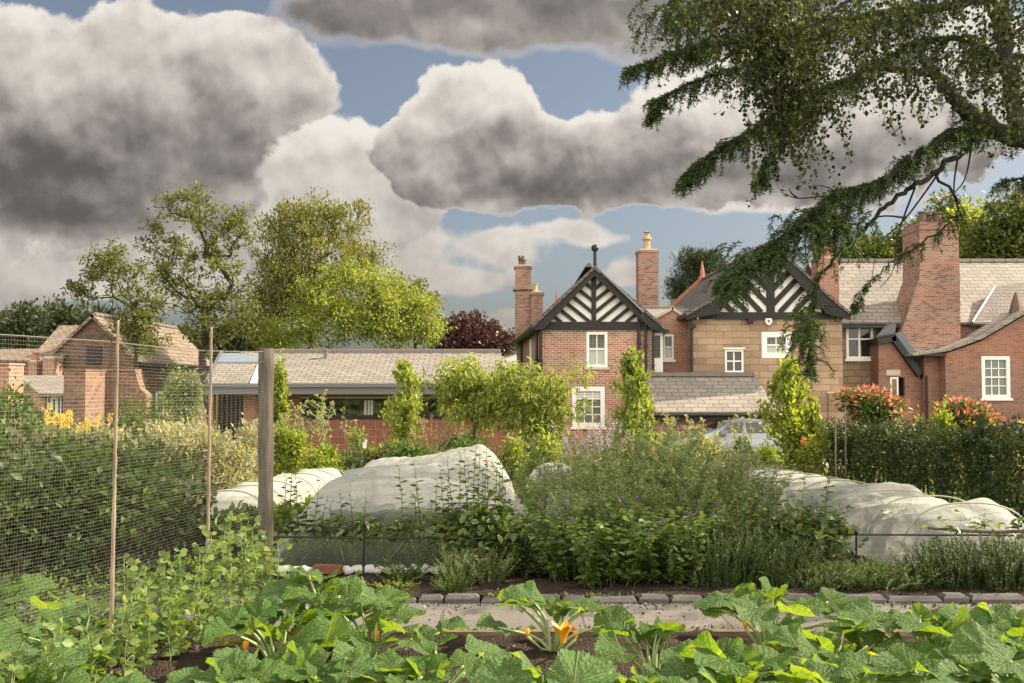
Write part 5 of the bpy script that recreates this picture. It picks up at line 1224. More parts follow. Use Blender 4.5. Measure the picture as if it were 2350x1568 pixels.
tunnel('crop_tunnel', 'narrow hooped white tunnel between the big draped cover and the grey green herbs', .54, .38, 8.4, 14.0, .60, .8, seed=12, sag=.05, wr=.006, m='fleece', hend=.74, endl=.12, hoopcol='metal_black')
def draped():
    root = thing('draped_cover', 'large loose white insect mesh draped high over crops, its front end see-through', 'crop cover', (-.9, 10.5, gz(10.5)))
    nx, ny = 120, 150; x0, x1, y0, y1 = -2.0, .22, 8.12, 13.6
    xs = np.linspace(x0, x1, nx); ys = np.linspace(y0, y1, ny); X, Yg = np.meshgrid(xs, ys)
    def sm(t): t = np.clip(t, 0, 1); return t * t * (3 - 2 * t)
    u = (X - x0) / (x1 - x0)
    H = .42 + .24 * sm((Yg - 8.35) / 1.3) + .27 * sm((Yg - 9.4) / 3.2) * sm(u / .8) - .06 * np.abs(u - .62) ** 1.5
    ex = sm(u / .12) ** .45 * sm((1 - u) / .30) ** .55; ey = sm((Yg - y0) / .16) ** .5 * sm((y1 - Yg) / 1.3) ** .5
    wv = .022 * (vnoise(X * 1.3 + Yg * .6, Yg * 2 - X * .5, 3, 2.2) - .5) * 2 + .012 * (vnoise(X * 2 - Yg, Yg * 1.2 + X, 5, 6) - .5) * 2 + .10 * (vnoise(X, Yg, 9, 1.3) - .5) + .035 * np.abs(vnoise(X * 2.2 - Yg * .5, Yg * .5 + X * .3, 15, 1.6) - .5) * 2 + .006 * np.abs(vnoise(X * 3.5 + Yg * .8, Yg * .6, 17, 3.0) - .5) * 2
    Z = np.vectorize(gz)(Yg) + .05 + (H + wv) * ex * ey
    Yo = Yg - .10 * (1 - ey) * 0
    V = np.stack([X, Yo, Z], -1).reshape(-1, 3); b = np.arange(ny - 1)[:, None] * nx + np.arange(nx - 1)[None]
    Q = np.stack([b, b + 1, b + 1 + nx, b + nx], -1)
    fr = int(ny * .06)
    mkmesh('cover', V, None, 'fleece', root, True, False, quads=Q[fr:].reshape(-1, 4)); mkmesh('front_panel', V, None, 'fleece_thin', root, True, False, quads=Q[:fr].reshape(-1, 4))
    # rolled edge weighed down on the soil
    for (a, c) in ((625, 722), (778, 880), (905, 1018)):
        p = [P(px, 1320, 8.06) for px in np.linspace(a, c, 12)]; n = len(p)
        for i in range(n): p[i][2] = .055 + .012 * math.sin(i * 1.9)
        MB().tube(p, [.012] + [.032 + .012 * math.sin(i * 2.3 + a) for i in range(n - 2)] + [.010], 10).build('rolled_edge', 'plaster_white', root, smooth=True)
    # two hoops and guy strings at the front
    for y in (8.45, 9.9, 11.4, 12.8): MB().tube([(x0 + .05 + (x1 - x0 - .1) * (.5 - .5 * math.cos(q)), y, gz(y) + .42 * math.sin(q) ** .6 * (1 + .9 * max(0, (y - 9.4) / 3.2))) for q in np.linspace(0, PI, 20)], .007, 6)
    for (ax, ay, bx, by) in ((770, 1215, 790, 1290), (950, 1215, 880, 1300), (930, 1215, 955, 1270)):
        MB().tube([P(ax, ay, 8.2), P(bx, by, 8.1)], .002, 4).build('guy_string', 'plastic_net', root)
draped()
def brassicas():
    for i in range(11):
        y = 8.8 + i * .75; root = thing('brassica', 'leafy grey green brassica growing under the long mesh tunnel', 'vegetable', (3.95 + .1 * (-1) ** i, y, gz(y)), 0, 'brassicas under the tunnel')
        rs = np.random.RandomState(i); n = 60; a = rs.random(n) * 2 * PI; C = np.stack([root.location[0] + .16 * np.cos(a) * rs.random(n), y + .16 * np.sin(a) * rs.random(n), root.location[2] + .08 + .26 * rs.random(n)], 1)
        np.random.seed(i); leaves('leaves', C, np.stack([np.cos(a), np.sin(a), .5 + 0 * a], 1), 'mid_dark', .20, .6, None, 'oval', root)
    for i in range(10):
        x = -1.6 + .38 * (i % 5); y = 9.3 + 1.3 * (i // 5); root = thing('brassica', 'leafy brassica growing under the large draped mesh', 'vegetable', (x, y, gz(y)), 0, 'brassicas under the draped mesh')
        rs = np.random.RandomState(i); n = 50; a = rs.random(n) * 2 * PI; C = np.stack([x + .16 * np.cos(a) * rs.random(n), y + .16 * np.sin(a) * rs.random(n), root.location[2] + .08 + .24 * rs.random(n)], 1)
        np.random.seed(i); leaves('leaves', C, np.stack([np.cos(a), np.sin(a), .5 + 0 * a], 1), 'mid_dark', .18, .6, None, 'oval', root)
brassicas()
def side_fold():
    # loose skirt of fabric spilling beside the narrow tunnel
    k, n = 40, 30; V = []
    for j in range(n):
        t = j / (n - 1)
        for i in range(k):
            u = i / (k - 1); x = -.45 + u * .75; y = 8.35 + t * 1.0
            z = .02 + .46 * t ** .7 * (.6 + .4 * math.sin(u * PI)) + .035 * math.sin(u * 34 + t * 3) * t * (1 - t * .5) + .02 * math.sin(u * 13)
            V.append((x + .03 * math.sin(t * 9), y, z))
    b = np.arange(n - 1)[:, None] * k + np.arange(k - 1)[None]
    o = mkmesh('fleece_skirt', V, None, 'fleece', None, True, False, quads=np.stack([b, b + 1, b + 1 + k, b + k], -1).reshape(-1, 4))
    tag(o, 'creased flap of white fleece hanging to the soil beside the thin herb clump', 'crop cover')
side_fold()
def bricks():
    b = MB(); (x, y, _) = P(752, 1310, 8.0); b.box(x - .115, x + .115, 7.97, 8.07, .035, .10)
    o = b.build('brick', 'weathered_brick'); bv = o.modifiers.new('bevel', 'BEVEL'); bv.width = .008; bv.segments = 2
    tag(o, 'single loose red brick weighing down the front edge of the white mesh', 'brick')
    rs = np.random.RandomState(2)
    for i, (px, py, r, lb, mm) in enumerate(((898, 1318, .055, 'rounded pale stone between two rolls of white mesh on the soil', 'pale_stone'), (1432, 1488 - 5, .0, '', ''), (2092, 1297, .05, 'pale stone pinning the near hem of the right hand tunnel', 'pale_stone'))):
        if not lb: continue
        x, y, z = P(px, py, 8.02 if i == 0 else 8.5); m = bpy.data.meshes.new('stone'); import bmesh
        bm = bmesh.new(); bmesh.ops.create_icosphere(bm, subdivisions=3, radius=r)
        for v in bm.verts: v.co *= 1 + .25 * math.sin(v.co.x * 60 + i) * math.cos(v.co.y * 50); v.co.x *= 1.25; v.co.z *= .75
        bm.to_mesh(m); bm.free(); m.materials.append(MATS[mm]); o = bpy.data.objects.new('stone', m); COL.objects.link(o); o.location = (x, y, .06); m.polygons.foreach_set('use_smooth', [True] * len(m.polygons)); tag(o, lb, 'stone')
bricks()
# ================================================================== the netted fence
def fy(y): return -1.69 - .24 * (6.8 - y)
def fence():
    root = thing('net_fence', 'fine mesh garden netting stretched between a thick wooden post and two bamboo canes', 'fence', (fy(6.8), 6.8, 0))
    post = MB(); X = fy(6.8); pts = [(X + .004 * math.sin(z * 3), 6.86, z) for z in np.linspace(-.05, 1.79, 14)]
    post.tube(pts, [.052 + .003 * math.sin(i * 1.7) for i in range(14)], 16); post.build('post', 'post_wood', root, smooth=True)
    rs = np.random.RandomState(6)
    for y, h in ((5.2, 1.88), (6.1, 1.895)):
        x = fy(y) + .012; b = MB(); pts, rad = [], []
        for i, z in enumerate(np.linspace(-.03, h, 40)):
            nd = (i % 6 == 0); pts.append((x + .02 * (z - .9) * .3 + rs.normal() * .0008, y - .012, z)); rad.append(.0125 - .0028 * z + (.0022 if nd else 0))
        b.tube(pts, rad, 8); b.build('cane', 'cane', root, smooth=True)
    def sag(y): return .035 * math.sin(max(0, min(1, (y - 5.2) / 1.6)) * PI) * .5
    zt = lambda y: 1.772 - .01 - sag(y)
    ys = np.linspace(3.0, 6.8, 24)
    b = MB().tube([(fy(y) - .01, y, zt(y) + .005) for y in ys], .0022, 5); b.tube([(fy(6.8) + .0, 6.8, 1.70), (fy(6.8) - .05, 6.80, 1.69), (fy(6.8) - .07, 6.88, 1.70), (fy(6.8) + .06, 6.9, 1.70)], .002, 5).build('top_wire', 'wire', root)
    # strands: flat ribbons, gently rippled
    def off(y, z): return .022 * np.sin(y * 2.6 + z * 1.3) * np.sin(z * 2.1) + .010 * np.sin(y * 7 + z * 4) + .03 * np.sin(y * 1.1 + .5)*np.clip(1.2 - z, 0, 1)
    Y0, Y1 = 2.9, 6.83; V, Q = [], []; w = .00021; base = 0
    ny = int((Y1 - Y0) / .0175); nz = int(1.76 / .0175)
    zz = np.linspace(0.0, 1, 30); yy = np.linspace(Y0, Y1, 60)
    for i in range(ny + 1):
        y = Y0 + (Y1 - Y0) * i / ny; z = zz * zt(y); x = fy(y) + off(y, z); yv = y + .012 * np.sin(z * 3 + y)
        a = np.stack([x, yv - w, z], -1); c = np.stack([x, yv + w, z], -1); V.append(np.stack([a, c], 1).reshape(-1, 3)); j = np.arange(len(z) - 1) * 2 + base; Q.append(np.stack([j, j + 1, j + 3, j + 2], -1)); base += 2 * len(z)
    dip = lambda y: 1 + .02 * np.sin(y * 2.2)
    for i in range(nz + 1):
        f = i / nz; z = np.array([f * zt(y) for y in yy]) * 1.0 + .014 * np.sin(yy * 3.1 + f * 4) * (1 - f) ; x = fy(yy) + off(yy, z)
        a = np.stack([x, yy, z - w * 1.1], -1); c = np.stack([x, yy, z + w * 1.1], -1); V.append(np.stack([a, c], 1).reshape(-1, 3)); j = np.arange(len(yy) - 1) * 2 + base; Q.append(np.stack([j, j + 1, j + 3, j + 2], -1)); base += 2 * len(yy)
    mkmesh('netting', np.concatenate(V), None, 'plastic_net', root, False, False, quads=np.concatenate(Q))
fence()
# ================================================================== generic plants
def stemmed(root, ns, rad, h, lean, leafspec, stem=('stem_green', .003), nodes=10, seed=1, curve=.3, start=.15, flower=None, flopz=0., stemname='stems', leafname='foliage', hvar=.25, rad_top=None, square=None):
    """upright stems from the root's base, leaves along them. leafspec: list of (mat, length, width, per node, droop, tpl, size taper)"""
    rs = np.random.RandomState(seed); np.random.seed(seed)
    a = rs.random(ns) * 2 * PI; r = np.sqrt(rs.random(ns)) * rad; B = np.stack([r * np.cos(a), r * np.sin(a), 0 * r], 1)
    if square: B[:, 0] = rs.uniform(-square[0], square[0], ns); B[:, 1] = rs.uniform(-square[1], square[1], ns)
    H = h * (1 + hvar * rs.uniform(-1, 1, ns)) * (1 - .25 * (r / max(rad, 1e-3)) ** 2 if not square else 1)
    D = np.stack([np.cos(a), np.sin(a), 0 * a], 1) * (lean * (r / max(rad, 1e-3)) if not square else lean * rs.random(ns))[:, None] + rs.normal(size=(ns, 3)) * [lean * .35, lean * .35, 0]
    t = np.linspace(0, 1, nodes + 1); cv = t ** (1 + curve * 2)
    Pn = B[:, None] + D[:, None] * cv[None, :, None] * H[:, None, None] + np.array([0, 0, 1.]) * (t[None, :, None] - flopz * cv[None, :, None] ** 2) * H[:, None, None] + rs.normal(size=(ns, nodes + 1, 3)) * .012 * h * np.minimum(1, t * 3)[None, :, None]
    W0 = Pn + np.array(wloc(root))
    P0 = W0[:, :-1].reshape(-1, 3); P1 = W0[:, 1:].reshape(-1, 3); R0 = np.tile(stem[1] * (1 - .7 * t[:-1]), ns); R1 = np.tile(stem[1] * (1 - .7 * t[1:]), ns)
    segs(stemname, P0, P1, R0, R1, stem[0], root, 3)
    allC = []
    for li, (m, ln, wd, per, droop, tp, taper) in enumerate(leafspec):
        C, A, Ls, Rn = [], [], [], []
        k = int(ns * nodes * per); i = rs.randint(0, ns, k); f = start + (1 - start) * rs.random(k); ff = f * nodes; j = np.minimum(ff.astype(int), nodes - 1); g = (ff - j)[:, None]
        C = W0[i, j] * (1 - g) + W0[i, j + 1] * g; dd = nrm(W0[i, j + 1] - W0[i, j]); an = rs.random(k) * 2 * PI
        A = np.stack([np.cos(an), np.sin(an), 0 * an], 1) + dd * .7 + np.array([0, 0, -droop]) + rs.normal(size=(k, 3)) * .2
        N = nrm(np.array([0, 0, 1.]) + rs.normal(size=(k, 3)) * .35 - .3 * np.stack([np.cos(an), np.sin(an), 0 * an], 1))
        leaves(leafname if li == 0 else 'young_foliage', C, A, m, ln * (1 - taper * f), wd, N, tp, root, np.clip(.35 * rs.random(ns)[i] + .3 * f + .35 * rs.random(k), 0, 1))
    if flower:
        m, ln, rd, frac, nm = flower; sel = np.where(rs.random(ns) < frac)[0]; C, A = [], []
        for i in sel:
            tip = W0[i, -1]; d = W0[i, -1] - W0[i, -2]; d = d / np.linalg.norm(d); n = 60
            f = rs.random(n); an = rs.random(n) * 2 * PI; L_ = ln * rs.uniform(.6, 1.2)
            C.append(tip + d * (f * L_)[:, None] + np.stack([np.cos(an), np.sin(an), 0 * an], 1) * rd * (.5 + .5 * np.sin(f * PI))[:, None] * .6); A.append(np.stack([np.cos(an), np.sin(an), .8 + 0 * an], 1))
        if C: leaves(nm, np.concatenate(C), np.concatenate(A), m, rd * 1.1, .6, None, 'quad', root)
    return W0
def bush(name, label, cat, px, Y, w, h, n, ln, m, wd=.5, lobes=9, seed=1, tpl='fold', dep=None, up=.3, base=.0, stem='twig', group=None, z0=None, shell=.33, extra=None, droop=0, nstem=7, loc=None):
    """leafy mass of several lobes over a few stems; w,h in metres"""
    rs = np.random.RandomState(seed); np.random.seed(seed)
    L0 = np.array(loc if loc is not None else G(px, Y)); root = thing(name, label, cat, L0, 0, group); dep = dep or w * .8
    cen = []
    for k in range(lobes):
        a = rs.uniform(0, 2 * PI); r = rs.random() ** .5; zz = rs.uniform(.3, .82); s = math.sqrt(max(.1, 1 - ((zz - .45) * 1.3) ** 2))
        cen.append((r * w / 2 * .62 * math.cos(a) * s, r * dep / 2 * .62 * math.sin(a) * s, h * (base + (1 - base) * zz), rs.uniform(.30, .46)))
    cen = np.array(cen); k = rs.randint(0, lobes, n); d = nrm(rs.normal(size=(n, 3))); u = rs.random((n, 1)) ** shell
    R = cen[k, 3][:, None] * np.array([w * .62, dep * .62, h * (1 - base) * .62])
    C = cen[k, :3] + d * u * R * (1 + .25 * rs.normal(size=(n, 1)) * (u > .8)); C[:, 2] = np.abs(C[:, 2] - .02) + .02
    A = d + rs.normal(size=(n, 3)) * .6 + [0, 0, up - droop]; N = nrm(d * .7 + rs.normal(size=(n, 3)) * .5 + [0, 0, .6])
    hue = rs.random(lobes)
    # a finer clump value so masses break into light and dark sprigs
    q = np.floor(C / (ln * 2.6)).astype(int); hs = ((q[:, 0] * 73856093) ^ (q[:, 1] * 19349663) ^ (q[:, 2] * 83492791)) % 997 / 997.
    rnd = np.clip(.25 * hue[k] + .35 * hs + .4 * rs.random(n), 0, 1)
    leaves('foliage', C + L0, A, m, ln, wd, N, tpl, root, rnd)
    p0, p1, r0, r1 = [], [], [], []
    for i in range(min(lobes, nstem)):
        b = np.array([rs.normal() * .04, rs.normal() * .04, -.02]); e = cen[i, :3]; mid = (b + e) / 2 + rs.normal(size=3) * .05 * w
        for s_, e_, ra, rb in ((b, mid, .012, .008), (mid, e, .008, .004)): p0.append(s_ + L0); p1.append(e_ + L0); r0.append(ra * (h + .5)); r1.append(rb * (h + .5))
    segs('stem', p0, p1, r0, r1, stem, root, 5)
    if extra:
        for (mm, cnt, el, ew, nm, top) in extra:
            kk = rs.randint(0, lobes, cnt); dd = nrm(rs.normal(size=(cnt, 3)) + [0, 0, top]); Cc = cen[kk, :3] + dd * cen[kk, 3][:, None] * np.array([w * .66, dep * .66, h * (1 - base) * .66])
            leaves(nm, Cc + L0, dd + rs.normal(size=(cnt, 3)) * .4, mm, el, ew, None, 'fold', root)
    return root
# ---- courgette leaf
def cleaf_template(seed):
    rs = np.random.RandomState(seed); na, nr = 110, 11
    th = np.linspace(-PI + .22, PI - .22, na)      # angle from the mid-vein; gap = the notch at the stalk
    lob = 1 + .055 * np.cos(5 * th * .97) * (np.abs(th) < 2.7) + .03 * np.sin(2 * th + rs.rand() * 6)
    r = (.50 + .12 * np.cos(th)) * lob
    ser = np.abs(((th * 11) % 1) - .5) * 2; r = r * (1 + .055 * (ser - .5) * 1.7 + .02 * rs.normal(size=na))
    r *= np.where(np.abs(th) > 2.3, 1 + .15 * (np.abs(th) - 2.3), 1)
    vein = np.array([-2.2, -1.15, -.42 - .1, .0, .52, 1.15, 2.2]); vein = np.array([-2.15, -1.1, 0, 1.1, 2.15])
    dv = np.min(np.abs(th[:, None] - vein[None]), 1)
    V = []; vn = []
    wave = np.interp(th, np.linspace(-PI, PI, 14), rs.normal(size=14) * .085)
    fold = rs.uniform(.05, .42); cup = rs.uniform(-.10, .10); dr = rs.uniform(.05, .30)
    for j in range(nr):
        f = (j / (nr - 1)) ** .85
        rr = r * f; x = rr * np.cos(th) + .04; y = rr * np.sin(th)
        z = fold * np.abs(y) + cup * rr ** 2 * 2 - dr * np.clip(x, 0, 1) ** 2 - .18 * np.clip(-x, 0, 1)
        z = z + .035 * f * np.minimum(dv / .35, 1) + (wave + .02 * np.sin(th * 9 + seed)) * f ** 3
        for k in range(na): V.append((x[k], y[k], z[k]))
        # midrib, side veins branching off each main vein
        main = np.exp(-(dv * rr / .013) ** 2) if j else np.ones(na)
        sv = np.abs(((f * 6.0 - dv * 2.2) % 1) - .5) * 2
        side = np.clip((sv - .74) / .26, 0, 1) * .7
        vn.append(np.clip(main + side * (f > .12), 0, 1))
    V = np.array(V); Q = []
    for j in range(nr - 1):
        for k in range(na - 1): Q.append((j * na + k, j * na + k + 1, (j + 1) * na + k + 1, (j + 1) * na + k))
    return V, np.array(Q), np.concatenate(vn)
def courgette_mat(name, c1, c2, tr, mott):
    m, t = mat(name)
    at = t.new('ShaderNodeAttribute', attribute_name='vein'); uv = t.new('ShaderNodeAttribute', attribute_name='luv')
    oi = t.new('ShaderNodeAttribute', attribute_name='rnd')
    n = t.noise(uv.outputs['Vector'], 5., 5, .6); n2 = t.noise(uv.outputs['Vector'], 22., 3, .5)
    base = t.mix(n.outputs[0], c1, c2)
    base = t.mix(t.m('MULTIPLY', oi.outputs['Fac'], .45), base, (.05, .13, .02))
    base = t.mix(t.m('MULTIPLY', t.sstep(n2.outputs[0], .48, .62), mott), base, (.24, .30, .20))
    base = t.mix(t.m('MULTIPLY', at.outputs['Fac'], .75), base, (.22, .30, .10))
    # vein relief from the real distance field plus quilting between veins
    h = t.m('ADD', t.m('MULTIPLY', at.outputs['Fac'], -1.0), t.m('MULTIPLY', n.outputs[0], 1.2))
    p = t.new('ShaderNodeBsdfPrincipled', inp={'Base Color': base, 'Roughness': .62, 'Specular IOR Level': .22, 'Normal': bump(t, h, .012)})
    tl = t.new('ShaderNodeBsdfTranslucent', inp={0: t.mix(1.0, base, (2.9, 2.4, .4), 'MULTIPLY')})
    fin(t, t.new('ShaderNodeMixShader', inp={0: tr, 1: p.outputs[0], 2: tl.outputs[0]}).outputs[0])
courgette_mat('courgette_leaf', (.045, .105, .022), (.095, .185, .034), .44, .22)
courgette_mat('courgette_leaf_pale', (.065, .135, .04), (.11, .20, .06), .42, .40)
courgette_mat('courgette_leaf_yellow', (.40, .34, .04), (.24, .26, .05), .4, .1)
CT = [cleaf_template(i) for i in range(9)]
def courgette_leaves(name, specs, m, root):
    """specs: (base point, axis direction, up direction, size, template)"""
    Vs, Qs, vn, lu, rn = [], [], [], [], []; b = 0
    for (c, a, n, s, k) in specs:
        V, Q, v = CT[k % len(CT)]; a = np.array(a, float); a /= np.linalg.norm(a); n = np.array(n, float); y = np.cross(n, a); y /= np.linalg.norm(y); n = np.cross(a, y)
        Vs.append(np.array(c) + s * (V[:, 0:1] * a + V[:, 1:2] * y + V[:, 2:3] * n)); Qs.append(Q + b); vn.append(v); lu.append(V + np.array([k * 3.1 + s * 7, 0, 0])); r_ = random.random(); rn.append(np.full(len(V), r_)); b += len(V)
    o = mkmesh(name, np.concatenate(Vs), None, m, root, True, False, quads=np.concatenate(Qs)); me = o.data
    A = me.attributes.new('vein', 'FLOAT', 'POINT'); A.data.foreach_set('value', np.concatenate(vn).astype(np.float32))
    A = me.attributes.new('rnd', 'FLOAT', 'POINT'); A.data.foreach_set('value', np.concatenate(rn).astype(np.float32))
    A = me.attributes.new('luv', 'FLOAT_VECTOR', 'POINT'); A.data.foreach_set('vector', np.concatenate(lu).astype(np.float32).ravel())
    return o
def courgette(label, px, Y, n, size, hgt, reach, seed, flowers=0, yellow=0, pale=.35, fruit=0, dirs=None, openf=None, loc=None):
    rs = np.random.RandomState(seed); random.seed(seed)
    L0 = np.array(loc if loc is not None else G(px, Y)); root = thing('courgette_plant', label, 'courgette plant', L0, 0, 'courgette plants in the front bed')
    sp = {'courgette_leaf': [], 'courgette_leaf_pale': [], 'courgette_leaf_yellow': []}; st = MB()
    for i in range(n):
        a = (i * 2.4 + rs.uniform(-.4, .4)) if dirs is None else math.radians(dirs[i % len(dirs)]) + rs.uniform(-.15, .15)
        q = .35 + .65 * ((i % 3) / 2) + rs.uniform(-.12, .12)
        rr = reach * q; hh = hgt * (1.12 - .35 * q) * rs.uniform(.82, 1.12)
        e = L0 + np.array([rr * math.cos(a), rr * math.sin(a), hh]); m1 = L0 + np.array([rr * .35 * math.cos(a), rr * .35 * math.sin(a), hh * .62])
        pth = spline([L0 + [.02 * math.cos(a), .02 * math.sin(a), .02], m1, e], 9); st.tube(pth, list(np.linspace(.0105, .0065, 9)), 7)
        s = size * rs.uniform(.72, 1.12); out = np.array([math.cos(a), math.sin(a), rs.uniform(-.30, .28)]); nn = np.array([rs.normal() * .22, rs.normal() * .22 - .22, 1.0])
        key = 'courgette_leaf_pale' if rs.random() < pale else 'courgette_leaf'
        if i < yellow: key = 'courgette_leaf_yellow'; e = e - [0, 0, hh * .35]; 
        sp[key].append((e, out, nn, s, rs.randint(0, 9)))
    # young upright leaves at the heart
    for i in range(3):
        a = rs.uniform(0, 2 * PI); e = L0 + np.array([.06 * math.cos(a), .06 * math.sin(a), hgt * rs.uniform(.75, 1.0)]); st.tube([L0, (L0 + e) / 2 + [.01, 0, 0], e], [.008, .007, .005], 6)
        sp['courgette_leaf'].append((e, (math.cos(a) * .5, math.sin(a) * .5, .9), (-math.cos(a), -math.sin(a), .5), size * .5, rs.randint(0, 9)))
    st.build('stalks', 'stem_pale', root, smooth=True)
    for k, nm in (('courgette_leaf', 'leaves'), ('courgette_leaf_pale', 'pale_leaves'), ('courgette_leaf_yellow', 'yellowing_leaves')):
        if sp[k]: courgette_leaves(nm, sp[k], k, root)
    fl = []
    if openf: fl.append((P(*openf), .075, True))
    for i in range(flowers): a = rs.uniform(0, 2 * PI); fl.append((L0 + np.array([.16 * math.cos(a), -.1 + .12 * math.sin(a), rs.uniform(.10, .24)]), rs.uniform(.035, .055), False))
    for (c, s, op) in fl:
        V, F_ = [], []; k = 20
        for j in range(6):
            t = j / 5
            for q in range(k):
                an = 2 * PI * q / k; pet = 1 + (.30 * math.cos(5 * an) * t ** 2 if op else .05 * math.cos(5 * an)); rad = s * ((.16 + .62 * t ** 1.6) if op else (.15 + .22 * math.sin(t * 2.6))) * pet
                V.append((c[0] + rad * math.cos(an), c[1] + rad * math.sin(an), c[2] + s * (1.25 * t - .3) + (s * .22 * math.cos(5 * an) * t ** 3 if op else 0)))
        F_ = [(j * k + q, j * k + (q + 1) % k, (j + 1) * k + (q + 1) % k, (j + 1) * k + q) for j in range(5) for q in range(k)]
        f = mkmesh('flower', V, F_, 'petal', root, True); st2 = MB().tube([L0 + [0, 0, .02], (L0 + c) / 2 - [0, 0, .02], c - [0, 0, s * .3]], [.007, .006, .009], 6); st2.build('flower_stalk', 'stem_pale', root, smooth=True)
    return root
simple('petal', (.78, .33, .015), .5, var=.2, scale=30)
CP = [ # label, px, Y, n leaves, size, height, reach, seed, kwargs
 ('tall courgette plant beside the foot of the wooden post, its leaves topping the mesh hem', 745, 5.75, 13, 0.233, 0.40, 0.36, 1, dict(pale=.5)),
 ('courgette plant with one yellow hanging leaf right of the pea vines', 640, 5.25, 15, 0.233, 0.32, 0.38, 2, dict(yellow=2, flowers=2)),
 ('leafy courgette spreading over the path edge left of centre', 850, 5.35, 12, 0.251, 0.33, 0.36, 3, dict(flowers=1, pale=.6)),
 ('courgette plant with the wide open orange flower, alone against the pale path', 1270, 5.75, 9, 0.235, 0.28, 0.34, 4, dict(openf=(1292, 1466, 5.55), flowers=2, dirs=[175, 5, 200, 20, 150, -20, 165, 60, 120])),
 ('courgette plant against the pale path at right with bare lower stalks', 1760, 5.7, 12, 0.232, 0.35, 0.36, 5, dict(pale=.3, flowers=1)),
 ('short courgette with upright bright leaves before the path board, right of centre', 1490, 5.0, 7, 0.211, 0.30, 0.23, 6, dict(pale=.1)),
 ('courgette plant with one fully yellow leaf below the rosemary', 1905, 5.0, 14, 0.240, 0.28, 0.38, 7, dict(yellow=2)),
 ('courgette plant in the second row below the near end of the right tunnel', 2120, 5.2, 15, 0.240, 0.33, 0.40, 8, dict(pale=.5)),
 ('courgette plant meeting the right edge in the second row', 2320, 5.1, 16, 0.240, 0.31, 0.40, 9, dict(pale=.4)),
 ('front row courgette just right of the pea vines, cut by the bottom edge', 560, 4.35, 14, 0.223, 0.26, 0.36, 10, dict(pale=.35)),
 ('front row courgette with small orange buds left of centre', 760, 4.3, 15, 0.216, 0.33, 0.38, 11, dict(flowers=2, pale=.5)),
 ('front row courgette with a yellowed lower leaf near the bottom centre', 990, 4.35, 15, 0.227, 0.36, 0.38, 12, dict(yellow=2, flowers=2, pale=.5)),
 ('front row courgette with silver mottled leaves right of the open flower', 1250, 4.05, 14, 0.272, 0.31, 0.38, 13, dict(pale=.8)),
 ('front row courgette filling the bottom edge below the short upright one', 1500, 4.1, 12, 0.216, 0.30, 0.38, 14, dict(pale=.5)),
 ('front row courgette with large folded leaf pointing at the path, right of centre', 1700, 4.5, 13, 0.256, 0.30, 0.40, 15, dict(pale=.4)),
 ('front row courgette with yellow edged leaves toward the right', 1930, 4.1, 15, 0.231, 0.33, 0.40, 16, dict(yellow=2, pale=.5)),
 ('front row courgette with one broad pale leaf, second from the right edge', 2150, 4.2, 15, 0.272, 0.31, 0.42, 17, dict(pale=.7)),
 ('front row courgette at the bottom right corner', 2340, 4.3, 15, 0.231, 0.36, 0.40, 18, dict(pale=.5)),
 ('big leaved courgette in the bottom left corner seen through the netting', 90, 4.6, 12, 0.280, 0.22, 0.36, 19, dict(pale=.2)),
 ('courgette behind the netting left of the near bamboo cane', 190, 5.4, 11, 0.280, 0.24, 0.36, 20, dict(pale=.2)),
 ('low courgette behind the netting at the left edge, farther back', 20, 6.2, 11, 0.280, 0.24, 0.36, 21, dict(pale=.2)),
]
for (lb, px, Y, n, s, h, r, sd, kw) in CP: courgette(lb, px, Y, n, s, h, r, sd, **kw)
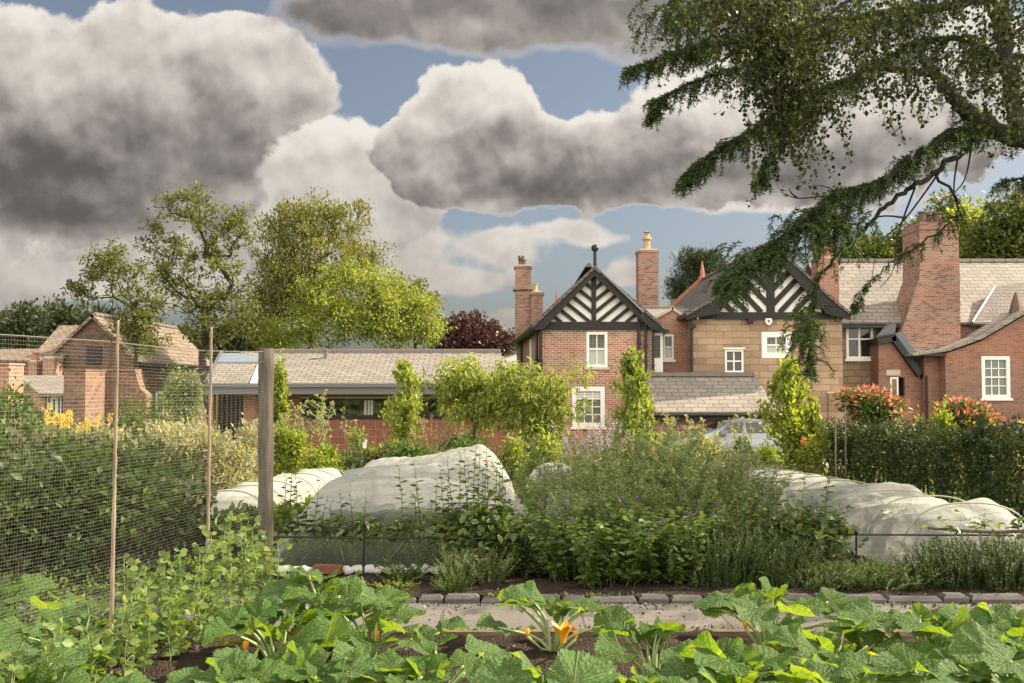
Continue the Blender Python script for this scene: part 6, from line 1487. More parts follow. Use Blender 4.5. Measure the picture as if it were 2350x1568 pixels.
# ---- peas climbing the netting
def peas():
    sp = [(-80, 4.1, .32), (30, 4.45, .36), (120, 4.75, .40), (190, 4.95, .46), (240, 5.08, .34), (300, 5.3, .60), (340, 5.5, .54), (385, 5.65, .62), (420, 5.8, .56), (455, 5.95, .64), (490, 6.1, .60), (520, 6.25, .66), (550, 6.4, .56), (575, 6.52, .66), (602, 6.62, .64), (640, 6.72, .56), (270, 5.2, .45), (360, 5.58, .42), (470, 6.05, .45), (440, 5.9, .42)]
    where = ['at the far left below the frame edge', 'low at the left edge near the corner', 'left of the near cane, third from the left', 'just left of the near bamboo cane, taller', 'short and hidden behind the near bamboo cane', 'tall and right beside the near bamboo cane',
             'second to the right of the near cane', 'midway between the two canes, tallest there', 'just right of the midpoint between canes', 'tall and just left of the far cane', 'climbing right over the far cane', 'just right of the far cane', 'shorter, a hand left of the post', 'tall, touching the left of the post', 'climbing across the foot of the wooden post', 'right of the wooden post, pale against the soil',
             'short, in front right of the near cane', 'short, between the canes', 'short, at the foot of the far cane', 'short, left of the far cane low down']
    for i, (px, y, h) in enumerate(sp):
        x = fy(y) + .05 + (.04 if i > 15 else 0); y = y - .02
        if i == 15: x = -1.60
        root = thing('pea_plant', 'pale green pea vine on the netting, ' + where[i], 'pea plant', (x, y, 0), 0, 'pea vines climbing the netting')
        rs = np.random.RandomState(200 + i); np.random.seed(i); ns = 3; C, A, S0, S1 = [], [], [], []
        for s in range(ns):
            q = np.array([x + rs.normal() * .02, y + rs.normal() * .04, 0.0]); n = int(h / .062); hh = h * rs.uniform(.75, 1.05); d = np.array([0, 0, 1.])
            for j in range(n):
                w = q + np.array([rs.normal() * .010, rs.normal() * .014, hh / n]); S0.append(q); S1.append(w)
                for sd in (1, -1):
                    an = rs.uniform(-.8, .8) + (PI if sd > 0 else 0)
                    C.append(w + rs.normal(size=3) * .004); A.append([math.cos(an) * 1.0, math.sin(an) * .8, rs.uniform(-.2, .5)])
                if j % 2:
                    an = rs.uniform(0, 2 * PI); u = np.array([math.cos(an), math.sin(an) * .8, .5]); e = w + u * .05; S0.append(w); S1.append(e); C += [e, e]; A += [u + rs.normal(size=3) * .5, u + rs.normal(size=3) * .5]
                q = w
        segs('vine', S0, S1, .0020, .0018, 'stem_pale', root, 4); C = np.array(C); A = np.array(A)
        leaves('leaves', C, A, 'pea', .046, .80, nrm(rs.normal(size=(len(C), 3)) * .5 + [0, -.8, .5]), 'oval', root)
        # tendrils
        b = MB()
        for k in range(4):
            q = C[rs.randint(len(C))]; pts = [q]
            for j in range(8): pts.append(pts[-1] + np.array([math.cos(j * .9 + k) * .008, rs.normal() * .003, math.sin(j * .9 + k) * .006 + .006]))
            b.tube(pts, .0008, 3)
        b.build('tendril', 'stem_pale', root)
peas()
# ================================================================== step-over pears
def stepover(label, base_px, Y, x0px, x1px, zrail, shoots, seed, dens, armname='arm'):
    rs = np.random.RandomState(seed); np.random.seed(seed)
    L0 = np.array(G(base_px, Y)); root = thing('stepover_pear', label, 'fruit tree', L0, 0, 'low trained fruit trees along the iron rail')
    xa, xb = PX(x0px, Y, 1230), PX(x1px, Y, 1230); z = zrail + .03
    MB().tube(spline([L0 - [0, 0, .02], L0 + [.01, 0, z * .6], L0 + [0, 0, z]], 6), [.026, .024, .022, .022, .022, .02], 9).build('trunk', 'bark', root, smooth=True)
    for xe in (xa, xb):
        p = [np.array([L0[0] + (xe - L0[0]) * t, Y + .012 * math.sin(t * 9), z + .02 * math.sin(t * 6 + seed)]) for t in np.linspace(0, 1, 14)]; MB().tube(p, list(np.linspace(.020, .009, 14)), 8).build(armname, 'bark', root, smooth=True)
    n = int(abs(xb - xa) * dens); xs = rs.uniform(xa, xb, n); k_ = int(n * .38); xs[:k_] = L0[0] + rs.normal(size=k_) * .16; C = np.stack([xs, Y + rs.normal(size=n) * .05, z + rs.normal(size=n) * .045 + .01], 1); C[:k_, 2] = z + .02 + rs.normal(size=k_) * .10; C[:k_, 1] = Y + rs.normal(size=k_) * .09
    an = rs.random(n) * 2 * PI; A = np.stack([np.cos(an), np.sin(an), rs.normal(size=n) * .5 - .25], 1)
    leaves('spur_foliage', C, A, 'pear', .072, .62, nrm(rs.normal(size=(n, 3)) * .5 + [0, -.3, 1]), 'oval', root)
    for (px, top, lean) in shoots:
        S0, S1, SR, C, A, TT = [], [], [], [], [], []
        x = PX(px, Y, 1230); h = PZ(top, Y) - z; q = np.array([x, Y + rs.normal() * .05, z]); m = max(5, int(h / .032)); phi = rs.uniform(0, 6)
        for j in range(m):
            w = q + np.array([lean * h / m + rs.normal() * .002, rs.normal() * .003, h / m]); S0.append(q); S1.append(w); SR.append(.0042 * (1 - .75 * j / m)); phi += 2.4
            s_ = 1 if j < m - 3 else .6
            C.append(w); A.append([math.cos(phi), math.sin(phi), .35]); TT.append(.078 * (1 - .35 * j / m) * s_)
            if j < m * .3: C.append(w); A.append([math.cos(phi + 2), math.sin(phi + 2), .1]); TT.append(.06)
            q = w
        sh = segs('shoot', S0, S1, SR, SR, 'bark', root, 5)
        leaves('leaves', C, A, 'pear', np.array(TT), .55, nrm(rs.normal(size=(len(C), 3)) * .25 + [0, 0, 1]), 'oval', sh)
    return root
zr = .37
stepover('low trained pear with a thicket of tall upright shoots before the white mesh', 1095, 7.85, 628, 1200, zr,
         [(648, 1085, .05), (662, 1060, .05), (676, 1120, -.05), (700, 1130, .1), (718, 1105, .15), (735, 1140, .2), (690, 1080, -.1), (790, 1135, -.12), (762, 1150, .02), (835, 1142, .02), (812, 1128, -.1), (925, 1072, -.12), (950, 1110, .1), (965, 1060, -.12), (1000, 1105, .0), (985, 1150, .1),
          (1030, 1085, -.05), (1042, 1050, -.10), (1055, 1040, .02), (1068, 1060, .03), (1085, 1010, .03), (1098, 1045, .0), (1110, 1020, .04), (1120, 1062, .0), (1132, 1035, .06), (1143, 1020, .02), (1152, 1040, .0), (1075, 1035, -.06), (1105, 1080, .0), (1020, 1070, -.02)], 5, 420)
stepover('second low trained pear, shadowed among herbs left of the right hand iron post', 1840, 8.0, 1600, 1945, .36,
         [(1640, 1130, .1), (1690, 1100, .0), (1720, 1110, .05), (1755, 1105, .0), (1800, 1110, -.05), (1840, 1075, .1), (1870, 1140, -.05), (1895, 1075, .18), (1905, 1100, .1), (1925, 1160, .1), (1780, 1060, .02), (1660, 1150, -.1)], 6, 420)
stepover('sparse low trained pear arm over the near end of the right tunnel', 2560, 7.7, 2130, 2600, .40, [(2260, 1180, .0), (2270, 1200, .1), (2180, 1210, .05), (2330, 1190, 0.), (2240, 1212, -.1)], 7, 70)
def rails():
    for (px, top, Y, lb) in ((836, 1200, 7.72, 'thin black iron post standing in soil left of centre, carrying a low rail'), (1966, 1218, 7.95, 'thin black iron post right of centre before the wrinkled white tunnel')):
        x = PX(px, Y, 1270); zt = PZ(top, Y); b = MB().tube([(x - .008, Y, -.05), (x, Y, zt - .02)], .0085, 8); r = thing('iron_post', lb, 'post', (x, Y, 0)); b.build('rod', 'metal_black', r)
        MB().lathe(x, Y, [(.006, zt - .03), (.017, zt - .018), (.017, zt - .004), (.006, zt + .003)], 10).build('knob', 'metal_black', r, smooth=True)
    for (a, c, Y, lb, z) in ((560, 1400, 7.74, 'slim black iron rail running left of centre through the trained pear', .355), (1500, 2800, 7.97, 'slim black iron rail on the right in front of the tunnel end', .345)):
        o = MB().tube([(PX(a, Y), Y, z + .012), ((PX(a, Y) + PX(c, Y)) / 2, Y, z), (PX(c, Y), Y, z - .004)], .0075, 8).build('iron_rail', 'metal_black'); tag(o, lb, 'rail')
rails()
# ================================================================== herbs in the near bed
def herb(name, label, px, Y, ns, rad, h, lean, spec, seed, cat='herb', **kw):
    r = thing(name, label, cat, G(px, Y), 0, kw.pop('group', None)); stemmed(r, ns, rad, h, lean, spec, seed=seed, **kw); return r
AG = [('agastache', .080, .62, 3.2, .5, 'oval', .35)]
FL = ('purple_flower', .045, .010, .28, 'flower_spikes')
herb('agastache', 'broad leafy mint-like clump with purple spikes at the centre front of the herb bed', 1370, 7.75, 75, .36, .60, .55, AG, 1, flower=FL, nodes=11)
herb('agastache', 'second purple spiked clump right of the central one, merging with grey foliage', 1530, 7.7, 50, .24, .60, .5, AG, 2, flower=FL, nodes=11)
herb('agastache', 'narrow leafy clump with few purple tips over the pale fleece, left of the broad one', 1175, 7.95, 26, .15, .66, .45, AG, 3, flower=('purple_flower', .05, .010, .2, 'flower_spikes'), nodes=13)
herb('agastache', 'low dark leafed clump at the foot of the fleece between two taller clumps', 1265, 7.9, 14, .12, .42, .5, AG, 4, nodes=8)
TG = [('grey_green', .062, .21, 8.5, .1, 'quad', .25)]
for i, (px, Y, h, ns, rad, lb) in enumerate(((1330, 9.6, .86, 90, .36, 'grey green narrow leaved shrub right beside the hooped tunnel'), (1440, 10.2, .95, 100, .42, 'tallest grey green feathery shrub below the columnar hornbeam'), (1560, 9.8, .86, 90, .42, 'grey green feathery shrub in the middle of the large herb mass'),
                                           (1660, 10.0, .78, 80, .38, 'grey green shrub at the right end of the large herb mass'), (1390, 8.9, .70, 70, .34, 'nearer grey green shrub directly behind the broad purple spiked clump'), (1570, 8.9, .66, 70, .36, 'nearer grey green shrub behind the second purple spiked clump'), (1500, 11.2, .98, 80, .42, 'rear grey green shrub at the back of the herb mass'), (1325, 8.5, .66, 60, .22, 'nearest grey green shrub touching the hooped tunnel'))):
    herb('tarragon_bush', lb, px, Y, int(ns * 1.5), rad * 1.08, h * 1.12, .42, TG, 20 + i, nodes=12, stem=('stem_green', .0026), group='grey green feathery shrubs', start=.25)
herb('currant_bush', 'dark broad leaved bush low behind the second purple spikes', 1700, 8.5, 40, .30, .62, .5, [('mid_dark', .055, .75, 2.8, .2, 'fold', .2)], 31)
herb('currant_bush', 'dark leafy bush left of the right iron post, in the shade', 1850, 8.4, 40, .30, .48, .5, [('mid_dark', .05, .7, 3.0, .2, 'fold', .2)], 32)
RM = [('rosemary', .022, .20, 26.0, -.3, 'quad', .2)]
for i, (px, Y, w, h, ns, lb) in enumerate(((1650, 7.65, .30, .42, 150, 'upright rosemary beside the second purple spiked clump'), (1770, 7.7, .30, .40, 150, 'upright rosemary in the middle of the shaded herb row'), (2170, 7.55, .28, .33, 150, 'dark rosemary below the near end of the tunnel'), (2270, 7.5, .30, .36, 170, 'largest dark rosemary tuft toward the right edge'), (2370, 7.55, .28, .34, 150, 'dark rosemary cut by the right edge'))):
    herb('rosemary', lb, px, Y, ns, w, h, .35, RM, 40 + i, nodes=8, stem=('stem_green', .0022), group='rosemary bushes', start=.1)
for i, (px, Y, lb) in enumerate(((1870, 7.55, 'low wispy thyme mound left of the right iron post'), (1980, 7.5, 'low wispy herb mound at the foot of the right iron post'), (2060, 7.6, 'low wispy herb mound between iron post and dark rosemary'))):
    herb('herb_mound', lb, px, Y, 120, .24, .20, 1.1, [('herb', .018, .35, 18., 0, 'quad', .2)], 50 + i, nodes=7, stem=('stem_green', .0018))
herb('parsley', 'small bright green parsley tuft on the soil right of the left iron post', 925, 7.65, 40, .07, .19, .8, [('mid', .022, .6, 9, 0, 'fold', 0)], 60, nodes=6, stem=('stem_pale', .002))
herb('herb_mound', 'low yellowish herb spreading at the base of the parsley', 905, 7.45, 50, .11, .08, 1.6, [('lime_soft', .016, .6, 8, 0, 'fold', 0)], 61, nodes=5)
herb('savory', 'thin leaved pale herb clump left of the pear trunk', 1050, 7.55, 70, .12, .26, .5, [('grey_green', .018, .25, 16, 0, 'quad', 0)], 62, nodes=8, stem=('stem_green', .0018))
herb('savory', 'thin leaved pale herb clump right of the pear trunk', 1120, 7.65, 60, .11, .27, .5, [('grey_green', .018, .25, 16, 0, 'quad', 0)], 63, nodes=8, stem=('stem_green', .0018))
herb('savory', 'short bushy herb in front of the left pale clump by the kerb', 1040, 7.3, 50, .08, .14, .6, [('herb', .016, .35, 16, 0, 'quad', 0)], 64, nodes=6, stem=('stem_green', .0016))
for i in range(7):
    px = 660 + i * 75; herb('carrot_plant', ['feathery carrot top under the mesh at far left', 'feathery carrot top under the mesh behind the loose brick', 'feathery carrot top under the mesh left of the iron post', 'feathery carrot top under the mesh right of the iron post', 'feathery carrot top under the mesh behind the parsley', 'feathery carrot top under the mesh left of the pale herb', 'feathery carrot top under the mesh behind the left pale herb'][i],
         px, 8.55 + .12 * (i % 2), 45, .17, .30, .7, [('carrot', .028, .3, 12, 0, 'quad', 0)], 70 + i, cat='vegetable', nodes=7, stem=('stem_green', .0018), group='carrot tops under the mesh')
# a scattering of stones and leaf litter on the soil
def spill():
    rs = np.random.RandomState(13); np.random.seed(13); n = 5200; x = rs.uniform(-2.3, 5, n); e = rs.random(n); y = np.where(e < .55, 6.98 - .14 * rs.random(n) ** 2.2, np.where(e < .8, 6.2 + .12 * rs.random(n) ** 2, rs.uniform(6.2, 7.0, n)))
    keep = (vnoise(x * 1.0 + 5, y * 0 + 2, 21, 2.4) + .4 * rs.random(n)) > .45; C = np.stack([x, y, np.full(n, .021)], 1)[keep]
    o = leaves('spilled_soil', C, rs.normal(size=(len(C), 3)), 'crumb', .014, .9, None, 'quad', None, var=.8); tag(o, kind='stuff')
    n = 1500; x = rs.uniform(-2.3, 5, n); e = rs.random(n); y = np.where(e < .6, 7.125 + .02 * rs.normal(size=n), 6.185 + .01 * rs.normal(size=n)); keep = vnoise(x + 3, x * 0 + 1, 22, 3.) > .5; C = np.stack([x, y, .03 + .02 * rs.random(n)], 1)[keep]
    o = leaves('path_weeds', C, rs.normal(size=(len(C), 3)) * [1, 1, .4] + [0, -.4, .5], 'herb', .035, .4, None, 'fold', None); tag(o, kind='stuff')
L('crumb', (.02, .014, .011), (.05, .036, .028), (.12, .095, .07), tr=.0)
spill()
def litter():
    rs = np.random.RandomState(3); n = 900; x = rs.uniform(-2.2, 5, n); y = np.where(rs.random(n) < .5, rs.uniform(7.15, 8.1, n), rs.uniform(4.6, 6.9, n)); C = np.stack([x, y, np.where((y > 6.1) & (y < 7.1), .028, .035 + .01 * rs.random(n))], 1)
    o = leaves('leaf_litter', C, rs.normal(size=(n, 3)) * [1, 1, .15], 'litter', .022, .6, nrm(rs.normal(size=(n, 3)) * .25 + [0, 0, 1]), 'fold', None); tag(o, kind='stuff')
L('litter', (.08, .05, .03), (.20, .15, .07), (.34, .33, .14), tr=.1)
litter()
# ================================================================== behind the netting, left
cb = [(60, 7.6, 1.5, 1.0, 'shaded dark currant bush nearest the left edge behind the netting'), (230, 8.2, 1.5, 1.05, 'shaded dark currant bush behind the near cane'), (-40, 9.2, 1.8, 1.2, 'currant bush at the left edge, farther back with lighter top'), (130, 9.6, 1.8, 1.25, 'currant bush with sunlit crest, second back row left'), (300, 10.0, 1.6, 1.15, 'currant bush behind the near cane in the back row'), (400, 9.4, .9, .7, 'small dark bush before the left fleece tunnel')]
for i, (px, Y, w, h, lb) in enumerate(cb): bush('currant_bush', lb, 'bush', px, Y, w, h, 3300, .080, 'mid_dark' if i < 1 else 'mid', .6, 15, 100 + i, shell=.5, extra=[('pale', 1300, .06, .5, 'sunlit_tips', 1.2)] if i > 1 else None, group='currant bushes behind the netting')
for i, (px, Y, w, h, lb) in enumerate(((440, 9.9, .8, .42, 'low green bean plants before the near end of the left tunnel'), (540, 9.6, .8, .46, 'low green plants left of the wooden post, hiding the tunnel base'), (660, 10.2, .8, .40, 'low leafy plants right of the wooden post, before the chard'))): bush('bean_plants', lb, 'vegetable', px, Y, w, h, 1500, .07, 'mid', .6, 8, 180 + i, shell=.6)
ap = [(290, 14., 1.5, 1.25, 'pale leaved young apple bush right of the near cane'), (400, 14.6, 1.5, 1.28, 'pale leaved apple bush between the two canes'), (500, 15., 1.5, 1.25, 'pale leaved apple bush right of the far cane'), (170, 15.2, 1.6, 1.2, 'pale green bush left of the near cane'), (60, 14.5, 1.7, 1.1, 'light green bush at the left below yellow flowers'), (560, 16., .9, 1.2, 'pale bush just left of the wooden post')]
for i, (px, Y, w, h, lb) in enumerate(ap): bush('apple_bush', lb, 'bush', px, Y, w, h, 4200, .075, 'pale' if i in (0, 1, 2, 5) else 'lime_soft', .5, 11, 110 + i, shell=.6, up=.6, group='pale fruit bushes behind the netting')
for i, (px, Y, top, lb) in enumerate(((505, 14.5, 945, 'tall pale fruit shoot standing above the bushes beside the far cane'), (535, 15., 990, 'shorter pale fruit shoot right of the tallest one'), (770, 13.5, 1100, ''),)):
    if not lb: continue
    h = PZ(top, Y) - gz(Y); herb('fruit_shoot', lb, px, Y, 5, .12, h, .18, [('pale', .09, .5, 4, .1, 'fold', .3)], 130 + i, cat='fruit bush', nodes=14, stem=('twig', .008), hvar=.15)
bush('yew_bush', 'dense mid green rounded conifer bush before the garden wall', 'bush', 345, 19., 1.5, PZ(885, 19) - gz(19), 5200, .07, 'mid', .4, 12, 140, up=.6)
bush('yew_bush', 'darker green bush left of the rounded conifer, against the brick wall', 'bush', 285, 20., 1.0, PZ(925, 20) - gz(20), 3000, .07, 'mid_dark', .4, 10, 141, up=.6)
bush('young_birch', 'tall pale green feathery young tree against the barn wall', 'tree', 420, 22., 1.0, PZ(835, 22) - gz(22), 3600, .10, 'grey_green', .35, 14, 142, up=.2, droop=.6, shell=.7, base=.1)
bush('leafy_bush', 'bright green bush at the far left edge beside the gate pillar', 'bush', 5, 13.5, 1.6, 1.75, 4200, .08, 'mid', .55, 10, 143)
for i, (px, top, Y, mm, lb) in enumerate(((80, 960, 17., 'yellow_flower', 'tall yellow flower spikes at the left before the small shed'), (115, 955, 17.3, 'yellow_flower', 'densest yellow flower spikes left of the brick pier'), (180, 975, 17.5, 'yellow_flower', 'yellow flower spikes at the foot of the brick pier'), (235, 985, 18., 'orange_flower', 'small orange flowers right of the brick pier'),
                                        (2300, 1000, 13.2, 'yellow_flower', 'golden spiky flowers above the hedge near the right edge'), (2345, 985, 13.0, 'yellow_flower', 'golden spiky flowers at the right edge above the hedge'), (2240, 1005, 13.4, 'yellow_flower', 'small group of golden flowers left of the right edge spikes'))):
    h = PZ(top, Y) - gz(Y) - .25; herb('yellow_flowers' if mm == 'yellow_flower' else 'orange_flowers', lb, px, Y, 26, .28, h, .22, [('mid', .10, .3, 2.5, .3, 'quad', .3)], 150 + i, cat='flowers', nodes=8, flower=(mm, .30, .035, .9, 'flower_spikes'), stem=('stem_green', .005))
# chard row between the white tunnels
for i in range(9):
    Y = 10.2 + i * .75; loc = (-2.25 + .03 * i, Y, gz(Y)); bush('chard_plant', 'bright leafy chard in the row between white tunnels, ' + ['nearest to the camera', 'second from the near end', 'third from the near end', 'fourth from the near end', 'fifth, at the middle of the row', 'sixth from the near end', 'seventh from the near end', 'last but one at the far end', 'farthest at the end of the row'][i],
         'vegetable', 0, 0, .50, .34, 420, .12, 'lime', .55, 6, 160 + i, loc=loc, up=.9, group='row of chard', nstem=3)
# ================================================================== border between garden and buildings
def H(py, Y): return PZ(py, Y) - gz(Y)
border = [ # name, label, cat, px, Y, wpx, toppy, n, leaf, mat, kw
 ('lime_shrub', 'bright yellow green shrub right of the wooden post', 'shrub', 665, 19., 120, 985, 4200, .085, 'lime', {}),
 ('lime_shrub', 'low golden green shrub beside the brightest one, right', 'shrub', 740, 18., 110, 1025, 2800, .08, 'lime', {}),
 ('climber', 'climbing leafy column just right of the wooden post', 'climbing plant', 640, 21., 46, 835, 2200, .11, 'lime_soft', dict(base=.1, lobes=9)),
 ('plum_shrub', 'dark plum leaved shrub low before the red block wall', 'shrub', 885, 20., 75, 1015, 1800, .07, 'plum', {}),
 ('strawberry_patch', 'low dense fresh green bush behind the draped mesh', 'bush', 960, 15.5, 230, 1018, 5200, .075, 'mid', {}),
 ('leafy_bush', 'fresh green bush at the right shoulder of the draped mesh', 'bush', 1235, 15.5, 120, 1005, 3600, .08, 'lime_soft', {}),
 ('leafy_bush', 'green bush below the arching wisteria at centre', 'bush', 1090, 17.5, 160, 1005, 3600, .08, 'mid', {}),
 ('leafy_bush', 'rose bush with dots of red hips beside the white tunnel top', 'bush', 1170, 16.5, 110, 1010, 2600, .08, 'lime_soft', dict(extra=[('red_tip', 60, .05, .8, 'red_hips', .3)])),
 ('sage_bush', 'pale sage green bush above the hedge beside the red tipped one', 'bush', 2063, 15.5, 75, 945, 2600, .07, 'pale', dict(up=1.2)),
 ('sage_bush', 'small pale sage bush between the two red tipped shrubs', 'bush', 2108, 15.6, 40, 958, 1400, .07, 'pale', dict(up=1.2)),
 ('lime_shrub', 'bright green shrub above the hedge beside the right red tipped shrub', 'shrub', 2158, 15.2, 90, 940, 2600, .09, 'lime', {}),
 ('leafy_bush', 'light green low bush before the silver car', 'bush', 1600, 19.5, 150, 1010, 3000, .08, 'pale', {}),
 ('leafy_bush', 'low green bush right of the clipped cone', 'bush', 1760, 17.5, 110, 1030, 2600, .08, 'lime', {}),
 ('leafy_bush', 'dark low bush under the columnar tree by the house', 'bush', 1510, 21, 70, 1000, 1600, .08, 'mid_dark', {}),
 ('pale_bush', 'pale feathery bush between lavender and car', 'bush', 1680, 15.8, 170, 1035, 3600, .06, 'pale', dict(up=1.0)),
 ('pale_bush', 'pale wispy plants low along the back of the grey green mass', 'bush', 1560, 14.8, 140, 1030, 3000, .06, 'pale', dict(up=1.0)),
 ('rose_bush', 'small rose bush with orange flowers left of the hedge', 'bush', 1850, 15.2, 60, 1000, 1500, .07, 'lime_soft', dict(extra=[('orange_flower', 40, .07, .9, 'roses', .6)])),
 ('leafy_bush', 'green bush against the block wall under the arching shrub', 'bush', 1060, 21., 120, 985, 2500, .09, 'mid', {}),
 ('sedum', 'pale pink flowering mound before the red block wall', 'flowers', 925, 18., 70, 1045, 900, .06, 'mid', dict(extra=[('pink_flower', 500, .05, .8, 'flower_heads', .8)])),
 ('leafy_bush', 'light green bush before the glazed strip between seed headed stems and columnar tree', 'bush', 845, 21., 90, 985, 1500, .085, 'lime_soft', {}),
 ('leafy_bush', 'grey leaved bush before the block wall, left of the plum shrub', 'bush', 815, 18.5, 100, 1025, 2200, .08, 'grey_green', {}),
]
for i, (nm, lb, cat, px, Y, wpx, top, n, ln, mm, kw) in enumerate(border): bush(nm, lb, cat, px, Y, wpx / FP * Y, H(top, Y), n, ln, mm, .5, kw.pop('lobes', 9), 200 + i, shell=.6, **kw)
# photinia standards
def photinia(label, px, Y, w, top, bot, seed):
    r = bush('photinia', label, 'small tree', px, Y, w / FP * Y, H(top, Y), 2600, .085, 'mid', .45, 12, seed, base=(H(bot, Y) / H(top, Y)), shell=.6, extra=[('red_tip', 800, .09, .42, 'red_tips', .9)])
    return r
photinia('larger red tipped photinia standard above the dark hedge', 1995, 15.8, 160, 898, 985, 301)
photinia('smaller red tipped photinia nearer the right edge above the hedge', 2225, 15.6, 150, 925, 1000, 302)
for (px, Y, top, lb) in ((1938, 15.5, 935, 'pale bamboo cane standing in front of the stone wall'), (1915, 15.2, 960, 'short pale bamboo cane left of the other one')):
    x = PX(px, Y); tag(MB().tube([(x, Y, gz(Y)), (x + .01, Y, PZ(top, Y))], .015, 6).build('bamboo_cane', 'cane'), lb, 'cane')
# columnar and airy trees in the border: vertical whorled boughs with see-through gaps
def column(label, px, Y, w, top, n, m, seed, ln=.10, name='columnar_tree', sprout=10, bot=1050):
    rs = np.random.RandomState(seed); np.random.seed(seed); h = H(top, Y); L0 = np.array(G(px, Y)); root = thing(name, label, 'small tree', L0); W_ = w / FP * Y / 2
    MB().tube([L0, L0 + [0, 0, h * .5], L0 + [0.02, 0, h * .97]], [.045, .03, .006], 7).build('trunk', 'bark', root)
    T = []; S0, S1 = [], []
    for k in range(46):
        z = h * (.12 + .85 * rs.random()); q = z / h; env = (math.sin(min(1, q * 1.5 + .12) * PI / 2) * (1 - max(0, q - .35) ** 1.3 / .62)); r = W_ * max(.1, env) * rs.uniform(.3, 1.5); a = rs.uniform(0, 2 * PI)
        e = np.array([r * math.cos(a), r * math.sin(a), z]); S0.append(L0 + [0, 0, max(.1, z - r * 1.3)]); S1.append(L0 + e); T.append(e)
    segs('boughs', S0, S1, .010, .004, 'twig', root, 4)
    T = np.array(T); k = rs.randint(0, len(T), n); f = rs.random((n, 1)) ** .5; Sb = np.array(S0) - L0
    C = Sb[k] + (T[k] - Sb[k]) * (f * .9 + .12) + rs.normal(size=(n, 3)) * [.08, .08, .08] * (W_ * 1.6 + .2)
    leaves('foliage', C + L0, rs.normal(size=(n, 3)) * .8 + [0, 0, .35] + (T[k] / (W_ + .1)) * .4, m, ln, .6, nrm(rs.normal(size=(n, 3)) * .6 + [0, 0, 1]), 'fold', root, np.clip(.5 * rs.random(len(T))[k] + .5 * rs.random(n), 0, 1))
    return root
column('columnar tree with bronzed leaf tips against the brick gable wall', 1452, 18.5, 110, 812, 4200, 'lime_soft', 311)
column('slender yellow green columnar tree before the long slate roof', 928, 20.5, 92, 830, 3200, 'lime_soft', 312)
column('tall loose golden green young tree right of the car', 1812, 15.8, 130, 825, 3800, 'lime', 313, .095)
column('thin golden green side sapling leaning from the tall loose tree', 1868, 15.6, 40, 915, 700, 'lime', 314, .09)
def clipped_cone():
    Y = 17.5; L0 = np.array(G(1703, Y)); root = thing('box_cone', 'small clipped dark green cone before the silver car', 'topiary', L0); rs = np.random.RandomState(5); n = 5000; h = H(1002, Y); W_ = 26 / FP * Y
    t = rs.random(n) ** .7; a = rs.random(n) * 2 * PI; q = t; r = W_ * np.sqrt(1 - (1 - q) ** 2.2 * 0.98) * (.9 + .1 * rs.random(n)); C = np.stack([r * np.cos(a), r * np.sin(a), h * (1 - q)], 1); A = np.stack([np.cos(a), np.sin(a), .4 + 0 * a], 1) + rs.normal(size=(n, 3)) * .4
    leaves('foliage', C + L0, A, 'mid', .035, .6, None, 'quad', root); MB().tube([L0, L0 + [0, 0, h * .6]], .03, 6).build('stem', 'bark', root)
clipped_cone()
# arching wisteria-like shrub: a low canopy over crooked stems
def arching(label, px, Y, blobs, n, seed, m='lime_soft'):
    rs = np.random.RandomState(seed); np.random.seed(seed); base = np.array(G(px, Y)); root = thing('arching_shrub', label, 'small tree', base)
    T = blob_points(blobs, Y, .9, 110, rs, .55); T += rs.normal(size=T.shape) * .15; N_, Pa, r = grow(base, P(px, 960, Y), T, .006, .48, .07, .35, .07, rs); wood(root, N_, Pa, r, 'bark', 'trunk', split=.02)
    k = rs.randint(0, len(T), n); d = nrm(rs.normal(size=(n, 3))) * rs.random((n, 1)) ** .5 * .19; C = T[k] + d
    leaves('foliage', C, nrm(d) * .6 + rs.normal(size=(n, 3)) * .4 + [0, 0, -.5], m, .12, .36, nrm(rs.normal(size=(n, 3)) * .5 + [0, 0, 1]), 'fold', root, np.clip(.5 * rs.random(len(T))[k] + .5 * rs.random(n), 0, 1))
arching('broad arching yellow green shrub with crooked stems before the slate roof end', 1085, 19.5, [(1080, 865, 70, 25), (1040, 900, 50, 30), (1110, 900, 60, 35), (1130, 940, 50, 40), (1060, 940, 40, 25), (1150, 880, 40, 25), (1015, 890, 30, 20), (1175, 905, 25, 30), (1000, 925, 18, 14), (1060, 850, 30, 12)], 4600, 321)
arching('second arching shrub reaching in front of the brick gable wall', 1235, 19., [(1230, 885, 60, 18), (1295, 890, 22, 16), (1165, 880, 40, 20), (1180, 915, 30, 30), (1280, 895, 30, 22), (1210, 930, 50, 40), (1260, 945, 45, 40), (1240, 985, 60, 30), (1290, 915, 22, 20)], 4200, 322)
# tall seed-headed plants (cardoon / artichoke habit)
def cardoon(label, px, Y, top, seed, ns=4, m='pale', w=.25):
    rs = np.random.RandomState(seed); h = H(top, Y); r = thing('seed_head_plant', label, 'plant', G(px, Y)); 
    W0 = stemmed(r, ns, w, h, .16, [(m, .17, .28, 3.2, .1, 'fold', .55)], seed=seed, nodes=12, stem=('stem_pale', .009), hvar=.12)
    C, A = [], []; S0, S1 = [], []
    for i in range(ns):
        for k in range(7):
            j = rs.randint(7, 12); d = rs.normal(size=3) * [1, 1, .2] + [0, 0, 1.0]; e = W0[i, j] + d / np.linalg.norm(d) * rs.uniform(.10, .26); S0.append(W0[i, j]); S1.append(e); C += [e] * 12; A += [x for x in rs.normal(size=(12, 3)) + [0, 0, .7]]
    segs('side_stems', S0, S1, .005, .003, 'stem_pale', r, 4); leaves('seed_heads', C, A, 'pale', .055, .45, None, 'quad', r)
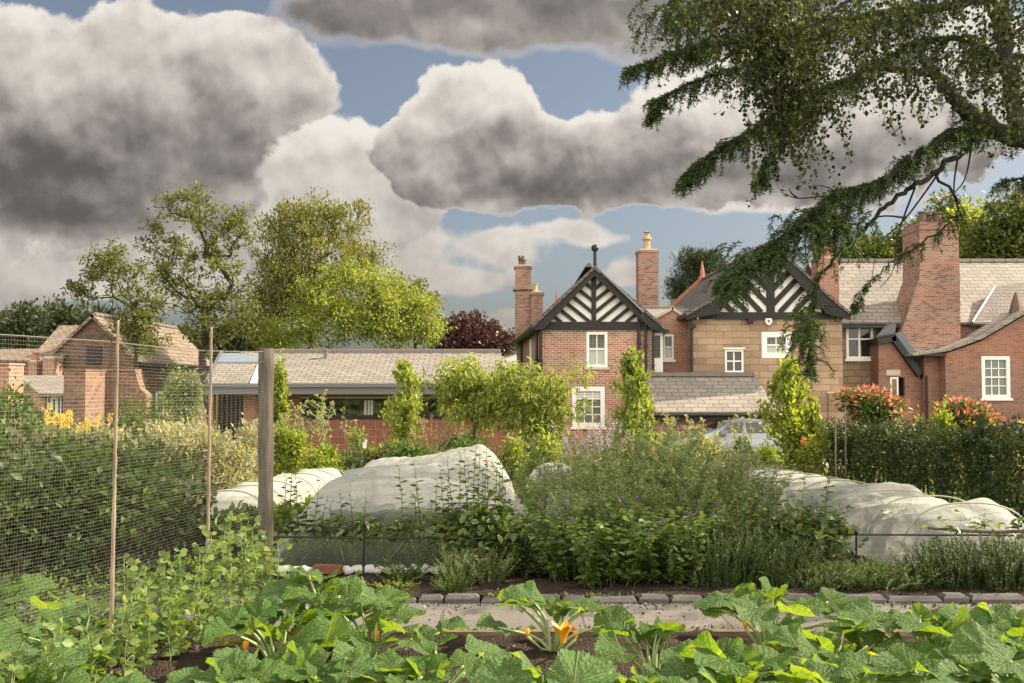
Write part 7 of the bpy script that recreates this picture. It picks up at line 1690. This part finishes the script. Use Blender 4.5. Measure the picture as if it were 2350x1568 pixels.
for i, (px, Y, top, ns, lb) in enumerate(((695, 19.8, 905, 5, 'tall pale seed headed stems against the glazed strip, leftmost'), (735, 19.5, 898, 5, 'tallest pale seed headed plant before the glazed strip'), (800, 20.5, 950, 2, 'single thin seed headed stem before the block wall'), (668, 19.2, 935, 4, 'pale seed headed stems just behind the bright shrub'),
                                          (1540, 17.5, 950, 3, 'pale spiky plant before the sandstone outbuilding, leftmost'), (1600, 17.0, 940, 4, 'tallest pale spiky plant just left of the car'), (1638, 17.4, 950, 3, 'pale spiky plant in front of the car windscreen'), (1575, 18.2, 985, 3, 'short pale spiky plant between the two tall ones'), (1500, 24., 990, 3, 'faint pale plant by the corner drainpipe'), (1720, 18., 960, 3, 'pale stems crossing the car doors'))):
    cardoon(lb, px, Y, top, 340 + i, ns)
# lavender spikes, plumes
for i, (px, Y, top, m, ns, lb, nm) in enumerate(((1350, 17., 985, 'lavender_flower', 34, 'pale lavender flower spikes below the ground floor sash window', 'lavender'), (1400, 17.2, 990, 'lavender_flower', 26, 'lavender spikes at the foot of the columnar tree', 'lavender'), (1390, 19., 965, 'pink_plume', 40, 'pinkish grass plumes in front of the house wall', 'plume_grass'), (1010, 19.5, 975, 'pink_plume', 40, 'pinkish grass plumes under the arching shrub', 'plume_grass'), (960, 19., 985, 'pink_plume', 30, 'thin pink plumes right of the slender columnar tree', 'plume_grass'), (1455, 15.5, 1020, 'pink_flower', 20, 'few magenta flowers above the grey green mass', 'pink_flowers'))):
    herb(nm, lb, px, Y, ns, .32, H(top, Y) - .2, .35, [('grey_green' if 'lav' in nm else 'pale', .09, .12, 3, 0, 'quad', .3)], 360 + i, cat='flowers', nodes=7, flower=(m, .24, .022, .9, 'flower_spikes'), stem=('stem_pale', .003))
# garden lamp on the lawn edge
def lamp():
    Y = 18.; x, y, z = G(837, Y); zt = PZ(1008, Y); r = thing('garden_lamp', 'small white capped solar garden lamp before the red block wall', 'lamp', (x, y, z))
    MB().tube([(x, y, z), (x, y, zt - .2)], .012, 6).build('stake', 'metal_black', r); MB().lathe(x, y, [(.03, zt - .16), (.034, zt - .05), (.03, zt - .04)], 10).build('lantern', 'lamp_glass', r); MB().lathe(x, y, [(.05, zt - .04), (.035, zt - .01), (.01, zt + .01)], 10).build('cap', 'lead_grey', r)
lamp()
# ================================================================== clipped hedge with bare stems, in lengths with gaps
def hedge(label, xc, y0, y1, h, seed, n):
    rs = np.random.RandomState(seed); np.random.seed(seed); ym = (y0 + y1) / 2; L0 = np.array([xc, ym, gz(ym)]); root = thing('hedge', label, 'hedge', L0, 0, 'dark clipped hedge beside the tunnel')
    hw = .42; n1 = int(n); y = rs.uniform(y0, y1, n1); face = rs.random(n1); u = rs.uniform(-1, 1, n1); v = rs.random(n1)
    bulge = .10 * np.sin(y * 3.1 + seed) + .06 * np.sin(y * 7.3) + .05 * rs.normal(size=n1)
    top = h + .06 * np.sin(y * 2.3 + seed) + .05 * np.sin(y * 6.1) + .10 * rs.random(n1) ** 4 * 2; inn = 1 - .35 * rs.random(n1) ** 2
    X = np.where(face < .55, -(hw + bulge) * inn, np.where(face < .85, u * hw, hw * inn)); Z = np.where((face >= .55) & (face < .85), top * inn ** .3, .30 + (top - .30) * v ** .75)
    endm = np.minimum((y - y0) / .3, (y1 - y) / .3).clip(.2, 1) ** .5; X = X * endm; Z = .3 + (Z - .3) * (.75 + .25 * endm)
    keep = (vnoise(y * 1.0, Z * 1.0 + 3, seed, 3.5) + .35 * rs.random(n1)) > .30; C = np.stack([xc + X, y, Z + np.vectorize(gz)(y)], 1)[keep]; k = len(C)
    q = np.floor(C / .14).astype(int); hs = ((q[:, 0] * 73856093) ^ (q[:, 1] * 19349663) ^ (q[:, 2] * 83492791)) % 997 / 997.
    leaves('foliage', C, rs.normal(size=(k, 3)) * .8 + [-.4, -.2, .3], 'hedge', .055, .62, nrm(rs.normal(size=(k, 3)) * .5 + [-.5, -.1, .7]), 'fold', root, np.clip(.5 * hs + .5 * rs.random(k), 0, 1))
    b0, b1 = [], []
    for yy in np.arange(y0 + .2, y1, .33):
        for s in range(3): b0.append((xc + rs.normal() * .03, yy, gz(yy) - .02)); b1.append((xc + rs.normal() * .2, yy + rs.normal() * .15, gz(yy) + h * rs.uniform(.5, .8)))
    segs('stem', b0, b1, .02, .010, 'bark_dark', root, 6)
for i, (a, c, h, lb) in enumerate(((15.8, 18.4, 1.08, 'far length of dark hedge beside the start of the tunnel'), (12.9, 15.7, 1.06, 'middle length of dark hedge below the sage bushes'), (10.3, 12.7, 1.06, 'near length of dark hedge below the golden flowers'), (7.6, 10.2, 1.06, 'nearest length of dark hedge, mostly beyond the right edge'))):
    hedge(lb, 5.75, a, c, h, 400 + i, 9000 if i < 3 else 4000)
# lawn blades where bright grass shows
def lawn(name, x0, x1, y0, y1, n, seed, m='lime_soft', ln=.05):
    rs = np.random.RandomState(seed); np.random.seed(seed); x = rs.uniform(x0, x1, n); y = rs.uniform(y0, y1, n); z = np.vectorize(gz)(y)
    o = leaves(name, np.stack([x, y, z], 1), rs.normal(size=(n, 3)) * [.35, .35, 0] + [0, 0, 1], m, ln, .10, None, 'quad', None); tag(o, kind='stuff')
lawn('grass', 4.8, 9.5, 7.5, 19., 45000, 1); lawn('grass', -3, 3, 14.5, 24., 45000, 2, ln=.07); lawn('meadow_grass', -7, -2.3, 10., 21., 30000, 3, ln=.10); lawn('grass', 2.8, 12, 19., 27., 20000, 4, ln=.08)
# weeds and ground cover between rows
def cover():
    rs = np.random.RandomState(9); np.random.seed(9); n = 26000; x = rs.uniform(-5.5, 5.0, n); y = rs.uniform(9.2, 16, n); k = (np.abs(x + .9) > 1.2) | (y > 13.8); k &= (np.abs(x - 3.95) > .75) & (np.abs(x + 3.2) > .7); x, y = x[k], y[k]; n = len(x)
    o = leaves('ground_cover', np.stack([x, y, np.vectorize(gz)(y) + .02 + .12 * rs.random(n)], 1), rs.normal(size=(n, 3)) + [0, 0, .5], 'herb', .05, .5, None, 'fold', None); tag(o, kind='stuff')
    n = 9000; x = rs.uniform(-5.5, -2.1, n); y = rs.uniform(5.2, 8.2, n); o = leaves('ground_cover', np.stack([x, y, .03 + .16 * rs.random(n) ** 2], 1), rs.normal(size=(n, 3)) + [0, 0, .4], 'mid', .045, .45, None, 'fold', None); tag(o, kind='stuff')
cover()
